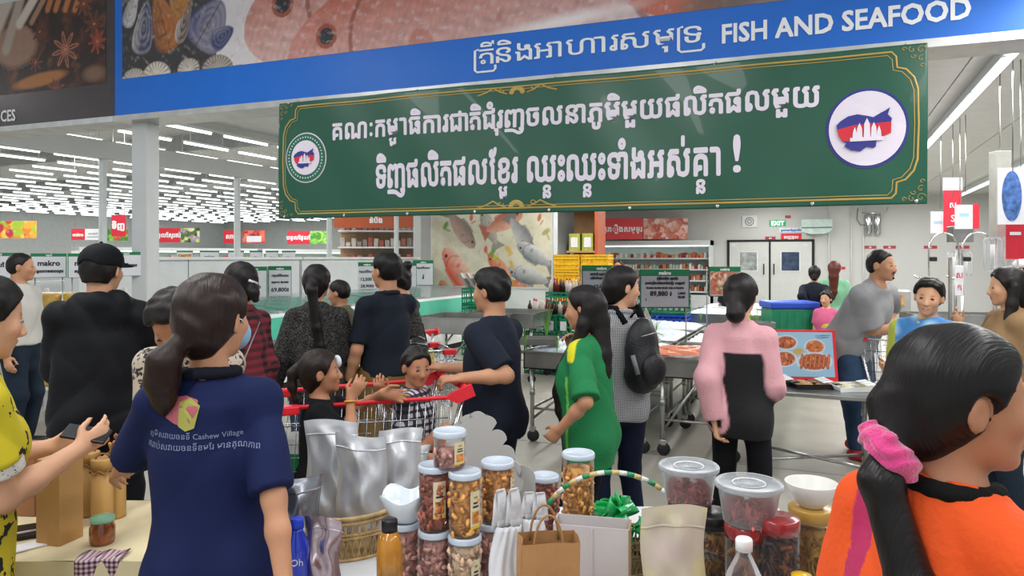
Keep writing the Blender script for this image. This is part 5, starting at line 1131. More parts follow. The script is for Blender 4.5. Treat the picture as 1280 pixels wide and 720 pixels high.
# taps, cutting stations and dispensers at the right
def tap(label, px, d, z0):
    r = empty('swan_neck_tap', at(px, d, 0), YAW, label, 'tap'); m = MB(); m.tube([(0, 0, z0-.35), (0, 0, z0+.1)]+[(.20-.20*math.cos(a), 0, z0+.1+.22*math.sin(a)) for a in np.linspace(.2, 3.0, 10)]+[(.41, 0, z0-.35)], .012, 8); m.build('spout', CHROME, r); m = MB(); m.box(.02, -.03, z0-.06, .1, .03, z0+.0, .01); m.build('valve', DARK, r)
    m = MB(); m.tube([(.0, 0, z0-.3), (-.15, 0, z0-.28), (-.2, 0, z0-.25)], .014); m.build('lever', CHROME, r)
    m = MB(); m.tube([(0, 0, 0), (0, 0, z0-.35)], .018); m.build('riser_pipe', CHROME, r); return r
tap('swan neck chrome tap left, above the boy in the blue shirt', 1161, 9.6, 1.66); tap('swan neck chrome tap right, above the glass screen', 1203, 9.4, 1.66)
sk = steel_table('steel wash counter at the back right under the taps', at(1145, 9.5), YAW*.6, 1.6, .6, .9, cast=False, name='wash_counter')
gs = empty('glass_screen', at(1192, 8.2), YAW, 'clear glass splash screen standing behind the boy with the blue shirt', 'screen'); m = MB(); m.box(-.02, 0, 0, .95, .012, 1.62); m.build('pane', PANE, gs); m = MB(); m.box(-.05, -.01, 0, -.02, .02, 1.65); m.build('post', STEEL, gs); m = MB(); m.box(.95, -.01, 0, .98, .02, 1.65); m.build('post', STEEL, gs)
def hang(name, label, px, py, d, parts, cat, ztop=ZC, wire=.2):
    z = zat(py, d); r = empty(name, at(px, d, z), YAW-.1, label, cat)
    for nm, mbb, mt in parts: mbb.build(nm, mt, r)
    m = MB(); m.tube([(0, 0, wire), (0, 0, ztop-z)], .02 if wire > .3 else .006, 6); m.build('hanger', STEEL, r); return r
hang('hanging_banner', 'tall narrow red hanging banner between two white hanging signs', 1191, 264, 10.3, [('board', mb(lambda m: m.box(-.12, 0, -.32, .12, .015, .30)), RINK), ('heading', mb(lambda m: m.box(-.13, -.004, .30, .13, .015, .48)), PAPER)], 'sign')
text('lettering', 'ស', WINK, bpy.data.objects['hanging_banner'], (0, -.004, .05), .12); text('lettering', 'S', WINK, bpy.data.objects['hanging_banner'], (0, -.004, -.15), .14)
hang('hanging_sign', 'white hanging sign with red edge, left of the narrow red banner', 1176, 278, 10.6, [('board', mb(lambda m: m.box(-.14, 0, -.16, .14, .015, .16)), PAPER), ('red_field', mb(lambda m: m.box(.06, -.004, -.16, .15, .0, .17)), RINK), ('blue_print', mb(lambda m: m.box(-.1, -.003, -.02, .02, 0, .02)), mat('pale_blue_print', '9cc8d8', .5))], 'sign')
hang('hanging_sign', 'white hanging sign with red edge, right of the narrow red banner', 1207, 271, 9.6, [('board', mb(lambda m: m.box(-.13, 0, -.16, .16, .015, .16)), PAPER), ('red_field', mb(lambda m: m.box(.09, -.004, -.16, .17, .0, .17)), RINK), ('blue_print', mb(lambda m: m.box(-.08, -.003, -.0, .04, 0, .05)), MATS['pale_blue_print'])], 'sign')
hang('service_column', 'hanging light steel service box above the left tap', 1200, 292, 9.8, [('box', mb(lambda m: m.box(-.13, -.1, -.12, .13, .1, .1, .01)), STEEL)], 'service box')
hang('fish_sign', 'white hanging sign with an oval blue fish picture at the upper right', 1266, 245, 6.6, [('board', mb(lambda m: m.box(-.13, 0, -.26, .15, .012, .26)), PAPER), ('oval_picture', mb(lambda m: m.prism([(.085*math.cos(a*PI/12)-.01, .23*math.sin(a*PI/12)) for a in range(24)], 'y', -.006, 0)), mat('blue_fish_print', '4b6fb0', .4, var=.3, vscale=18))], 'sign')
hang('red_sign', 'red hanging board below the oval fish picture', 1276, 299, 6.9, [('board', mb(lambda m: m.box(-.13, 0, -.19, .17, .012, .19)), RINK), ('print_rule', mb(lambda m: m.box(-.1, -.004, .04, .0, 0, .07)), WINK)], 'sign')
hang('service_duct', 'tall pale steel duct hanging left of the oval fish picture', 1250, 252, 7.2, [('duct', mb(lambda m: m.box(-.07, -.07, -.36, .07, .07, .5, .006)), mat('duct_grey', 'b4b4ae', .4, metal=.3))], 'duct')
def dispenser(label, px, d, z, n=2):
    r = empty('utensil_rack', at(px, d, 0), YAW, label, 'rack')
    m = MB(); m.tube([(0, .1, 0), (0, .1, z+.35)], .02); m.build('pole', STEEL, r)
    for i in range(n): m = MB(); m.lathe([(.07, 0), (.075, .02), (.075, .3), (.06, .33)], 12, (-.09+i*.17, 0, z)); m.build('clear_tube', MILKY, r); m = MB(); m.tube([(-.09+i*.17, 0, z+.02), (-.09+i*.17, 0, z+.26)], .02); m.build('cup_stack', WP, r)
    return r
dispenser('clear cup dispensers on a pole below the duct at right', 1252, 7.1, 1.52); dispenser('clear cup dispensers on a pole between the two taps', 1200, 9.9, 1.40)
m = MB(); m.box(-.16, 0, 0, .16, .25, .3, .02); o = m.build('food_machine', mat('machine_grey', 'b0b2b0', .4, metal=.4), None, at(1122, 9.9, .9)); tag(o, 'small grey machine on the wash counter left of the boy', 'machine'); m = MB(); m.box(-.1, -.01, .08, .08, 0, .24); m.build('picture_panel', mat('machine_picture', 'c89a5a', .5, var=.3, vscale=20), o)
hs2 = MB(); hs2.cbox((0, 0, 0), .12, .1, .12, .01); o = hs2.build('red_label', RED, None, at(1054, 9.3, 1.2)); bpy.data.objects.remove(o)
sn = empty('red_knife_sign', at(1197, 8.17, 1.22), YAW+.05, 'small hanging sign with red lettering on the glass screen', 'sign'); m = MB(); m.box(-.05, -.03, -.0, .05, -.02, .34, .004); m.build('card', PAPER, sn); text('lettering', 'ត', RINK, sn, (0, -.034, .06), .1); text('lettering', 'ស', RINK, sn, (0, -.034, .2), .1)
# ------------------------------------------------------------------ the stall tables in front
def camrect(name, label, x0, x1, d0, d1, z, cloth_m, drop=.5, legs=True, seed=1, waves=.012):
    r = empty(name, tuple(RGT*x0+FWD*d0), YAW, label, 'table'); w = x1-x0; dp = d1-d0
    m = MB(); m.box(0, 0, z-.04, w, dp, z-.006); m.build('table_top', WP, r)
    for x in (.04, w-.04):
        for y in (.04, dp-.04): m = MB(); m.tube([(x, y, 0), (x, y, z-.04)], .016, 8); m.build('leg', GREY, r)
    m = MB(); m.grid(lambda u, v: (-.006+u*(w+.012), -.006+v*(dp+.012), z+.0015*math.sin(u*17+v*9)), 20, 12); 
    per = []
    for (a, b) in (((0, 0), (w, 0)), ((w, 0), (w, dp)), ((w, dp), (0, dp)), ((0, dp), (0, 0))):
        for i in range(24): t = i/24; per.append((a[0]+(b[0]-a[0])*t, a[1]+(b[1]-a[1])*t))
    n = len(per); vs = []; fs = []
    for j in range(6):
        t = j/5
        for i, (x, y) in enumerate(per):
            ox = (x-w/2)/(w/2); oy = (y-dp/2)/(dp/2); k = .008+waves*t*(1+math.sin(i*.95))+.02*t; e = 1 if abs(ox) > .99 else 0; g = 1 if abs(oy) > .99 else 0
            vs.append((x+math.copysign(k, ox)*e, y+math.copysign(k, oy)*g, z-t*drop))
    for j in range(5):
        for i in range(n): fs.append((j*n+i, j*n+(i+1) % n, (j+1)*n+(i+1) % n, (j+1)*n+i))
    m._add(vs, fs, True); o = m.build('tablecloth', cloth_m, r); return r
CREAM = cloth('cream_cloth', 'd8cca8', bump=.3); WCL = cloth('white_cloth', 'cfd0d2', bump=.2)
ZT = .72
camrect('stall_table', 'long stall table under a white cloth bearing jars, pouches and bags in front', -.66, .98, 1.42, 2.68, ZT, WCL)
camrect('stall_table', 'small stall table under a cream cloth at the lower left', -2.3, -1.06, 2.14, 2.66, .75, CREAM)
def Q(px, d, z=ZT): return at(px, d, z)
# -- nuts
def nuts(r, h_, col, n, seed, shape='cashew', s=.0095):
    rr = random.Random(seed); m = MB()
    for i in range(n):
        a = rr.uniform(0, 6.28); rad = r-.009-rr.random()**2*.012; z = rr.uniform(.008, h_-.008); M = Matrix.Translation((rad*math.cos(a), rad*math.sin(a), z))@Euler((rr.uniform(0, 6), rr.uniform(0, 6), rr.uniform(0, 6))).to_matrix().to_4x4(); m.M = M
        if shape == 'cashew': m.tube([(s*1.25*math.cos(t), s*1.25*math.sin(t), 0) for t in (0, .8, 1.6, 2.4)], [s*.5, s*.72, s*.62, s*.4], 5)
        else: m.ball((0, 0, 0), s*.8, 5, 4, (1, .8, 1.1))
    m.M = None; m.lathe([(0, 0), (r-.014, 0), (r-.014, h_-.004), (0, h_-.002)], 16); return m.mesh('nut_filling', col)
CASH = mat('roast_cashew', 'd69a50', .5, var=.2, vscale=40); CRED = mat('skin_cashew', 'a8604a', .5, var=.25, vscale=40); CPAL = mat('pale_cashew', 'd8b898', .5, var=.15, vscale=40); CPNK = mat('sugared_nut', 'c89488', .5, var=.25, vscale=40)
LIDW = mat('lid_white', 'bcc8d6', .3, var=.01)
JAR = {}
def jar(label, px, d, z, r, h_, fill, fh, shape='cashew', lab=None, seed=0, group='nut jars on the stall table', lidm=None, labr=0, name='nut_jar', shell=None, cat='jar'):
    lidm = lidm or LIDW; root = empty(name, Q(px, d, z), bearing(px), label, cat, group); key = (r, h_, fill.name, fh, shape)
    if key not in JAR: 
        b = MB(); b.lathe([(0, 0), (r*.93, 0), (r, .006), (r, h_-.02), (r*.96, h_-.014), (r*.96, h_-.008)], 28)
        JAR[key] = (b.mesh('jar_shell', shell or CLEARP), nuts(r, fh, fill, int(fh*r*26000), seed+1, shape))
    sh, nu = JAR[key]; link('jar_shell', sh, root); o = link('nut_filling', nu, root, (0, 0, .003)); tag(o, 'nuts filling the jar', kind='stuff')
    l = MB(); l.lathe([(r*1.0, 0), (r*1.05, 0), (r*1.06, .003), (r*1.06, .013), (r*1.0, .017), (r*.9, .0165), (r*.88, .0145), (0, .0145)], 28); l.build('lid', lidm, root, (0, 0, h_-.017))
    if lab:
        a0, wd, zl, hl, col = lab; m = MB(); m.grid(lambda u, v: ((r+.0012)*math.sin(a0+(u-.5)*wd), -(r+.0012)*math.cos(a0+(u-.5)*wd), zl+v*hl), 8, 1); lb = m.build('paper_label', mat('label_'+col, col, .6, var=.02), root, (0, 0, 0), (0, 0, labr))
        rp = lambda dz, hh, w2, c, q=.0018: MB().grid(lambda u, v: ((r+q)*math.sin(a0+(u-.5)*wd*w2), -(r+q)*math.cos(a0+(u-.5)*wd*w2), zl+(dz+v*hh)*hl), 6, 1).build('label_print', c, lb)
        rp(.12, .34, .7, mat('label_orange', 'c8803a', .5, var=.4, vscale=60)); rp(.56, .05, .6, INK); rp(.66, .05, .5, INK); rp(.8, .06, .35, mat('label_gold', 'a88a4a', .5)); rp(.0, .07, 1, mat('label_yellow', 'd8b828', .5))
    return root
L1 = (.35, .85, .04, .10, 'd6cba8')
jar('jar with grey lid of pink sugared nuts under the white bowl, beside the amber bottle', 505, 2.06, ZT, .043, .178, CPNK, .15, seed=1)
jar('bottom jar of pale nuts below the left middle jar of red skinned cashews', 543, 2.0, ZT, .043, .178, CPNK, .15, seed=1)
jar('bottom jar of pale nuts with label below the jar of golden cashews', 581, 1.96, ZT, .0435, .178, CPAL, .15, seed=2, lab=(.75, .7, .02, .10, 'd6cba8'))
jar('bottom jar behind the white plastic bag, right of the jar pyramid', 616, 2.06, ZT, .0435, .178, CPNK, .15, seed=2)
jar('middle left jar of red skinned cashews with a cream label, in the pyramid', 543, 2.0, ZT+.179, .0425, .178, CRED, .145, seed=3, lab=L1)
jar('middle jar of golden roasted cashews with a cream and yellow label, in the pyramid', 581, 1.96, ZT+.179, .0425, .172, CASH, .15, seed=4, lab=(.75, .8, .025, .10, 'd6cba8'))
jar('middle right jar of roasted cashews, partly behind the white plastic bag', 622, 2.06, ZT+.179, .0455, .172, CASH, .145, seed=5, lab=(1.2, .6, .03, .1, 'd6cba8'))
jar('short top jar of mixed nuts crowning the jar pyramid', 562, 1.99, ZT+.353, .0435, .102, CPNK, .05, seed=6, lab=(.7, .8, .015, .06, 'd6cba8'))
jar('small jar of red cashews behind the white paper board, below the woven handle', 681, 2.44, ZT, .046, .195, CRED, .16, seed=7)
jar('tall jar of golden cashews standing alone behind the white board', 723, 2.28, ZT, .049, .315, CASH, .27, seed=8)
# -- pouches
SILV = mat('foil_silver', 'c4c6ca', .38, metal=.6, var=.1, vscale=5, bump=.6, bscale=9, stretch=(1, 1, .5)); SILD = mat('foil_dark', '8d9097', .25, metal=.8, var=.15, vscale=5, bump=.6, bscale=9); FROST = mat('frosted_film', 'c8cacc', .35, metal=.4, var=.1, bump=.6, bscale=8)
def pouch(label, px, d, z, w, h_, m_, rz=0, tilt=0, seed=0, bulge=.035, zipc=None, name='foil_pouch', amp=.006, tipx=0):
    root = empty(name, Q(px, d, z), 0, label, 'pouch'); root.rotation_euler = (math.radians(tilt), math.radians(tipx), bearing(px)+rz); r = np.random.RandomState(seed); a = r.rand(8)*6
    def side(s):
        def f(u, v):
            b = math.sin(PI*min(1, max(0, u)))**.6*(1-v**2.2)*bulge*s+.001*s; c = amp*math.sin(PI*u)*(math.sin(u*11+v*5+a[0])+.7*math.sin(u*7-v*14+a[1])+.5*abs(math.sin(u*5+v*9+a[2]*2))*2-1)*(1 if v < .9 else .3)*min(1, 4*v+.2)
            x = (u-.5)*w*(1-.05*math.sin(PI*v))+.004*math.sin(v*9+a[3]); return (x, -b+c, v*h_+.012*math.sin(u*3+a[4])*v)
        return f
    m = MB(); m.grid(side(1), 22, 26); m.grid(side(-1), 22, 26); m.build('pouch_body', m_, root)
    m = MB(); m.grid(lambda u, v: (side(1)(u, .86)[0], side(1)(u, .86)[1]-.002-.0015*math.sin(PI*v), side(1)(u, .86)[2]+(v-.5)*.006), 22, 3); m.build('zip_line', m_, root)
    return root
pouch('tall silver foil pouch in the basket, left one of the big three', 416, 2.33, .80, .17, .315, SILV, .1, -4, 1)
pouch('tall silver foil pouch in the basket, middle one, slightly creased', 452, 2.26, .80, .16, .295, SILV, -.15, -2, 2)
pouch('tall silver foil pouch right of the middle one, behind the white bowl', 493, 2.36, .78, .15, .30, SILV, -.3, -6, 3, tipx=3)
pouch('half hidden silver pouch lying behind the jar pyramid', 512, 2.48, .80, .12, .20, SILV, -.6, -10, 4)
pouch('dark reflective foil pouch behind the blue bottle at the left table end', 370, 2.14, ZT, .15, .28, SILD, .1, -3, 5, bulge=.045)
pouch('reflective pinkish foil pouch just right of the blue bottle', 402, 2.0, ZT, .105, .20, mat('foil_pink', 'b8a8ae', .26, metal=.85, var=.15, vscale=7, bump=.6, bscale=9), -.3, -3, 6, bulge=.04)
pch = pouch('large frosted pouch with yellow and pink contents before the lidded tubs', 842, 1.72, ZT, .155, .325, pat_mat('frosted_yellow', lambda k: k.ramp(_ns2(k, 6), [(.3, 'b8a8a4'), (.5, 'b8b09a'), (.66, 'd0c070'), (.8, 'd8d0c4')]), .3), .05, -3, 7, bulge=.03)
# -- wicker basket
WK = mat('wicker', 'b89a68', .6, var=.15, vscale=30)
def basket(label, px, d, a, b, h_, col=WK, z=ZT, name='wicker_basket', flare=1.12, group=None):
    r = empty(name, Q(px, d, z), bearing(px)+.2, label, 'basket', group); N_ = 44
    def ring(z_, k, rad, nm, n=40): m = MB(); m.tube([(a*k*math.cos(t*2*PI/n), b*k*math.sin(t*2*PI/n), z_) for t in range(n)], rad, 6, True); return m.build(nm, col, r)
    ring(h_, flare, .007, 'rim'); ring(h_-.015, flare, .005, 'rim'); ring(h_*.62, 1.07, .004, 'hoop'); ring(.006, 1, .006, 'foot_ring'); ring(h_*.6-.008, 1.07, .004, 'hoop')
    m = MB()
    for i in range(N_):
        t = i*2*PI/N_; t2 = t+.12
        m.tube([(a*math.cos(t), b*math.sin(t), .004), (a*1.06*math.cos(t2), b*1.06*math.sin(t2), h_*.5), (a*flare*math.cos(t), b*flare*math.sin(t), h_)], .0032, 4); m.tube([(a*math.cos(t2), b*math.sin(t2), .004), (a*1.06*math.cos(t), b*1.06*math.sin(t), h_*.5), (a*flare*math.cos(t2), b*flare*math.sin(t2), h_)], .0032, 4)
    m.lathe([(0, .004), (1, .004), (1, .007), (0, .007)], 30, sx=a, sy=b); tag(m.build('woven_stakes', col, r), 'thin woven cane stakes', kind='stuff')
    for i in range(5): t = i*1.257+.4; m = MB(); m.tube([(a*1.07*math.cos(t)+.0, b*1.07*math.sin(t), .01), (a*1.1*math.cos(t), b*1.1*math.sin(t), h_*.55)], .006, 6); m.build('stout_cane', col, r)
    return r
basket('oval cane basket holding the silver pouches, left of the amber bottle', 436, 2.3, .135, .105, .135)
def _bowl(label, px, d, z, r, h_, m_, sq=0, n=32, name='bowl', group=None, cat='bowl'):
    root = empty(name, Q(px, d, z), bearing(px), label, cat, group); m = MB(); prof = [(r*.45, 0), (r*.5, .004), (r*.82, h_*.55), (r, h_), (r*.985, h_+.002), (r*.95, h_), (r*.78, h_*.55), (r*.4, .01), (0, .008)]
    vs = []; fs = []
    for (rad, z_) in prof:
        for k in range(n):
            a = 2*PI*k/n; q = 1+sq*(abs(math.cos(2*a))*.16)*(rad/r); wz = sq*.010*math.cos(4*a)*(z_/h_); vs.append((rad*q*math.cos(a+.6), rad*q*math.sin(a+.6), z_+wz))
    for i in range(len(prof)-1):
        for k in range(n): fs.append((i*n+k, i*n+(k+1) % n, (i+1)*n+(k+1) % n, (i+1)*n+k))
    m._add(vs, fs, True); m.lathe([(0, 0), (r*.45, 0)], n); m.build('bowl_body', m_, root); return root
_bowl('white squarish porcelain bowl standing on the lid of the leftmost jar', 507, 2.06, ZT+.179, .068, .075, mat('porcelain', 'd8e2ea', .15, var=0, coat=.3), 1)
_bowl('white translucent bowl on top of the yellow jar, right of the lidded tubs', 1014, 1.93, .985, .068, .062, mat('milk_plastic', 'd4d4cf', .35, var=0), 0, name='plastic_bowl')
# -- bottles
def bottle(label, px, d, prof, m_, capp, capm_, z=ZT, extra=None, name='bottle', liquid=None):
    r = empty(name, Q(px, d, z), bearing(px), label, 'bottle'); m = MB(); m.lathe(prof, 28); m.build('bottle_body', m_, r); m = MB(); m.lathe(capp, 20); m.build('cap', capm_, r)
    if liquid: m = MB(); m.lathe(liquid[0], 24); m.build('liquid', liquid[1], r)
    if extra: extra(r)
    return r
def blue_x(r):
    m = MB(); m.grid(lambda u, v: (.0335*math.sin((u-.5)*1.5), -.0338*math.cos((u-.5)*1.5), .03+v*.035), 8, 1); m.build('gold_print', mat('gold_leafprint', 'c8a030', .35, metal=.5, var=.2, vscale=50), r)
    text('lettering', 'Oh', mat('silver_print', 'c8cede', .4), r, (0, -.0345, .10), .026)
bottle('deep blue plastic bottle with blue cap at the left end of the stall table', 371, 1.97, [(0, 0), (.03, 0), (.033, .005), (.033, .13), (.030, .155), (.017, .182), (.017, .19), (0, .19)], mat('blue_bottle', '1233b0', .12, var=.06, coat=.5), [(.0, .19), (.0185, .19), (.0185, .216), (.015, .219), (0, .219)], mat('blue_cap', '1a3cc4', .3), extra=blue_x)
bottle('amber drink bottle with a black cap left of the jar pyramid', 487, 1.86, [(0, 0), (.031, 0), (.0335, .006), (.0335, .175), (.03, .2), (.02, .225), (.0, .225)], mat('amber_drink', 'a8701c', .1, var=.2, vscale=12, coat=.5), [(0, .222), (.0205, .222), (.0205, .252), (.018, .255), (0, .255)], BLACK)
bottle('clear water bottle with a white cap in front of the red lidded jars', 930, 1.6, [(0, 0), (.04, 0), (.045, .01), (.045, .10), (.043, .115), (.045, .13), (.045, .185), (.038, .225), (.02, .262), (.014, .275), (.014, .282)], CLEARP, [(0, .28), (.0185, .28), (.0185, .303), (.016, .307), (0, .307)], WP, name='water_bottle')
# -- lidded tubs and big jars on the right
SAUS = mat('red_sausage', 'c8605a', .35, var=.25, vscale=30); REDL = mat('red_lid', '8a2226', .2, var=.05, coat=.4)
def tub(label, px, d, z, r, h_, fh, col):
    root = empty('lidded_tub', Q(px, d, z), bearing(px), label, 'tub'); m = MB(); m.lathe([(0, 0), (r*.76, 0), (r*.8, .004), (r*.98, h_), (r, h_)], 36); m.build('tub_shell', MILKY, root)
    m = MB(); m.lathe([(r*1.05, -.006), (r*1.06, .004), (r*1.03, .007), (r*.97, .005), (r*.93, .001), (0, .002)], 36); m.lathe([(r*.5, .0035), (r*.52, .006), (r*.54, .0035)], 30); m.build('lid', MILKY, root, (0, 0, h_))
    rr = random.Random(px); m = MB()
    for i in range(170):
        a = rr.uniform(0, 6.28); q = rr.random()**.5*(r*.74); zz = rr.uniform(.006, fh); m.M = Matrix.Translation((q*math.cos(a), q*math.sin(a), zz))@Euler((rr.uniform(0, 6), rr.uniform(0, 6), rr.uniform(0, 6))).to_matrix().to_4x4(); m.tube([(-.014, 0, 0), (0, .003, 0), (.014, 0, 0)], [.003, .005, .003], 5)
    m.M = None; tag(m.build('dried_shreds', col, root), 'red dried shreds filling the tub', kind='stuff'); return root
def bigjar(label, px, d, r, h_, cols, lidm, z=ZT, name='snack_jar', seed=1):
    root = empty(name, Q(px, d, z), bearing(px), label, 'jar', 'large snack jars at the right end'); m = MB(); m.lathe([(0, 0), (r*.95, 0), (r, .006), (r, h_-.02), (r*.95, h_)], 28); m.build('jar_shell', CLEARP, root)
    rr = random.Random(seed); m = MB()
    for i in range(190):
        a = rr.uniform(0, 6.28); q = r-.012-rr.random()**2*.012; m.cur = rr.randrange(len(cols)); m.M = Matrix.Translation((q*math.cos(a), q*math.sin(a), rr.uniform(.01, h_-.045)))@Euler((rr.uniform(0, 6), rr.uniform(0, 6), rr.uniform(0, 6))).to_matrix().to_4x4(); m.tube([(-.018, 0, 0), (0, .005, 0), (.018, 0, 0)], [.004, .0065, .004], 5)
    m.M = None; m.cur = 0; m.lathe([(0, 0), (r-.02, 0), (r-.02, h_-.04), (0, h_-.04)], 16); tag(m.build('snack_filling', cols, root), 'dried snacks filling the jar', kind='stuff')
    m = MB(); m.lathe([(r*.96, -.02), (r*1.06, -.02), (r*1.07, .01), (r*1.0, .014), (0, .012)], 28); m.build('lid', lidm, root, (0, 0, h_)); return root
SN1 = mat('snack_brown', '7a4a2a', .5, var=.25, vscale=40); SN2 = mat('snack_ochre', 'a87a38', .5, var=.2); SN3 = mat('snack_dark', '4a2a20', .5, var=.2)
bigjar('snack jar with a black lid between the frosted pouch and the first red lid', 893, 1.93, .052, .235, [SN2, mat('snack_grey', '8a8478', .6), SN1], BLACK, seed=1)
bigjar('snack jar with a dark red lid under the right lidded tub', 934, 1.78, .052, .262, [SN1, SN2, SN3], REDL, seed=2)
bigjar('snack jar with a dark red lid beside the orange shirt', 973, 1.74, .047, .29, [SN3, SN1, SN3], REDL, seed=3)
bigjar('jar of yellow brown snacks carrying the translucent bowl', 1014, 1.93, .055, .25, [mat('snack_yellow', 'b08a30', .5, var=.2), SN2], mat('lid_amber', 'a8843a', .3), seed=4)
bigjar('snack jar with a black lid hidden behind the frosted pouch under the left tub', 862, 1.99, .055, .25, [SN2, SN1], BLACK, seed=5)
tub('translucent lidded tub with red shreds, left of two, above the frosted pouch', 861, 1.97, .985, .077, .092, .045, SAUS)
tub('translucent lidded tub with red shreds, right of two, on the red lidded jar', 936, 1.78, .997, .077, .092, .05, SAUS)
# -- bags
KRAFT = mat('kraft_paper', 'a87c4e', .75, var=.06, vscale=8, bump=.3, bscale=40); TW = mat('kraft_twine', '9c7448', .8)
kb = empty('kraft_bag', Q(683, 1.72, ZT), bearing(683)+.15, 'brown kraft paper bag with twisted handles in front of the white board', 'bag')
w, dp, h_ = .14, .08, .262
for nm, pts in (('front_panel', [(-w/2, -dp/2), (w/2, -dp/2)]), ('side_panel', [(w/2, -dp/2), (w/2+.004, 0), (w/2, dp/2)]), ('back_panel', [(w/2, dp/2), (-w/2, dp/2)]), ('side_panel', [(-w/2, dp/2), (-w/2+.01, 0), (-w/2, -dp/2)])):
    m = MB()
    def f(u, v, pts=pts): t = u*(len(pts)-1); i = min(int(t), len(pts)-2); t -= i; return (pts[i][0]+(pts[i+1][0]-pts[i][0])*t+.004*v, pts[i][1]+(pts[i+1][1]-pts[i][1])*t+.003*math.sin(u*7+v*4), v*h_)
    m.grid(f, 8, 6, False); thicken(m.build(nm, KRAFT, kb), .0006)
m = MB(); m.box(-w/2, -dp/2, 0, w/2, dp/2, .002); m.build('bag_base', KRAFT, kb)
for s_ in (-1, 1): m = MB(); m.tube([(-.035+.035*(1-math.cos(t)), s_*dp/2*.9, h_-.02+.085*math.sin(t)) for t in np.linspace(0, PI, 14)], .0028, 6); m.build('handle', TW, kb)
# white plastic carrier bags: creased films with two handle loops
PBAG = mat('bag_film', 'd2d4d8', .32, var=.03, bump=.5, bscale=16)
def plasticbag(label, px, d, z, w, h_, rz, seed):
    r = empty('plastic_bag', Q(px, d, z), bearing(px)+rz, label, 'bag'); rs = np.random.RandomState(seed); a = rs.rand(6)*6
    def side(s):
        def f(u, v):
            k = 1-.35*v**1.5; ph = 1-v; y = -s*(.034*math.sin(PI*u)**.5*(1-v*.7)+.001)+.004*math.sin(u*9+a[0]+v*9+2*math.sin(v*5))*math.sin(PI*u)+.003*math.sin(u*17-v*11+a[1]+u*v*9)*math.sin(PI*u); return ((u-.5)*w*k+.006*math.sin(v*7+a[2]), y, v*h_*.72)
        return f
    m = MB(); m.grid(side(1), 26, 20); m.grid(side(-1), 26, 20); thicken(m.build('bag_body', PBAG, r), .0006)
    for s_ in (-1, 1):
        def g(u, v, s_=s_):
            t = v*PI; x = s_*w*.17+(w*.07)*math.cos(t); zz = h_*.70+h_*.28*math.sin(t); return (x+(u-.5)*.034*(1-.35*math.sin(t)), (u-.5)*.01+.004*math.sin(v*20), zz)
        m = MB(); m.grid(g, 4, 18); thicken(m.build('handle', PBAG, r), .0008)
    return r
plasticbag('tall white plastic carrier bag just right of the jar pyramid', 634, 1.80, ZT, .10, .36, .2, 1)
plasticbag('smaller white plastic carrier bag behind the kraft bag handles', 668, 2.0, ZT, .09, .285, -.1, 2)
# white gift bag / board
gb = empty('white_gift_bag', Q(742, 1.95, ZT), bearing(742)-.1, 'plain white paper gift bag standing open behind the kraft bag', 'bag')
GBM = mat('white_card', 'c9c4c4', .6, var=.02)
for nm, bx in (('front_panel', (-.105, -.04, 0, .095, -.038, .215)), ('back_panel', (-.105, .04, 0, .095, .042, .215)), ('side_panel', (-.105, -.04, 0, -.103, .04, .215)), ('bag_base', (-.105, -.04, 0, .095, .04, .002))): m = MB(); m.box(*bx); m.build(nm, GBM, gb)
m = MB(); m.box(.095, -.04, 0, .099, .042, .213); m.build('side_panel', mat('card_edge', 'a08058', .6), gb); m = MB(); m.prism([(-.004, 0), (0, -.003), (.004, 0)], 'z', 0, .213); m.build('fold_ridge', GBM, gb, (.0, -.041, 0))
# scalloped card
sc_ = empty('scalloped_card', Q(604, 2.3, ZT), bearing(604)-.2, 'large pale grey cut card with a scalloped edge behind the jar pyramid', 'card'); m = MB()
o2 = []
for i in range(10):
    a = PI*.98-i*PI/9.5; cx, cz = .10*math.cos(a), .30+.11*math.sin(a)-max(0, math.cos(a))*.10
    for t in np.linspace(a+1.15, a-1.15, 8): o2.append((cx+.030*math.cos(t), cz+.030*math.sin(t)))
m.prism([(-.11, 0)]+o2+[(.12, 0)], 'y', 0, .004); m.build('card', mat('pale_card', 'b4b3b0', .6, var=.02), sc_)
s2 = empty('loop_card', Q(652, 2.34, ZT), bearing(652), 'second pale card with a rounded arch edge, left of the small red cashew jar', 'card'); m = MB(); m.prism([(-.04, 0)]+[(.045*math.cos(t)-.0, .21+.045*math.sin(t)) for t in np.linspace(PI, 0, 12)]+[(.045, 0)], 'y', 0, .004); m.build('card', MATS['pale_card'], s2)
# gift basket with ribbon
gbk = basket('dark woven gift basket with gold trim and green wrap under the green bow', 782, 2.16, .085, .07, .10, mat('gift_basket', '6a5a34', .5, var=.3, vscale=40), name='gift_basket')
m = MB()
arch = [(-.21+.235*(1-math.cos(t)), .0, .06+.285*math.sin(t)**.8) for t in np.linspace(.25, PI-.55, 26)]
ha = empty('woven_handle', Q(700, 2.14, .70), bearing(700), 'white and green wrapped arched basket handle rising to the green bow', 'handle')
for i in range(len(arch)-1):
    m = MB(); a_, b_ = arch[i], arch[i+1]; m.tube([(a_[0]+.13, 0, a_[2]-.03), (b_[0]+.13, 0, b_[2]-.03)], .0075, 8); m.build('wrap_band', mat(('wrap_white', 'wrap_green', 'wrap_cream')[i % 3], ('d8dcd8', '2a8a5a', 'c8b078')[i % 3], .4), ha)
bow = empty('ribbon_bow', Q(772, 2.12, .905), bearing(772), 'shiny green ribbon bow above the gift basket', 'ribbon'); RB = mat('green_ribbon', '12a856', .18, var=.08, coat=.4)
rr = random.Random(9)
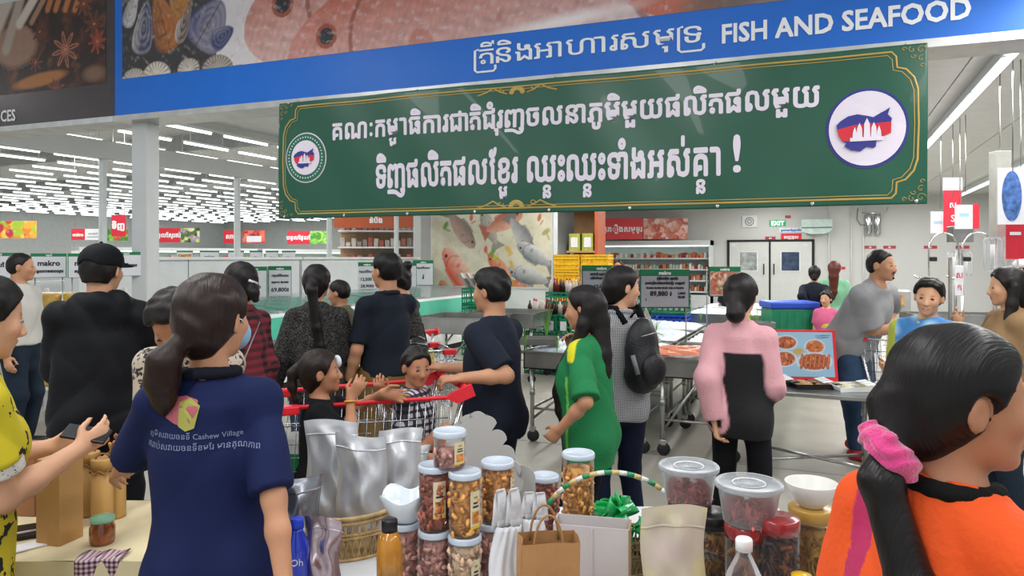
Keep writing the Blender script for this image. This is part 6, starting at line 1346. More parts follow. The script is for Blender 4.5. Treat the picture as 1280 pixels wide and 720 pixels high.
for i in range(15):
    a = rr.uniform(-1.2, 4.2); el = rr.uniform(-.2, 1.2); L = rr.uniform(.055, .085); dx, dz = math.cos(a)*L, abs(math.sin(el))*L*.9-.012; dy = math.sin(a)*L*.5-.02
    m = MB()
    def loop(u, v, dx=dx, dy=dy, dz=dz): t = u*2*PI; k = (1-math.cos(t))/2; return (dx*k-.3*dz*math.sin(t)*.5, dy*k+(v-.5)*.045, dz*k+.45*L*math.sin(t)*.5)
    m.grid(loop, 14, 2); thicken(m.build('ribbon_loop', RB, bow, (0, 0, 0), (rr.uniform(-1.3, 1.3), rr.uniform(-.5, .5), rr.uniform(-.9, .9))), .0006)
for s_ in (-1, 1):
    m = MB(); m.grid(lambda u, v: (s_*.02+s_*.025*v+.01*math.sin(v*7), -.03+(u-.5)*.0, -.10*v+.0) if False else (s_*.015+(u-.5)*.026+s_*.02*v, -.03+.006*math.sin(v*9), -.09*v), 2, 10); thicken(m.build('ribbon_tail', RB, bow), .0006)
for q in range(3): m = MB(); m.grid(lambda u, v: ((u-.5)*.09, .006*math.sin(u*12+v*7), v*.05), 8, 5); thicken(m.build('wrap_leaf', RB, gbk, (-.05+q*.05, -.05+q*.03, .09), (.5, 0, q)), .0005)
# small things in front
def flatpack(label, px, d, w, dp, h_, m_, rz, name='packet', z=ZT, pr=None):
    r = empty(name, Q(px, d, z), bearing(px)+rz, label, 'packet'); m = MB(); m.grid(lambda u, v: ((u-.5)*w, (v-.5)*dp, h_*(math.sin(PI*u)*math.sin(PI*v))**.4+.001+.002*math.sin(u*20+v*13)), 16, 12); m.grid(lambda u, v: ((u-.5)*w, (v-.5)*dp, .001), 2, 2); m.build('wrapper', m_, r)
    if pr: m = MB(); m.box(-w*.3, -dp*.1, h_+.003, w*.3, dp*.1, h_+.0045); m.build('printed_band', pr, r)
    return r
flatpack('white sealed packet with a teal print lying before the jar pyramid', 541, 1.83, .15, .10, .03, mat('white_film', 'd8dcdc', .3, var=.05), .3, pr=mat('teal_print', '3a9a8a', .5))
flatpack('small clear blister of white tablets left of the amber bottle', 446, 1.88, .07, .04, .012, PBAG, .2, 'blister_pack')
flatpack('pink and white checked sweets packet at the very left of the stall table', 348, 1.96, .05, .10, .02, mat('pink_pack', 'c85a78', .4, var=.3, vscale=60), .5, 'sweets_packet')
flatpack('red and white sweets packet before the gift basket', 800, 1.74, .09, .10, .05, mat('sweets_wrap', 'c8a8a8', .3, var=.4, vscale=50), .3, 'sweets_packet')
flatpack('white packet standing in the small cane tray right of the frosted pouch', 893, 1.62, .05, .06, .05, PBAG, .1, 'packet')
bs2 = basket('small cane tray at the bottom edge right of the white gift bag', 800, 1.76, .06, .09, .05); bs3 = basket('tiny cane tray between the frosted pouch and the water bottle', 893, 1.64, .035, .05, .06)
m = MB(); m.lathe([(0, 0), (.03, 0), (.03, .16), (.022, .2), (.022, .225), (0, .228)], 20); o = m.build('squeeze_bottle', mat('yellow_cap', 'd8a81c', .3), None, Q(1002, 1.6)); tag(o, 'yellow capped bottle at the bottom edge beside the orange shirt', 'bottle')
# -- left table
ZL = .752
bx = empty('tall_box', Q(75, 2.29, ZL), bearing(75)+.75, 'tall plain kraft box standing at the front of the cream cloth', 'box'); m = MB(); m.box(-.045, -.045, 0, .045, .045, .262, .001); m.build('carton', mat('plain_kraft', 'b58a54', .7, var=.05, vscale=5), bx); m = MB(); m.box(-.0445, -.0445, .262, .0445, .0445, .265); m.build('lid_flap', mat('kraft_top', 'c49a64', .7), bx); m = MB(); m.box(-.015, -.01, .265, .025, .02, .267); m.build('sticker', PAPER, bx)
BAM = mat('bamboo_card', 'b88f50', .6, var=.08, vscale=10, stretch=(1, 1, .1), bump=.2, bscale=60)
for i, (a, d_, nm) in enumerate(((111, 2.52, 'left'), (128, 2.44, 'middle'), (144, 2.5, 'right'))):
    r = empty('round_canister', Q(a, d_, ZL), bearing(a), 'round tan canister with a fringed lid, %s of three by the navy shirt' % nm, 'canister'); m = MB(); m.lathe([(0, 0), (.033, 0), (.034, .004), (.034, .195), (0, .195)], 24); m.build('canister_body', BAM, r); m = MB(); m.lathe([(.035, .18), (.036, .18), (.036, .215), (.033, .218), (0, .218)], 24); m.build('lid', BAM, r)
    m = MB(); m.tube([(.037*math.cos(t*PI/18), .037*math.sin(t*PI/18), .178+.006*math.sin(t*1.3)) for t in range(36)], .0025, 5, True); m.build('cord', TW, r); m = MB(); m.tube([(.02*math.cos(t), .0, .218+.016*math.sin(t)) for t in np.linspace(0, PI, 8)], .003); m.build('cord_loop', TW, r)
for i in range(2): m = MB(); m.tube([(0, 0, 0), (.01, -.02, .045)], .005, 6); o = m.build('wooden_stick', BAM, None, Q(141+i*6, 2.49, ZL+.218)); tag(o, 'short wooden stick lying up on the right canister, %s one' % ('left', 'right')[i], 'stick')
m = MB(); m.box(-.07, -.05, 0, .07, .05, .24, .002); o = m.build('brown_carton', mat('brown_carton', '8a5c3c', .7, var=.05), None, Q(34, 2.55, ZL), (0, 0, .3)); tag(o, 'brown carton standing behind the yellow dress', 'box')
m = MB(); m.lathe([(0, 0), (.03, 0), (.031, .24), (.028, .28), (.018, .305), (0, .31)], 20); o = m.build('steel_flask', CHROME, None, Q(90, 2.43, ZL)); tag(o, 'shiny steel flask behind the tall kraft box', 'flask')
jj = empty('small_jar', Q(128, 2.27, ZL), 0, 'small glass jar of brown paste with a mint green lid', 'jar'); m = MB(); m.lathe([(0, 0), (.034, 0), (.037, .01), (.037, .05), (.032, .062), (.032, .07)], 20); m.build('jar_shell', mat('jar_paste', '8a4e2c', .15, var=.3, vscale=30, coat=.6), jj); m = MB(); m.lathe([(.034, 0), (.035, .014), (0, .016)], 20); m.build('lid', mat('mint_lid', '8fc8ac', .4), jj, (0, 0, .068))
m = MB(); m.box(-.1, -.06, 0, .1, .06, .012); o = m.build('notebook', BLACK, None, Q(20, 2.33, ZL), (0, 0, YAW+.5)); tag(o, 'black notebook lying beside the tall kraft box', 'notebook'); m = MB(); m.box(-.05, -.03, 0, .05, .03, .004); o = m.build('white_note', PAPER, None, Q(38, 2.24, ZL), (0, 0, YAW+.8)); tag(o, 'folded white paper slip in front of the black notebook', 'paper'); m = MB(); m.tube([(-.05, 0, .018), (.05, 0, .018)], .004); o = m.build('pen', PAPER, None, Q(24, 2.30, ZL), (0, 0, YAW+.6)); tag(o, 'white pen lying on the black notebook', 'pen')
KR = pat_mat('krama_check', lambda k: k.ramp(stripes(k, 70), [(.2, '3a2430'), (.3, '8a6a78'), (.7, 'c8b4bc')], 'CONSTANT'))
kx = empty('checked_scarf', Q(122, 2.14, ZL), YAW+.1, 'purple checked scarf with knotted tassels hanging over the cream cloth', 'scarf'); m = MB(); m.grid(lambda u, v: (-.06+u*.13, .06-v*.13 if v < .5 else -.012-.004*math.sin(u*9), .004+.003*math.sin(u*14+v*5) if v < .5 else .004-(v-.5)*.11), 14, 14); thicken(m.build('scarf_cloth', KR, kx), .002)
for i in range(9): m = MB(); x = -.055+i*.0145; m.tube([(x, -.02, -.05), (x+.002, -.022, -.075), (x-.002, -.022, -.10), (x+.003, -.024, -.15)], [.003, .0045, .003, .004], 5); m.build('tassel', mat('tassel_dark', '2a1c26', .8), kx)
# ------------------------------------------------------------------ shopping carts
CW = mat('cart_wire', 'b8bcc2', .25, metal=.9, var=0)
def cart(label, pos, fwd, L=.80, W=.50, zr=1.0, red=True, name='shopping_cart'):
    """pos: floor point under the handle's middle; fwd: direction of the cart's nose"""
    a = math.atan2(fwd.y, fwd.x)-PI/2; r = empty(name, (pos.x, pos.y, 0), a, label, 'cart'); wf = W*.86; zb, zf = .52, .60
    def P(u, y, z): return (u*(W+(wf-W)*y/L)/2*(.86+.14*(z-zb)/(zr-zb)), y, z)
    for sd in (-1, 1):
        m = MB()
        for i in range(19): y = .03+i*(L-.06)/18; m.tube([P(sd, y+.02, zb+(zf-zb)*y/L), P(sd, y, zr-.0)], .0022, 4)
        for q in (.15, .3, .45, .6, .8): m.tube([P(sd, 0, zb+(zr-zb)*q), P(sd, L, zf+(zr-zf)*q)], .003, 4)
        tag(m.build('side_wires', CW, r), 'thin upright and level basket wires', kind='stuff')
        m = MB(); m.tube([P(sd, -.06, zr+.02), P(sd, 0, zr), P(sd, L, zr)], .010 if red else .007, 8); m.build('side_rim', RED if red else CW, r)
    m = MB()
    for i in range(13): u = -1+i/6; m.tube([P(u, .02, zb), P(u, L, zf)], .0022, 4); m.tube([P(u, L, zf), P(u, L, zr)], .0022, 4); m.tube([P(u*.95, .0, zb), P(u*.95, -.02, zr-.02)], .0022, 4)
    for q in (.0, .3, .6, .85): m.tube([P(-1, L, zf+(zr-zf)*q), P(1, L, zf+(zr-zf)*q)], .003, 4)
    for q in range(8): y = .05+q*L/8; m.tube([P(-1, y, zb+(zf-zb)*y/L), P(1, y, zb+(zf-zb)*y/L)], .003, 4)
    tag(m.build('basket_wires', CW, r), 'thin nose, floor and gate wires', kind='stuff')
    m = MB(); m.tube([P(-1, L, zr), P(1, L, zr)], .011 if red else .007, 8); m.build('nose_rim', RED if red else CW, r)
    for sd in (-1, 1): m = MB(); c = P(sd, L-.03, zr-.01); m.cbox(c, .05, .09, .04, .008); m.build('corner_cap', RED, r)
    m = MB(); m.tube([(-W/2-.01, -.10, zr+.03), (W/2+.01, -.10, zr+.03)], .016, 10); m.build('handle', RED, r)
    for sd in (-1, 1): m = MB(); m.prism([(-.13, zr+.0), (-.11, zr+.055), (-.04, zr+.03), (.02, zr-.0), (-.04, zr-.03)], 'x', sd*W/2-.012, sd*W/2+.012); m.build('handle_bracket', RED, r)
    for sd in (-1, 1):
        m = MB(); m.tube([(sd*W/2*.9, -.08, zr), (sd*W/2*.86, .06, zb-.02), (sd*W/2*.86, .12, .2), (sd*W/2*.8, L*.9, .16)], .013, 8); m.build('frame_tube', CW, r)
        for y in (.12, L*.88):
            m = MB(); m.lathe([(0, -.012), (.055, -.012), (.06, 0), (.055, .012), (0, .012)], 16); m.build('wheel', DARK, r, (sd*W/2*.82, y, .06), (0, PI/2, 0)); m = MB(); m.box(sd*W/2*.82-.018, y-.02, .06, sd*W/2*.82+.018, y+.02, .17, .003); m.build('wheel_fork', CW, r)
    m = MB(); m.tube([(-W/2*.8, L*.85, .17), (W/2*.8, L*.85, .17)], .010); m.build('cross_bar', CW, r)
    m = MB()
    for i in range(9): u = -.9+i*.225; m.tube([P(u, .20, zb+.14), P(u, .24, zr-.06)], .002, 4)
    m.tube([P(-.9, .24, zr-.06), P(.9, .24, zr-.06)], .003, 4); m.box(-W*.4, .03, zb+.12, W*.4, .2, zb+.126); tag(m.build('child_seat', CW, r), 'child seat flap of thin wires', kind='stuff')
    return r
def CP(x, d): return RGT*x+FWD*d
cart('red rimmed shopping cart with a girl and a boy sitting in it', CP(-.39, 3.58), RGT*-.93+FWD*-.38, .74)
cart('shopping cart with a toddler in the child seat, behind the leopard blouse', CP(-1.16, 5.0), RGT*.80+FWD*.30, .72, red=False)
cart('shopping cart with bright bags between the dark shirt man and the steel table', CP(-.87, 6.0), RGT*-.8+FWD*.6, .7, red=False)
cart('shopping cart pushed by the grey shirt man, nose towards the boy', CP(3.0, 5.95), RGT*.75+FWD*-.66, .72, red=False)
# contents
def carton(name, label, p, sx, sy, sz, m_, rz=0, cat='box', bev=.004, sub=None):
    r = empty(name, tuple(p), rz, label, cat); m = MB(); m.box(-sx/2, -sy/2, 0, sx/2, sy/2, sz, bev); m.build('pack_body', m_, r)
    if sub: m = MB(); m.box(-sx*.35, -sy/2-.002, sz*.3, sx*.35, -sy/2, sz*.7); m.build('printed_panel', sub, r)
    return r
carton('snack_bag', 'yellow and orange snack bag standing in the cart by the khaki trousers', at(449, 5.0, .60), .09, .08, .30, mat('snack_yellow_bag', 'd8b020', .35, var=.35, vscale=16), .4, 'bag', .02, mat('snack_orange', 'd86a28', .4))
carton('paper_sack', 'pale paper sack standing under the toddler in the cart', at(421, 4.8, .56), .13, .08, .40, mat('sack_paper', 'b8b49c', .7, var=.15, vscale=14), .2, 'bag', .015, mat('sack_print', '3a3f3a', .6))
carton('snack_bag', 'pink and yellow bag hanging on the cart below the black handbag', at(530, 5.9, .62), .16, .1, .28, mat('bright_bag', 'd8a83a', .4, var=.5, vscale=14), .4, 'bag', .02, mat('bright_pink', 'd83a6a', .4))
carton('snack_bag', 'orange snack packet in the red rimmed cart', at(523, 3.5, .62), .05, .03, .12, mat('snack_orange2', 'e07818', .35, var=.1), .3, 'packet', .008)
carton('soap_pack', 'white pack with green print lying in the nose of the red rimmed cart', at(372, 3.22, .62), .10, .12, .24, mat('soap_white', 'd0d4d0', .4, var=.1), .3, 'packet', .008, GREEN)
carton('soap_pack', 'yellow green packet low in the nose of the red rimmed cart', at(366, 3.16, .575), .09, .05, .045, mat('lime_pack', 'c8c040', .4, var=.1), .9, 'packet', .008)
# ------------------------------------------------------------------ people
def tpaint(base, rules):
    """rules: (function of torso frame coords -> weight, colour)"""
    def f(v, J):
        q = (v-J['up'])@J['Rt']/J['s']; c = np.tile(lin(base), (len(v), 1))
        for fn, col in rules: w = np.clip(fn(q, v, J), 0, 1)[:, None]; c = c*(1-w)+lin(col)*w
        return c
    return f
VC = vcol_mat('dyed_cloth', .85, .25)
NAVY = cloth('navy_polo', '101c46', rough=.75); NAVY2 = cloth('navy_tee', '1c2230'); BLK = cloth('black_cloth', '0c0d12', var=.15); BLK2 = cloth('black_nylon', '0b0d13', rough=.6, var=.1); JEAN = cloth('blue_denim', '2f4560', var=.2); JEAN2 = cloth('dark_denim', '1c2836', var=.2); DKB = cloth('dark_shirt', '171d28'); KHA = cloth('khaki_cloth', '7a5f35', var=.1)
GRY = cloth('grey_marl', '8d8d90', var=.1, bump=.4); WTEE = cloth('white_tee', 'c4c2bc', var=.04)
LEO = pat_mat('leopard_blouse', lambda k: leopard(k, '625f5c', '100f10', 85, .30, .40)); LEO2 = pat_mat('pattern_blouse', lambda k: leopard(k, '8a7a6c', '121010', 70, .22, .30)); FLW = pat_mat('floral_blouse', lambda k: leopard(k, '2a2830', 'b4a898', 28, .38, .46))
PLD = pat_mat('plaid_cloth', lambda k: k.ramp(stripes(k, 22, .5, ('y', 'z')), [(.2, '14090c'), (.35, '5a1a26'), (.75, '7c2030')], 'CONSTANT')); GNG = pat_mat('gingham_cloth', lambda k: gingham(k, 115))
YEL = pat_mat('yellow_dress', lambda k: leopard(k, '0f0e0c', 'c8b81e', 15, .30, .31)); DOT = pat_mat('dotted_cuff', lambda k: leopard(k, '101010', 'd8d4cc', 70, .20, .24))
def segd(v, a, b):
    t = b-a; h = np.clip(((v-a)@t)/(t@t), 0, 1); return np.linalg.norm(v-a-h[:, None]*t, axis=1)
def strap(J, pts, r=.012, m_=BLK, name='strap'):
    m = MB(); m.tube([tuple(J['T'](*p)) for p in pts], r, 6); return m.build(name, m_, J['root'])
def wristband(J, key, m_=BLK, r=.031, name='wristband'):
    w = J['W'][key]; e = J['E'][key]; u = unit(w-e); m = MB(); a = Vector(u).orthogonal().normalized(); b = Vector(u).cross(a)
    c = Vector(w)-Vector(u)*.012; m.tube([tuple(c+(a*math.cos(t)+b*math.sin(t))*r*J['s']) for t in np.linspace(0, 2*PI, 13)[:-1]], .006, 5, True); return m.build(name, m_, J['root'])
# 1 yellow dress
def x1(J):
    for k_ in 'RL':
        f = Field(); S_, E_ = J['S'][k_], J['E'][k_]; f.cap(S_+(E_-S_)*.50, S_+(E_-S_)*.74, .071, .069, k=.01, clip=True, clipa=True); me, v = f.mesh('dotted_cuff', .008, DOT); link('dotted_cuff', me, J['root'])
human('woman in a yellow dress with black dots at the left edge, holding a phone', -72, 1.93, 1.62, -80, 'a', 1.0, lean=7, hp=12, h=0.0081, R=dict(g=at(98, 2.12, 1.085), t=(0, -.2, 1), curl=.55, pole=(.15, -.35, -1)), L=dict(g=at(60, 2.35, 1.03), curl=.6),
      top=dict(mat=YEL, sleeve=.6, sr=.024, fit=.03, free=.35, flare=.06, name='dress'), hair=dict(style='long', col='0d0a0a', chains=[[('h', 0, -.09, -.02, .045), ('h', 0, -.11, -.10, .03)]]), extra=x1)
ph = MB(); ph.box(-.062, -.034, 0, .062, .034, .009, .003); o = ph.build('smartphone', BLACK, None, at(108, 2.17, 1.115), (.35, .22, YAW+.2)); tag(o, 'black smartphone held in the hand of the woman in yellow', 'phone')
# 2 white tee man
human('man in a white t-shirt and dark jeans standing far left, looking right', 26, 6.25, 1.70, -125, 'b', 1.08, True, hy=20, h=0.0116, top=dict(mat=WTEE, sleeve=.75, hem=.0), bottom=dict(mat=JEAN2), hair=dict(t=.006, col='15100e'), extra=lambda J: (wristband(J, 'R', mat('watch_gold', 'a89048', .3, metal=.8)), strap(J, [(.125*math.cos(t), .105*math.sin(t)*1.0, .012) for t in np.linspace(0, 2*PI, 20)], .014, BLACK, 'belt')))
# 3 hoodie
def x3(J):
    Hd, Rh, hs = J['Hd'], J['Rh'], J['hs']; f = Field(); f.ell(Hd(0, -.012, .045), V3(.092, .112, .088)*hs, Rh, k=.02); f.cut(Hd(0, 0, .018), Rh@V3(0, -.12, -1)); f.cap(Hd(0, .10, .03), Hd(0, .17, .018), .062*hs, .05*hs, k=.02, flat=(Rh@V3(0, 0, 1), 7)); f.ell(Hd(0, -.11, .02), V3(.045, .04, .03)*hs, Rh, k=.006, op='s')
    me, v = f.mesh('cap', .006, cloth('cap_black', '0d1016', rough=.7)); link('cap', me, J['root']); m = MB(); m.ball(tuple(Hd(0, -.012, .135)), .009, 8, 6, (1, 1, .6)); m.build('cap_button', BLK, J['root'])
human('person in a black cap and loose black hooded jacket, seen from behind', 126, 3.6, 1.72, -6, 'a', 1.04, True, hy=-28, h=0.0093, R=dict(w=(.16, .34, 1.02), curl=.8, pole=(.3, -.8, -.4)), L=dict(w=(-.14, .34, 1.02), curl=.8, pole=(-.3, -.8, -.4)),
      top=dict(mat=BLK2, sleeve=1.95, fit=.040, sr=.026, hem=-.10, hood=1, fold=1.6, name='hooded_jacket', cuff=.044), bottom=dict(mat=BLK2, fit=.02, hem=.07), hair=dict(t=.010, col='14100f', bulk=[(0, -.055, -.05, .055, .05, .05)]), extra=x3)
# 4 short hair woman bending
human('older woman with short dark hair bending over the stall, in a patterned blouse', 256, 2.98, 1.60, 158, 'c', 1.05, lean=22, hp=42, h=0.0081, R=dict(g=at(160, 2.55, .98), curl=.6), L=dict(g=at(185, 2.6, .95), curl=.6), top=dict(mat=FLW, sleeve=.8, fit=.026, name='blouse'), bottom=dict(mat=BLK),
      hair=dict(t=.022, col='120e0d', amp=.003, bulk=[(0, -.02, .06, .088, .10, .075)]), extra=lambda J: None)
# 5 navy polo
def x5(J):
    T, Hd, Rh, hs = J['T'], J['Hd'], J['Rh'], J['hs']; r = J['root']
    f = Field(); f.ell(Hd(0, .075, -.045), V3(.056, .040, .050)*hs, Rh, k=.02); f.cut(Hd(0, .02, 0), Rh@V3(0, -1, 0)); f.cut(Hd(0, 0, -.008), Rh@V3(0, 0, 1)); me, v = f.mesh('face_mask', .005, cloth('mask_blue', '8fb0cc', bump=.1)); link('face_mask', me, r)
    for q in (-1, 1): m = MB(); m.tube([tuple(Hd(q*.055, .06, -.02)), tuple(Hd(q*.075, .02, .0)), tuple(Hd(q*.08, -.015, .01))], .0015, 4); m.build('mask_loop', PAPER, r)
    m = MB(); m.tube([tuple(Hd(-.012+.019*math.cos(t), -.117+.006*math.sin(t), -.052+.019*math.sin(t))) for t in np.linspace(0, 2*PI, 12)[:-1]], .006, 6, True); m.build('hair_tie', BLK, r)
    # printed back: cashew figure and two lines
    sh_ = [c for c in r.children if c.name.startswith('shirt')][0]; pz = J['up'][2]+.40; px0 = -.045
    for nm, c, pts in (('print_pink', 'b8606a', [(-.05, -.012), (-.055, .012), (-.035, .022), (-.03, .04), (0, .046), (.03, .036), (.03, .01), (.012, -.02), (-.01, -.03), (-.03, -.024)]), ('print_olive', 'a8a850', [(-.018, -.03), (-.016, .03), (.012, .04), (.036, .022), (.022, -.034), (.0, -.042)])):
        m = MB(); m.prism([(p[0]+px0, pz+p[1]) for p in pts], 'y', 0 if nm == 'print_pink' else -.004, .001); onto(m.build(nm, mat(nm, c, .6), r), sh_)
    gm = mat('pale_shirt_print', '7c86a8', .6); w_ = 'ភូមិស្វាយចន្ទី Cashew Village'.replace('្', ''); onto(text('back_lettering', w_, gm, r, (px0+.02, 0, pz-.062), .0195, ext=.0004), sh_); onto(text('back_lettering', 'គ្រាប់ស្វាយចន្ទីខ្មែរ មានគុណភាព'.replace('្', ''), gm, r, (px0+.04, 0, pz-.090), .0215, ext=.0004), sh_)
human('woman in a navy polo shirt with a brown ponytail and blue face mask, back turned', 263, 1.93, 1.61, -8, 'b', .82, hy=-32, h=0.0075, R=dict(g=at(362, 1.74, .76), curl=.5, pole=(.15, -1, 0)), L=dict(g=at(150, 2.2, 1.0), curl=.6, pole=(-.2, -.5, -1)),
      top=dict(mat=NAVY, sleeve=.92, fit=.024, sr=.016, hem=-.16, collar=cloth('polo_collar', '10131f'), fold=1.0), bottom=dict(mat=BLK, fit=.012),
      hair=dict(style='long', col='1d0f0c', t=.016, gloss=.3, amp=.0012, chains=[[('h', 0, -.09, -.03, .06), ('h', -.012, -.115, -.052, .022)], [('h', -.014, -.125, -.06, .025), ('h', -.035, -.145, -.10, .040), ('h', -.045, -.14, -.15, .042), ('h', -.05, -.13, -.20, .028), ('h', -.05, -.13, -.235, .010)]]), extra=x5)
# 6 plaid
human('woman in a long red and black plaid shirt with a white hair clip', 300, 4.15, 1.63, 38, 'b', .9, h=0.0116, top=dict(mat=PLD, sleeve=1.9, fit=.026, free=.55, name='plaid_shirt'), bottom=dict(mat=BLK), hair=dict(style='long', t=.014, chains=[[('h', 0, -.09, -.02, .04), ('h', -.0, -.125, -.05, .03), ('h', 0, -.14, -.09, .02)]]),
      extra=lambda J: (MB().tube([tuple(J['Hd'](-.03, -.12, .02)), tuple(J['Hd'](.03, -.12, .0))], .008).build('hair_clip', PAPER, J['root']), strap(J, [(.10, .08, .40), (.05, -.11, .42), (-.10, -.15, .2), (-.15, -.1, .0)], .004, mat('strap_grey', '8a8684', .7), 'bag_strap')))
# 7 leopard
human('woman in a grey leopard print blouse and blue jeans with a long ponytail', 396, 4.7, 1.61, -8, 'b', 1.0, h=0.0104, hy=-12, R=dict(g=at(438, 5.0, 1.06), curl=1.2), L=dict(w=(-.27, .02, .80)), top=dict(mat=LEO, sleeve=1.9, fit=.022, hem=-.12, name='blouse', sr=.018), bottom=dict(mat=JEAN, fit=.012),
      hair=dict(style='long', t=.015, chains=[[('h', 0, -.10, -.0, .035), ('h', .01, -.135, -.04, .034), ('b', .02, -.135, .36, .030), ('b', .04, -.135, .24, .028), ('b', .05, -.135, .16, .012)]]), extra=lambda J: MB().tube([tuple(J['Hd'](.033*math.cos(t)+.005, -.118, .002+.022*math.sin(t)-.02)) for t in np.linspace(0, 6.28, 12)[:-1]], .006, 6, True).build('hair_band', mat('pink_band', 'd89ab4', .6), J['root']))
# 8 toddler
human('toddler in an olive shirt sitting in the cart seat, seen from behind', 427, 5.05, .88, 62, 'b', 1.1, True, 1.42, h=0.0093, seat=1.03, hy=10, hp=10, R=dict(w=(.02, .17, 1.06)), L=dict(w=(-.12, .18, 1.08)), legs=dict(R=(.06, .2, .74), L=(-.06, .2, .74), poleR=(0, 1, 1), poleL=(0, 1, 1)), top=dict(mat=cloth('olive_cloth', '6b6a52'), sleeve=.8, hem=-.04), bottom=dict(mat=JEAN), hair=dict(t=.008, col='17110f'))
# 9 dark shirt man
human('man in a dark navy short sleeved shirt and khaki trousers, hand at his pocket', 483, 4.85, 1.69, 38, 'b', 1.02, True, hy=8, h=0.0104, L=dict(w=(-.235, .10, .83), curl=.5, pole=(-.6, -1, 0)), R=dict(w=(.15, .36, 1.02), curl=.6), top=dict(mat=DKB, sleeve=.86, fit=.022, hem=-.02, collar=DKB), bottom=dict(mat=KHA, fit=.022, hem=.075), hair=dict(t=.015, col='0d0b0b', bulk=[(0, -.02, .055, .082, .098, .065)]), extra=lambda J: wristband(J, 'L'))
# 10 bun woman
human('woman in a black patterned top with a bun behind the dark shirt man', 510, 5.5, 1.62, 62, 'b', 1.0, h=0.0128, lean=6, hp=15, L=dict(g=at(455, 5.4, 1.13), curl=.9), R=dict(g=at(465, 5.6, 1.12), curl=.9), top=dict(mat=LEO2, sleeve=1.9, name='blouse', hem=-.08), bottom=dict(mat=BLK), hair=dict(style='long', t=.012, chains=[[('h', 0, -.10, .07, .035), ('h', 0, -.115, .085, .038)]]))
hb = empty('handbag', at(520, 5.35, .98), YAW, 'round black handbag hanging beside the dark shirt man', 'bag'); m = MB(); m.ball((0, 0, 0), .095, 18, 12, (1, .7, .95)); m.build('bag_body', mat('black_leather', '101013', .35, coat=.3), hb); m = MB(); m.tube([(-.08, -.0, .04), (-.05, 0, .18), (.05, 0, .18), (.08, 0, .04)], .006); m.build('handle', BLACK, hb); m = MB(); m.tube([(-.09, -.055, .03), (0, -.07, .045), (.09, -.055, .03)], .003); m.build('zip', STEEL, hb)
# 11 cart girl
def x11(J):
    Hd = J['Hd']; f = Field(); f.ell(Hd(-.028, .088, .048), V3(.042, .018, .034)*J['hs'], J['Rh']@rotm('z', 20), k=.01); me, v = f.mesh('face_mask', .004, mat('mask_white', 'd0d8e0', .5, var=0)); link('face_mask', me, J['root'])
    m = MB(); m.tube([tuple(Hd(-.06, .06, .05)), tuple(Hd(-.09, .0, .03)), tuple(Hd(-.075, -.08, .03))], .0018, 4); m.build('mask_loop', PAPER, J['root']); wristband(J, 'R', mat('orange_band', 'c88a38', .4), .034)
    s = J['T']; strap(J, [(-.075, .02, .47), (-.05, .085, .43), (0, .125, .36), (.05, .085, .43), (.075, .02, .47)], .006, mat('pink_trim', 'd8507a', .6), 'pink_neckline')
human('girl in a black shirt with pink trim kneeling in the cart, white mask pushed up', 402, 3.2, 1.12, -92, 'c', 1.0, False, 1.22, h=0.0070, seat=.68, hy=0, hp=-4, R=dict(g=at(438, 3.06, 1.05), t=(0, .5, 1), curl=1.0, d=(0, .5, .8), pole=(.4, .2, -1)), L=dict(g=at(478, 3.22, 1.045), t=(0, .3, 1), curl=.35, d=(.3, 1, -.15), pole=(-.8, 0, -.6)), legs=dict(R=(.08, -.08, .60), L=(-.08, -.08, .60), poleR=(.1, 1, .2), poleL=(-.1, 1, .2), footR=(0, -1, 0), footL=(0, -1, 0)), shoes=None,
      top=dict(mat=BLK, sleeve=.8, hem=-.06, fit=.020), bottom=dict(mat=BLK), hair=dict(style='long', t=.013, col='1a100d', chains=[[('h', 0, -.09, .03, .03), ('h', 0, -.125, .035, .020), ('h', 0, -.15, .01, .024), ('h', .0, -.155, -.06, .022), ('h', 0, -.145, -.13, .013), ('h', 0, -.14, -.17, .006)]]), extra=x11)
# 12 cart boy
CHK = pat_mat('white_black_squares', lambda k: k.ramp(stripes(k, 30, .42), [(.2, 'c0bcc0'), (.3, '3a3848'), (.75, '14141c')], 'CONSTANT'))
human('small boy in a checked shirt with blue collar sitting in the cart, looking right', 519, 3.43, 1.0, -112, 'c', 1.0, True, 1.28, h=0.0070, seat=.72, hy=-42, hp=8, R=dict(w=(.12, .10, .74)), L=dict(g=at(478, 3.36, 1.02), curl=.9, pole=(-.8, 0, -.6)), legs=dict(R=(.06, .2, .62), L=(-.06, .2, .60), poleR=(.1, 1, .6), poleL=(-.1, 1, .6)), top=dict(mat=CHK, sleeve=.8, hem=-.05, collar=cloth('royal_collar', '2c3c9c')), bottom=dict(mat=JEAN2), hair=dict(t=.010, col='15100e', amp=.004, bulk=[(0, .0, .075, .06, .075, .045)]))
# 13 navy tee man
human('man in a navy t-shirt and dark jeans pushing the red rimmed cart', 616, 3.78, 1.60, 58, 'b', 1.04, True, hy=4, hp=4, h=0.0087, L=dict(g=tuple(CP(-.25, 3.46)+Vector((0, 0, 1.07))), curl=1.4, pole=(-.2, -.9, -.9)), R=dict(g=tuple(CP(-.38, 3.80)+Vector((0, 0, 1.07))), curl=1.4, pole=(.2, -.5, -1)), top=dict(mat=NAVY2, sleeve=.86, fit=.024, sr=.020, hem=-.13), bottom=dict(mat=JEAN2, fit=.02), hair=dict(t=.014, col='0c0b0c', amp=.002, bulk=[(0, -.005, .07, .076, .09, .062)]))
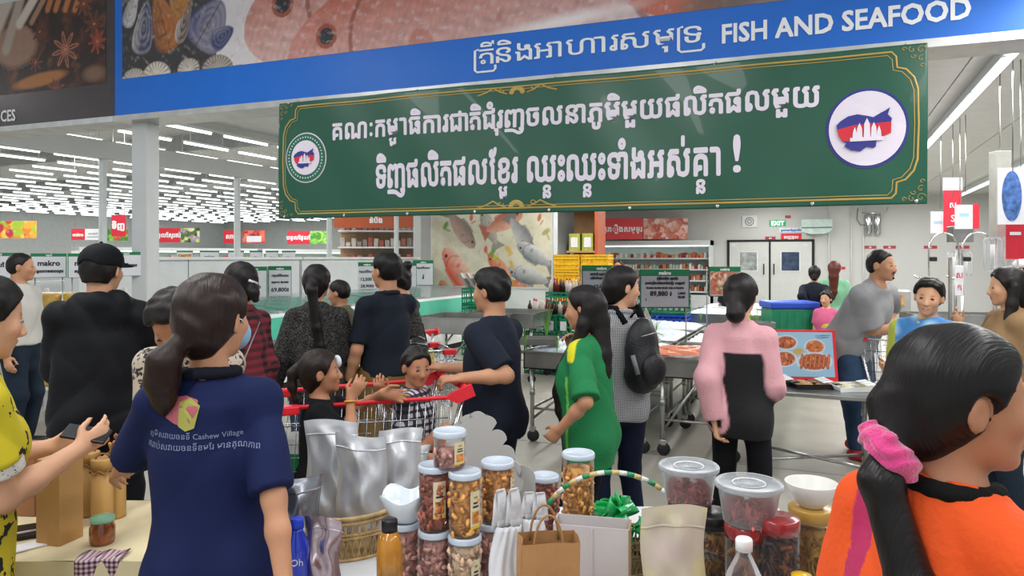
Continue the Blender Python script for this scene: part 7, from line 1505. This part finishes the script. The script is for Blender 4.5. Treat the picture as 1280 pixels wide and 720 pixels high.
# 14 jersey girl
pj = tpaint('0b7440', [(lambda q, v, J: (q[:, 1] > .055)*(np.abs(q[:, 0]) < .12)*(q[:, 2] < .44)*1., '0a1a16'), (lambda q, v, J: ((q[:, 2] > .385)*(q[:, 0] < -.11)*(q[:, 1] > -.0)*(q[:, 1] < .045))*1., 'd8d020'), (lambda q, v, J: (np.abs(q[:, 1]-.055) < .008)*(q[:, 2] < .3)*1., '6ac04a')])
def x14(J):
    o = text('lettering', '5', mat('pale_gold_print', 'c0b060', .5), J['root'], tuple(J['T'](-.10, .10, .20)), .06, (PI/2, 0, -PI/2-.7), ext=.01)
human('girl in a green football jersey with very long black hair, hand at her chin', 734, 3.55, 1.52, 72, 'b', .92, hy=4, hp=6, h=0.0087, L=dict(g=at(700, 3.38, .845), t=(0, 1, 0), curl=.7, pole=(-.8, -1, 0)), R=dict(g=at(716, 3.72, 1.17), d=(-.4, .1, 1), t=(0, -1, .2), curl=.9, pole=(.8, .4, -1)), top=dict(mat=VC, paint=pj, sleeve=.95, fit=.030, sr=.024, hem=-.18, name='football_jersey'), bottom=dict(mat=BLK, fit=.015),
      hair=dict(style='long', t=.014, gloss=.28, amp=.001, chains=[[('h', 0, -.06, .0, .07), ('h', 0, -.075, -.07, .058), ('b', -.02, -.085, .40, .055), ('b', -.03, -.10, .32, .040), ('b', -.03, -.115, .26, .018)], [('h', -.06, -.03, .0, .03), ('h', -.07, -.01, -.08, .034), ('b', -.08, .04, .42, .040), ('b', -.075, .105, .32, .040), ('b', -.07, .13, .20, .038), ('b', -.07, .125, .10, .028), ('b', -.07, .12, .03, .010)]]), extra=x14)
# 15 gingham
human('person in a black and white gingham shirt wearing a backpack, head turned right', 772, 4.05, 1.61, 22, 'a', .88, hy=-88, hp=4, h=0.0099, R=dict(w=(.155, .08, .80), curl=1.2), L=dict(w=(-.1, .28, 1.0)), top=dict(mat=GNG, sleeve=1.92, fit=.026, sr=.022, hem=-.10, collar=GNG, name='gingham_shirt'), bottom=dict(mat=cloth('navy_trousers', '161c34'), fit=.014), hair=dict(style='long', t=.014, gloss=.28, amp=.001, chains=[[('h', 0, -.08, -.02, .055), ('h', 0, -.10, -.07, .035)]]))
def backpack(px, d, z, rz):
    r = empty('backpack', at(px, d, z), YAW+rz, 'black backpack with a grey strap on the back of the gingham shirt', 'backpack'); f = Field(); f.ell((0, 0, .19), (.11, .075, .20), k=.03); f.ell((0, -.035, .12), (.10, .065, .12), k=.03); f.ell((0, .0, .08), (.112, .078, .09), k=.03); f.cut((0, .07, 0), (0, 1, 0)); f.warp(folds(.004, 4, 24)); me, v = f.mesh('bag_body', .009, mat('pack_nylon', '0e0f15', .5, bump=.3, bscale=80)); link('bag_body', me, r)
    f = Field(); f.ell((0, -.085, .12), (.085, .045, .09), k=.02); me, v = f.mesh('front_pocket', .008, MATS['pack_nylon']); link('front_pocket', me, r)
    m = MB(); m.tube([(-.08, -.075, .30), (0, -.10, .32), (.08, -.075, .30)], .003); m.build('zip', STEEL, r); m = MB(); m.tube([(-.10, -.07, .10), (-.115, -.045, .2)], .014, 6); m.build('grey_patch', mat('grey_web', '74747a', .7), r); m = MB(); m.tube([(-.03, .06, .39), (0, .05, .43), (.03, .06, .39)], .008); m.build('grab_loop', BLK, r)
    for s_ in (-1, 1): m = MB(); m.tube([(s_*.07, .06, .36), (s_*.085, .12, .44), (s_*.10, .20, .44), (s_*.125, .27, .34), (s_*.13, .22, .18), (s_*.12, .10, .06)], .017, 8); m.build('shoulder_strap', BLK, r)
backpack(803, 3.93, .93, math.radians(34))
# 16 pink and black
pp = tpaint('d8a0a8', [(lambda q, v, J: (np.clip((.34-q[:, 2])*120+.5, 0, 1)*np.clip(120*(np.min([segd(v, J['S'][k_], J['E'][k_]) for k_ in 'LR']+[segd(v, J['E'][k_], J['W'][k_]) for k_ in 'LR'], axis=0)-.078)+.5, 0, 1)), '0b0b10'), (lambda q, v, J: (np.linalg.norm(v-J['W']['L'], axis=1) < .045)*1., '0b0b10'), (lambda q, v, J: (np.linalg.norm(v-J['W']['R'], axis=1) < .045)*1., '0b0b10')])
human('young woman in a pink and black long sleeved top with a low black bun', 926, 3.82, 1.57, -14, 'a', .87, hy=-6, h=0.0093, L=dict(g=at(893, 3.76, .80), curl=.8, pole=(-.2, -1, 0)), R=dict(w=(.13, .24, .98)), top=dict(mat=VC, paint=pp, sleeve=1.93, fit=.026, sr=.024, hem=-.12, name='two_tone_top'), bottom=dict(mat=BLK, fit=.006, hem=.09),
      hair=dict(style='long', t=.016, gloss=.22, amp=.001, chains=[[('h', 0, -.09, -.02, .05), ('h', .01, -.118, -.08, .044), ('h', .012, -.122, -.095, .050)]]))
# 17-19 far group
human('woman in black with a black shoulder strap near the far door, back turned', 1018, 10.3, 1.54, 0, 'b', 1.05, h=0.0160, R=dict(w=(.05, -.18, .92)), L=dict(w=(-.05, -.18, .92)), top=dict(mat=DKB, sleeve=1.9), bottom=dict(mat=BLK, hem=.08), hair=dict(style='long', t=.014, chains=[[('h', 0, -.09, -.04, .04), ('h', 0, -.10, -.07, .035)]]), extra=lambda J: strap(J, [(-.1, -.05, .45), (0, -.13, .3), (.15, -.1, .05)], .01))
human('woman with long reddish hair in a pale green top near the far door', 1043, 10.7, 1.60, -6, 'b', 1.1, h=0.0160, top=dict(mat=cloth('mint_cloth', '7fb894'), sleeve=1.9, hem=-.2), bottom=dict(mat=BLK), hair=dict(style='long', t=.018, col='4a1e14', chains=[[('h', 0, -.08, 0, .07), ('h', 0, -.09, -.12, .07), ('b', 0, -.11, .30, .06), ('b', 0, -.12, .2, .03)]]))
human('little girl in a pink shirt with a yellow print facing us near the far door', 1033, 9.2, 1.20, 172, 'a', 1.0, False, 1.15, h=0.0116, hy=-15, top=dict(mat=cloth('pink_cloth', 'd0648c'), sleeve=.7), bottom=dict(mat=GRY), hair=dict(t=.016, amp=.006, col='1a1210'), extra=lambda J: MB().ball(tuple(J['T'](0, .118, .2)), .06, 10, 8, (1, .35, 1)).build('yellow_print', mat('yellow_print', 'd8c048', .6), J['root']))
# 20 grey man
def x20(J):
    Hd = J['Hd']; m = MB(); m.tube([tuple(Hd(x, .0985-abs(x)*.35, -.046-abs(x)*.25)) for x in (-.028, -.014, 0, .014, .028)], [.002, .0045, .004, .0045, .002], 6); m.build('moustache', hair_mat('0d0a0a'), J['root']); m = MB(); m.ball(tuple(Hd(0, .088, -.088)), .012, 8, 6, (1, .5, .9)); m.build('goatee', hair_mat('0d0a0a'), J['root']); wristband(J, 'R', STEEL, .034, 'watch')
    f = Field(); f.cap(J['T'](0, .08, .40), J['T'](0, .12, .33), .012, .006); me, v = f.mesh('placket', .005, cloth('grey_trim', '6a6a6e')); link('placket', me, J['root'])
human('heavy man in a grey t-shirt leaning on the cart handle, looking right', 1062, 6.0, 1.78, -118, 'b', 1.3, True, lean=27, hy=2, hp=2, h=0.0093, R=dict(g=at(1118, 5.86, 1.08), t=(-.2, .3, .8), curl=1.0, pole=(.6, -.2, -1)), L=dict(g=at(1110, 6.0, 1.09), t=(.2, .3, .8), curl=1.0, pole=(-.6, -.2, -1)), legs=dict(R=(.08, .10, .08), L=(-.20, -.06, .09)), top=dict(mat=GRY, sleeve=.9, fit=.024, sr=.022, hem=-.12), bottom=dict(mat=JEAN, fit=.02), shoes='b02030',
      hair=dict(t=.005, col='0f0c0b'), extra=x20)
# 21 boy
td = tpaint('3a7ab8', [(lambda q, v, J: (.5+.5*np.sin(q[:, 0]*26+3*np.sin(q[:, 2]*18)))*(.5+.5*np.sin(q[:, 2]*22+2*np.sin(q[:, 0]*20)))*1.3, '9cc4dc'), (lambda q, v, J: (np.abs(q[:, 0]) > .175)*1., 'a8b040'), (lambda q, v, J: np.clip((np.linalg.norm((q-V3(0, .0, .47))/V3(1, 1, .6), axis=1) < .085), 0, 1)*1., 'b8b438')])
human('smiling boy in a blue and yellow tie-dye shirt standing by the cart', 1158, 4.6, 1.51, 158, 'a', 1.1, True, 1.08, h=0.0087, hy=14, hp=6, hr=-6, smile=True, R=dict(w=(.15, .2, .95)), L=dict(w=(-.15, .25, .98)), top=dict(mat=VC, paint=td, sleeve=.9, fit=.028, sr=.024), bottom=dict(mat=JEAN2), hair=dict(t=.015, col='100d0d', amp=.003, bulk=[(0, .03, .075, .07, .07, .045)]))
# 22 tan woman
human('woman in a brown tan top with long black hair and a bag strap', 1262, 4.3, 1.60, 112, 'a', 1.05, False, hy=-6, hp=4, smile=True, h=0.0093, L=dict(w=(-.2, .05, .85)), R=dict(g=at(1200, 4.55, 1.22), t=(0, 0, 1), curl=.5, pole=(.6, 0, -1)), top=dict(mat=cloth('tan_cloth', '8c7050'), sleeve=1.05, sr=.022, fit=.030, name='tan_top'), bottom=dict(mat=JEAN2),
      hair=dict(style='long', t=.015, gloss=.28, chains=[[('h', 0, -.08, 0, .06), ('h', 0, -.09, -.1, .055), ('b', 0, -.11, .30, .05), ('b', 0, -.12, .2, .02)], [('h', -.075, -.02, .0, .03), ('h', -.08, .0, -.1, .032), ('b', -.10, .07, .32, .03), ('b', -.10, .09, .22, .015)]]), extra=lambda J: strap(J, [(.10, -.02, .47), (.11, .09, .40), (.06, .13, .25), (-.05, .13, .1)], .013, mat('woven_strap', '6a5a48', .8, var=.4, vscale=60), 'bag_strap'))
# 23 white hat
human('staff member in a red shirt, white cap and face mask at the far right edge', 1279, 8.0, 1.64, 80, 'a', 1.0, h=0.0139, top=dict(mat=cloth('red_cloth', 'c0202c'), sleeve=.8), bottom=dict(mat=BLK), hair=dict(t=.006), extra=lambda J: (lambda f: (f.ell(J['Hd'](0, -.01, .06), (.09, .108, .07), J['Rh'], k=.01), f.cut(J['Hd'](0, 0, .025), J['Rh']@V3(0, 0, -1)), link('white_cap', f.mesh('white_cap', .01, mat('cap_white', 'dadcda', .6))[0], J['root']), (lambda g: (g.ell(J['Hd'](0, .08, -.04), (.05, .035, .04), J['Rh'], k=.01), link('face_mask', g.mesh('face_mask', .008, mat('mask_pale', 'c8ccd0', .6))[0], J['root'])))(Field())))(Field()))
# 24 orange girl
def x24(J):
    Hd, T = J['Hd'], J['T']; f = Field(); c = Hd(.04, -.122, -.085); ax = unit(Hd(0, -.16, -.09)-Hd(0, -.10, -.03)); a = unit(np.cross(ax, V3(0, 0, 1))); b = np.cross(ax, a)
    for t in np.linspace(0, 2*PI, 11)[:-1]: p = c+(a*math.cos(t)+b*math.sin(t))*.030; f.ell(p, (.0225, .0225, .0225), k=.006)
    f.warp(lambda P: .003*np.sin(P[:, 2]*260+3*np.sin(P[:, 0]*90))); me, v = f.mesh('scrunchie', .004, mat('pink_plush', 'e0408a', .9, sheen=.6, var=.1, bump=.4, bscale=200)); link('scrunchie', me, J['root'])
po_ = tpaint('e05010', [(lambda q, v, J: ((q[:, 1] < .06)*(np.abs(q[:, 0]+.105) < .032)*(q[:, 2] > -.1)*(q[:, 2] < .49))*1., 'b02458')])
human('girl in an orange shirt with a black collar, pink scrunchie and long ponytail in front', 1192, 1.13, 1.55, -40, 'c', 1.12, hy=-30, hp=2, h=0.0056, R=dict(w=(.2, .2, .95)), L=dict(w=(-.18, .2, .95)), top=dict(mat=VC, paint=po_, sleeve=.9, fit=.020, sr=.018, hem=-.1, collar=cloth('rib_black', '0c0c0e')), bottom=dict(mat=BLK, fit=.012),
      hair=dict(style='long', t=.014, col='0f0c0c', gloss=.3, amp=.0008, chains=[[('h', 0, -.09, -.03, .06), ('h', .035, -.118, -.08, .026)], [('h', .045, -.125, -.09, .022), ('h', .060, -.138, -.13, .031), ('b', .050, -.14, .36, .036), ('b', .038, -.145, .22, .037), ('b', .03, -.15, .08, .028), ('b', .03, -.15, 0, .01)]]), extra=x24)
# 25, 26 far heads
human('distant person facing us behind the price signs before the wall case', 772, 13.2, 1.62, 180, 'b', 1.0, True, h=0.0160, top=dict(mat=GRY), bottom=dict(mat=BLK), hair=dict())
human('distant person hidden behind the seafood sign near the double door', 913, 12.0, 1.33, 180, 'b', 1.0, True, h=0.0160, top=dict(mat=DKB), bottom=dict(mat=BLK), hair=dict())
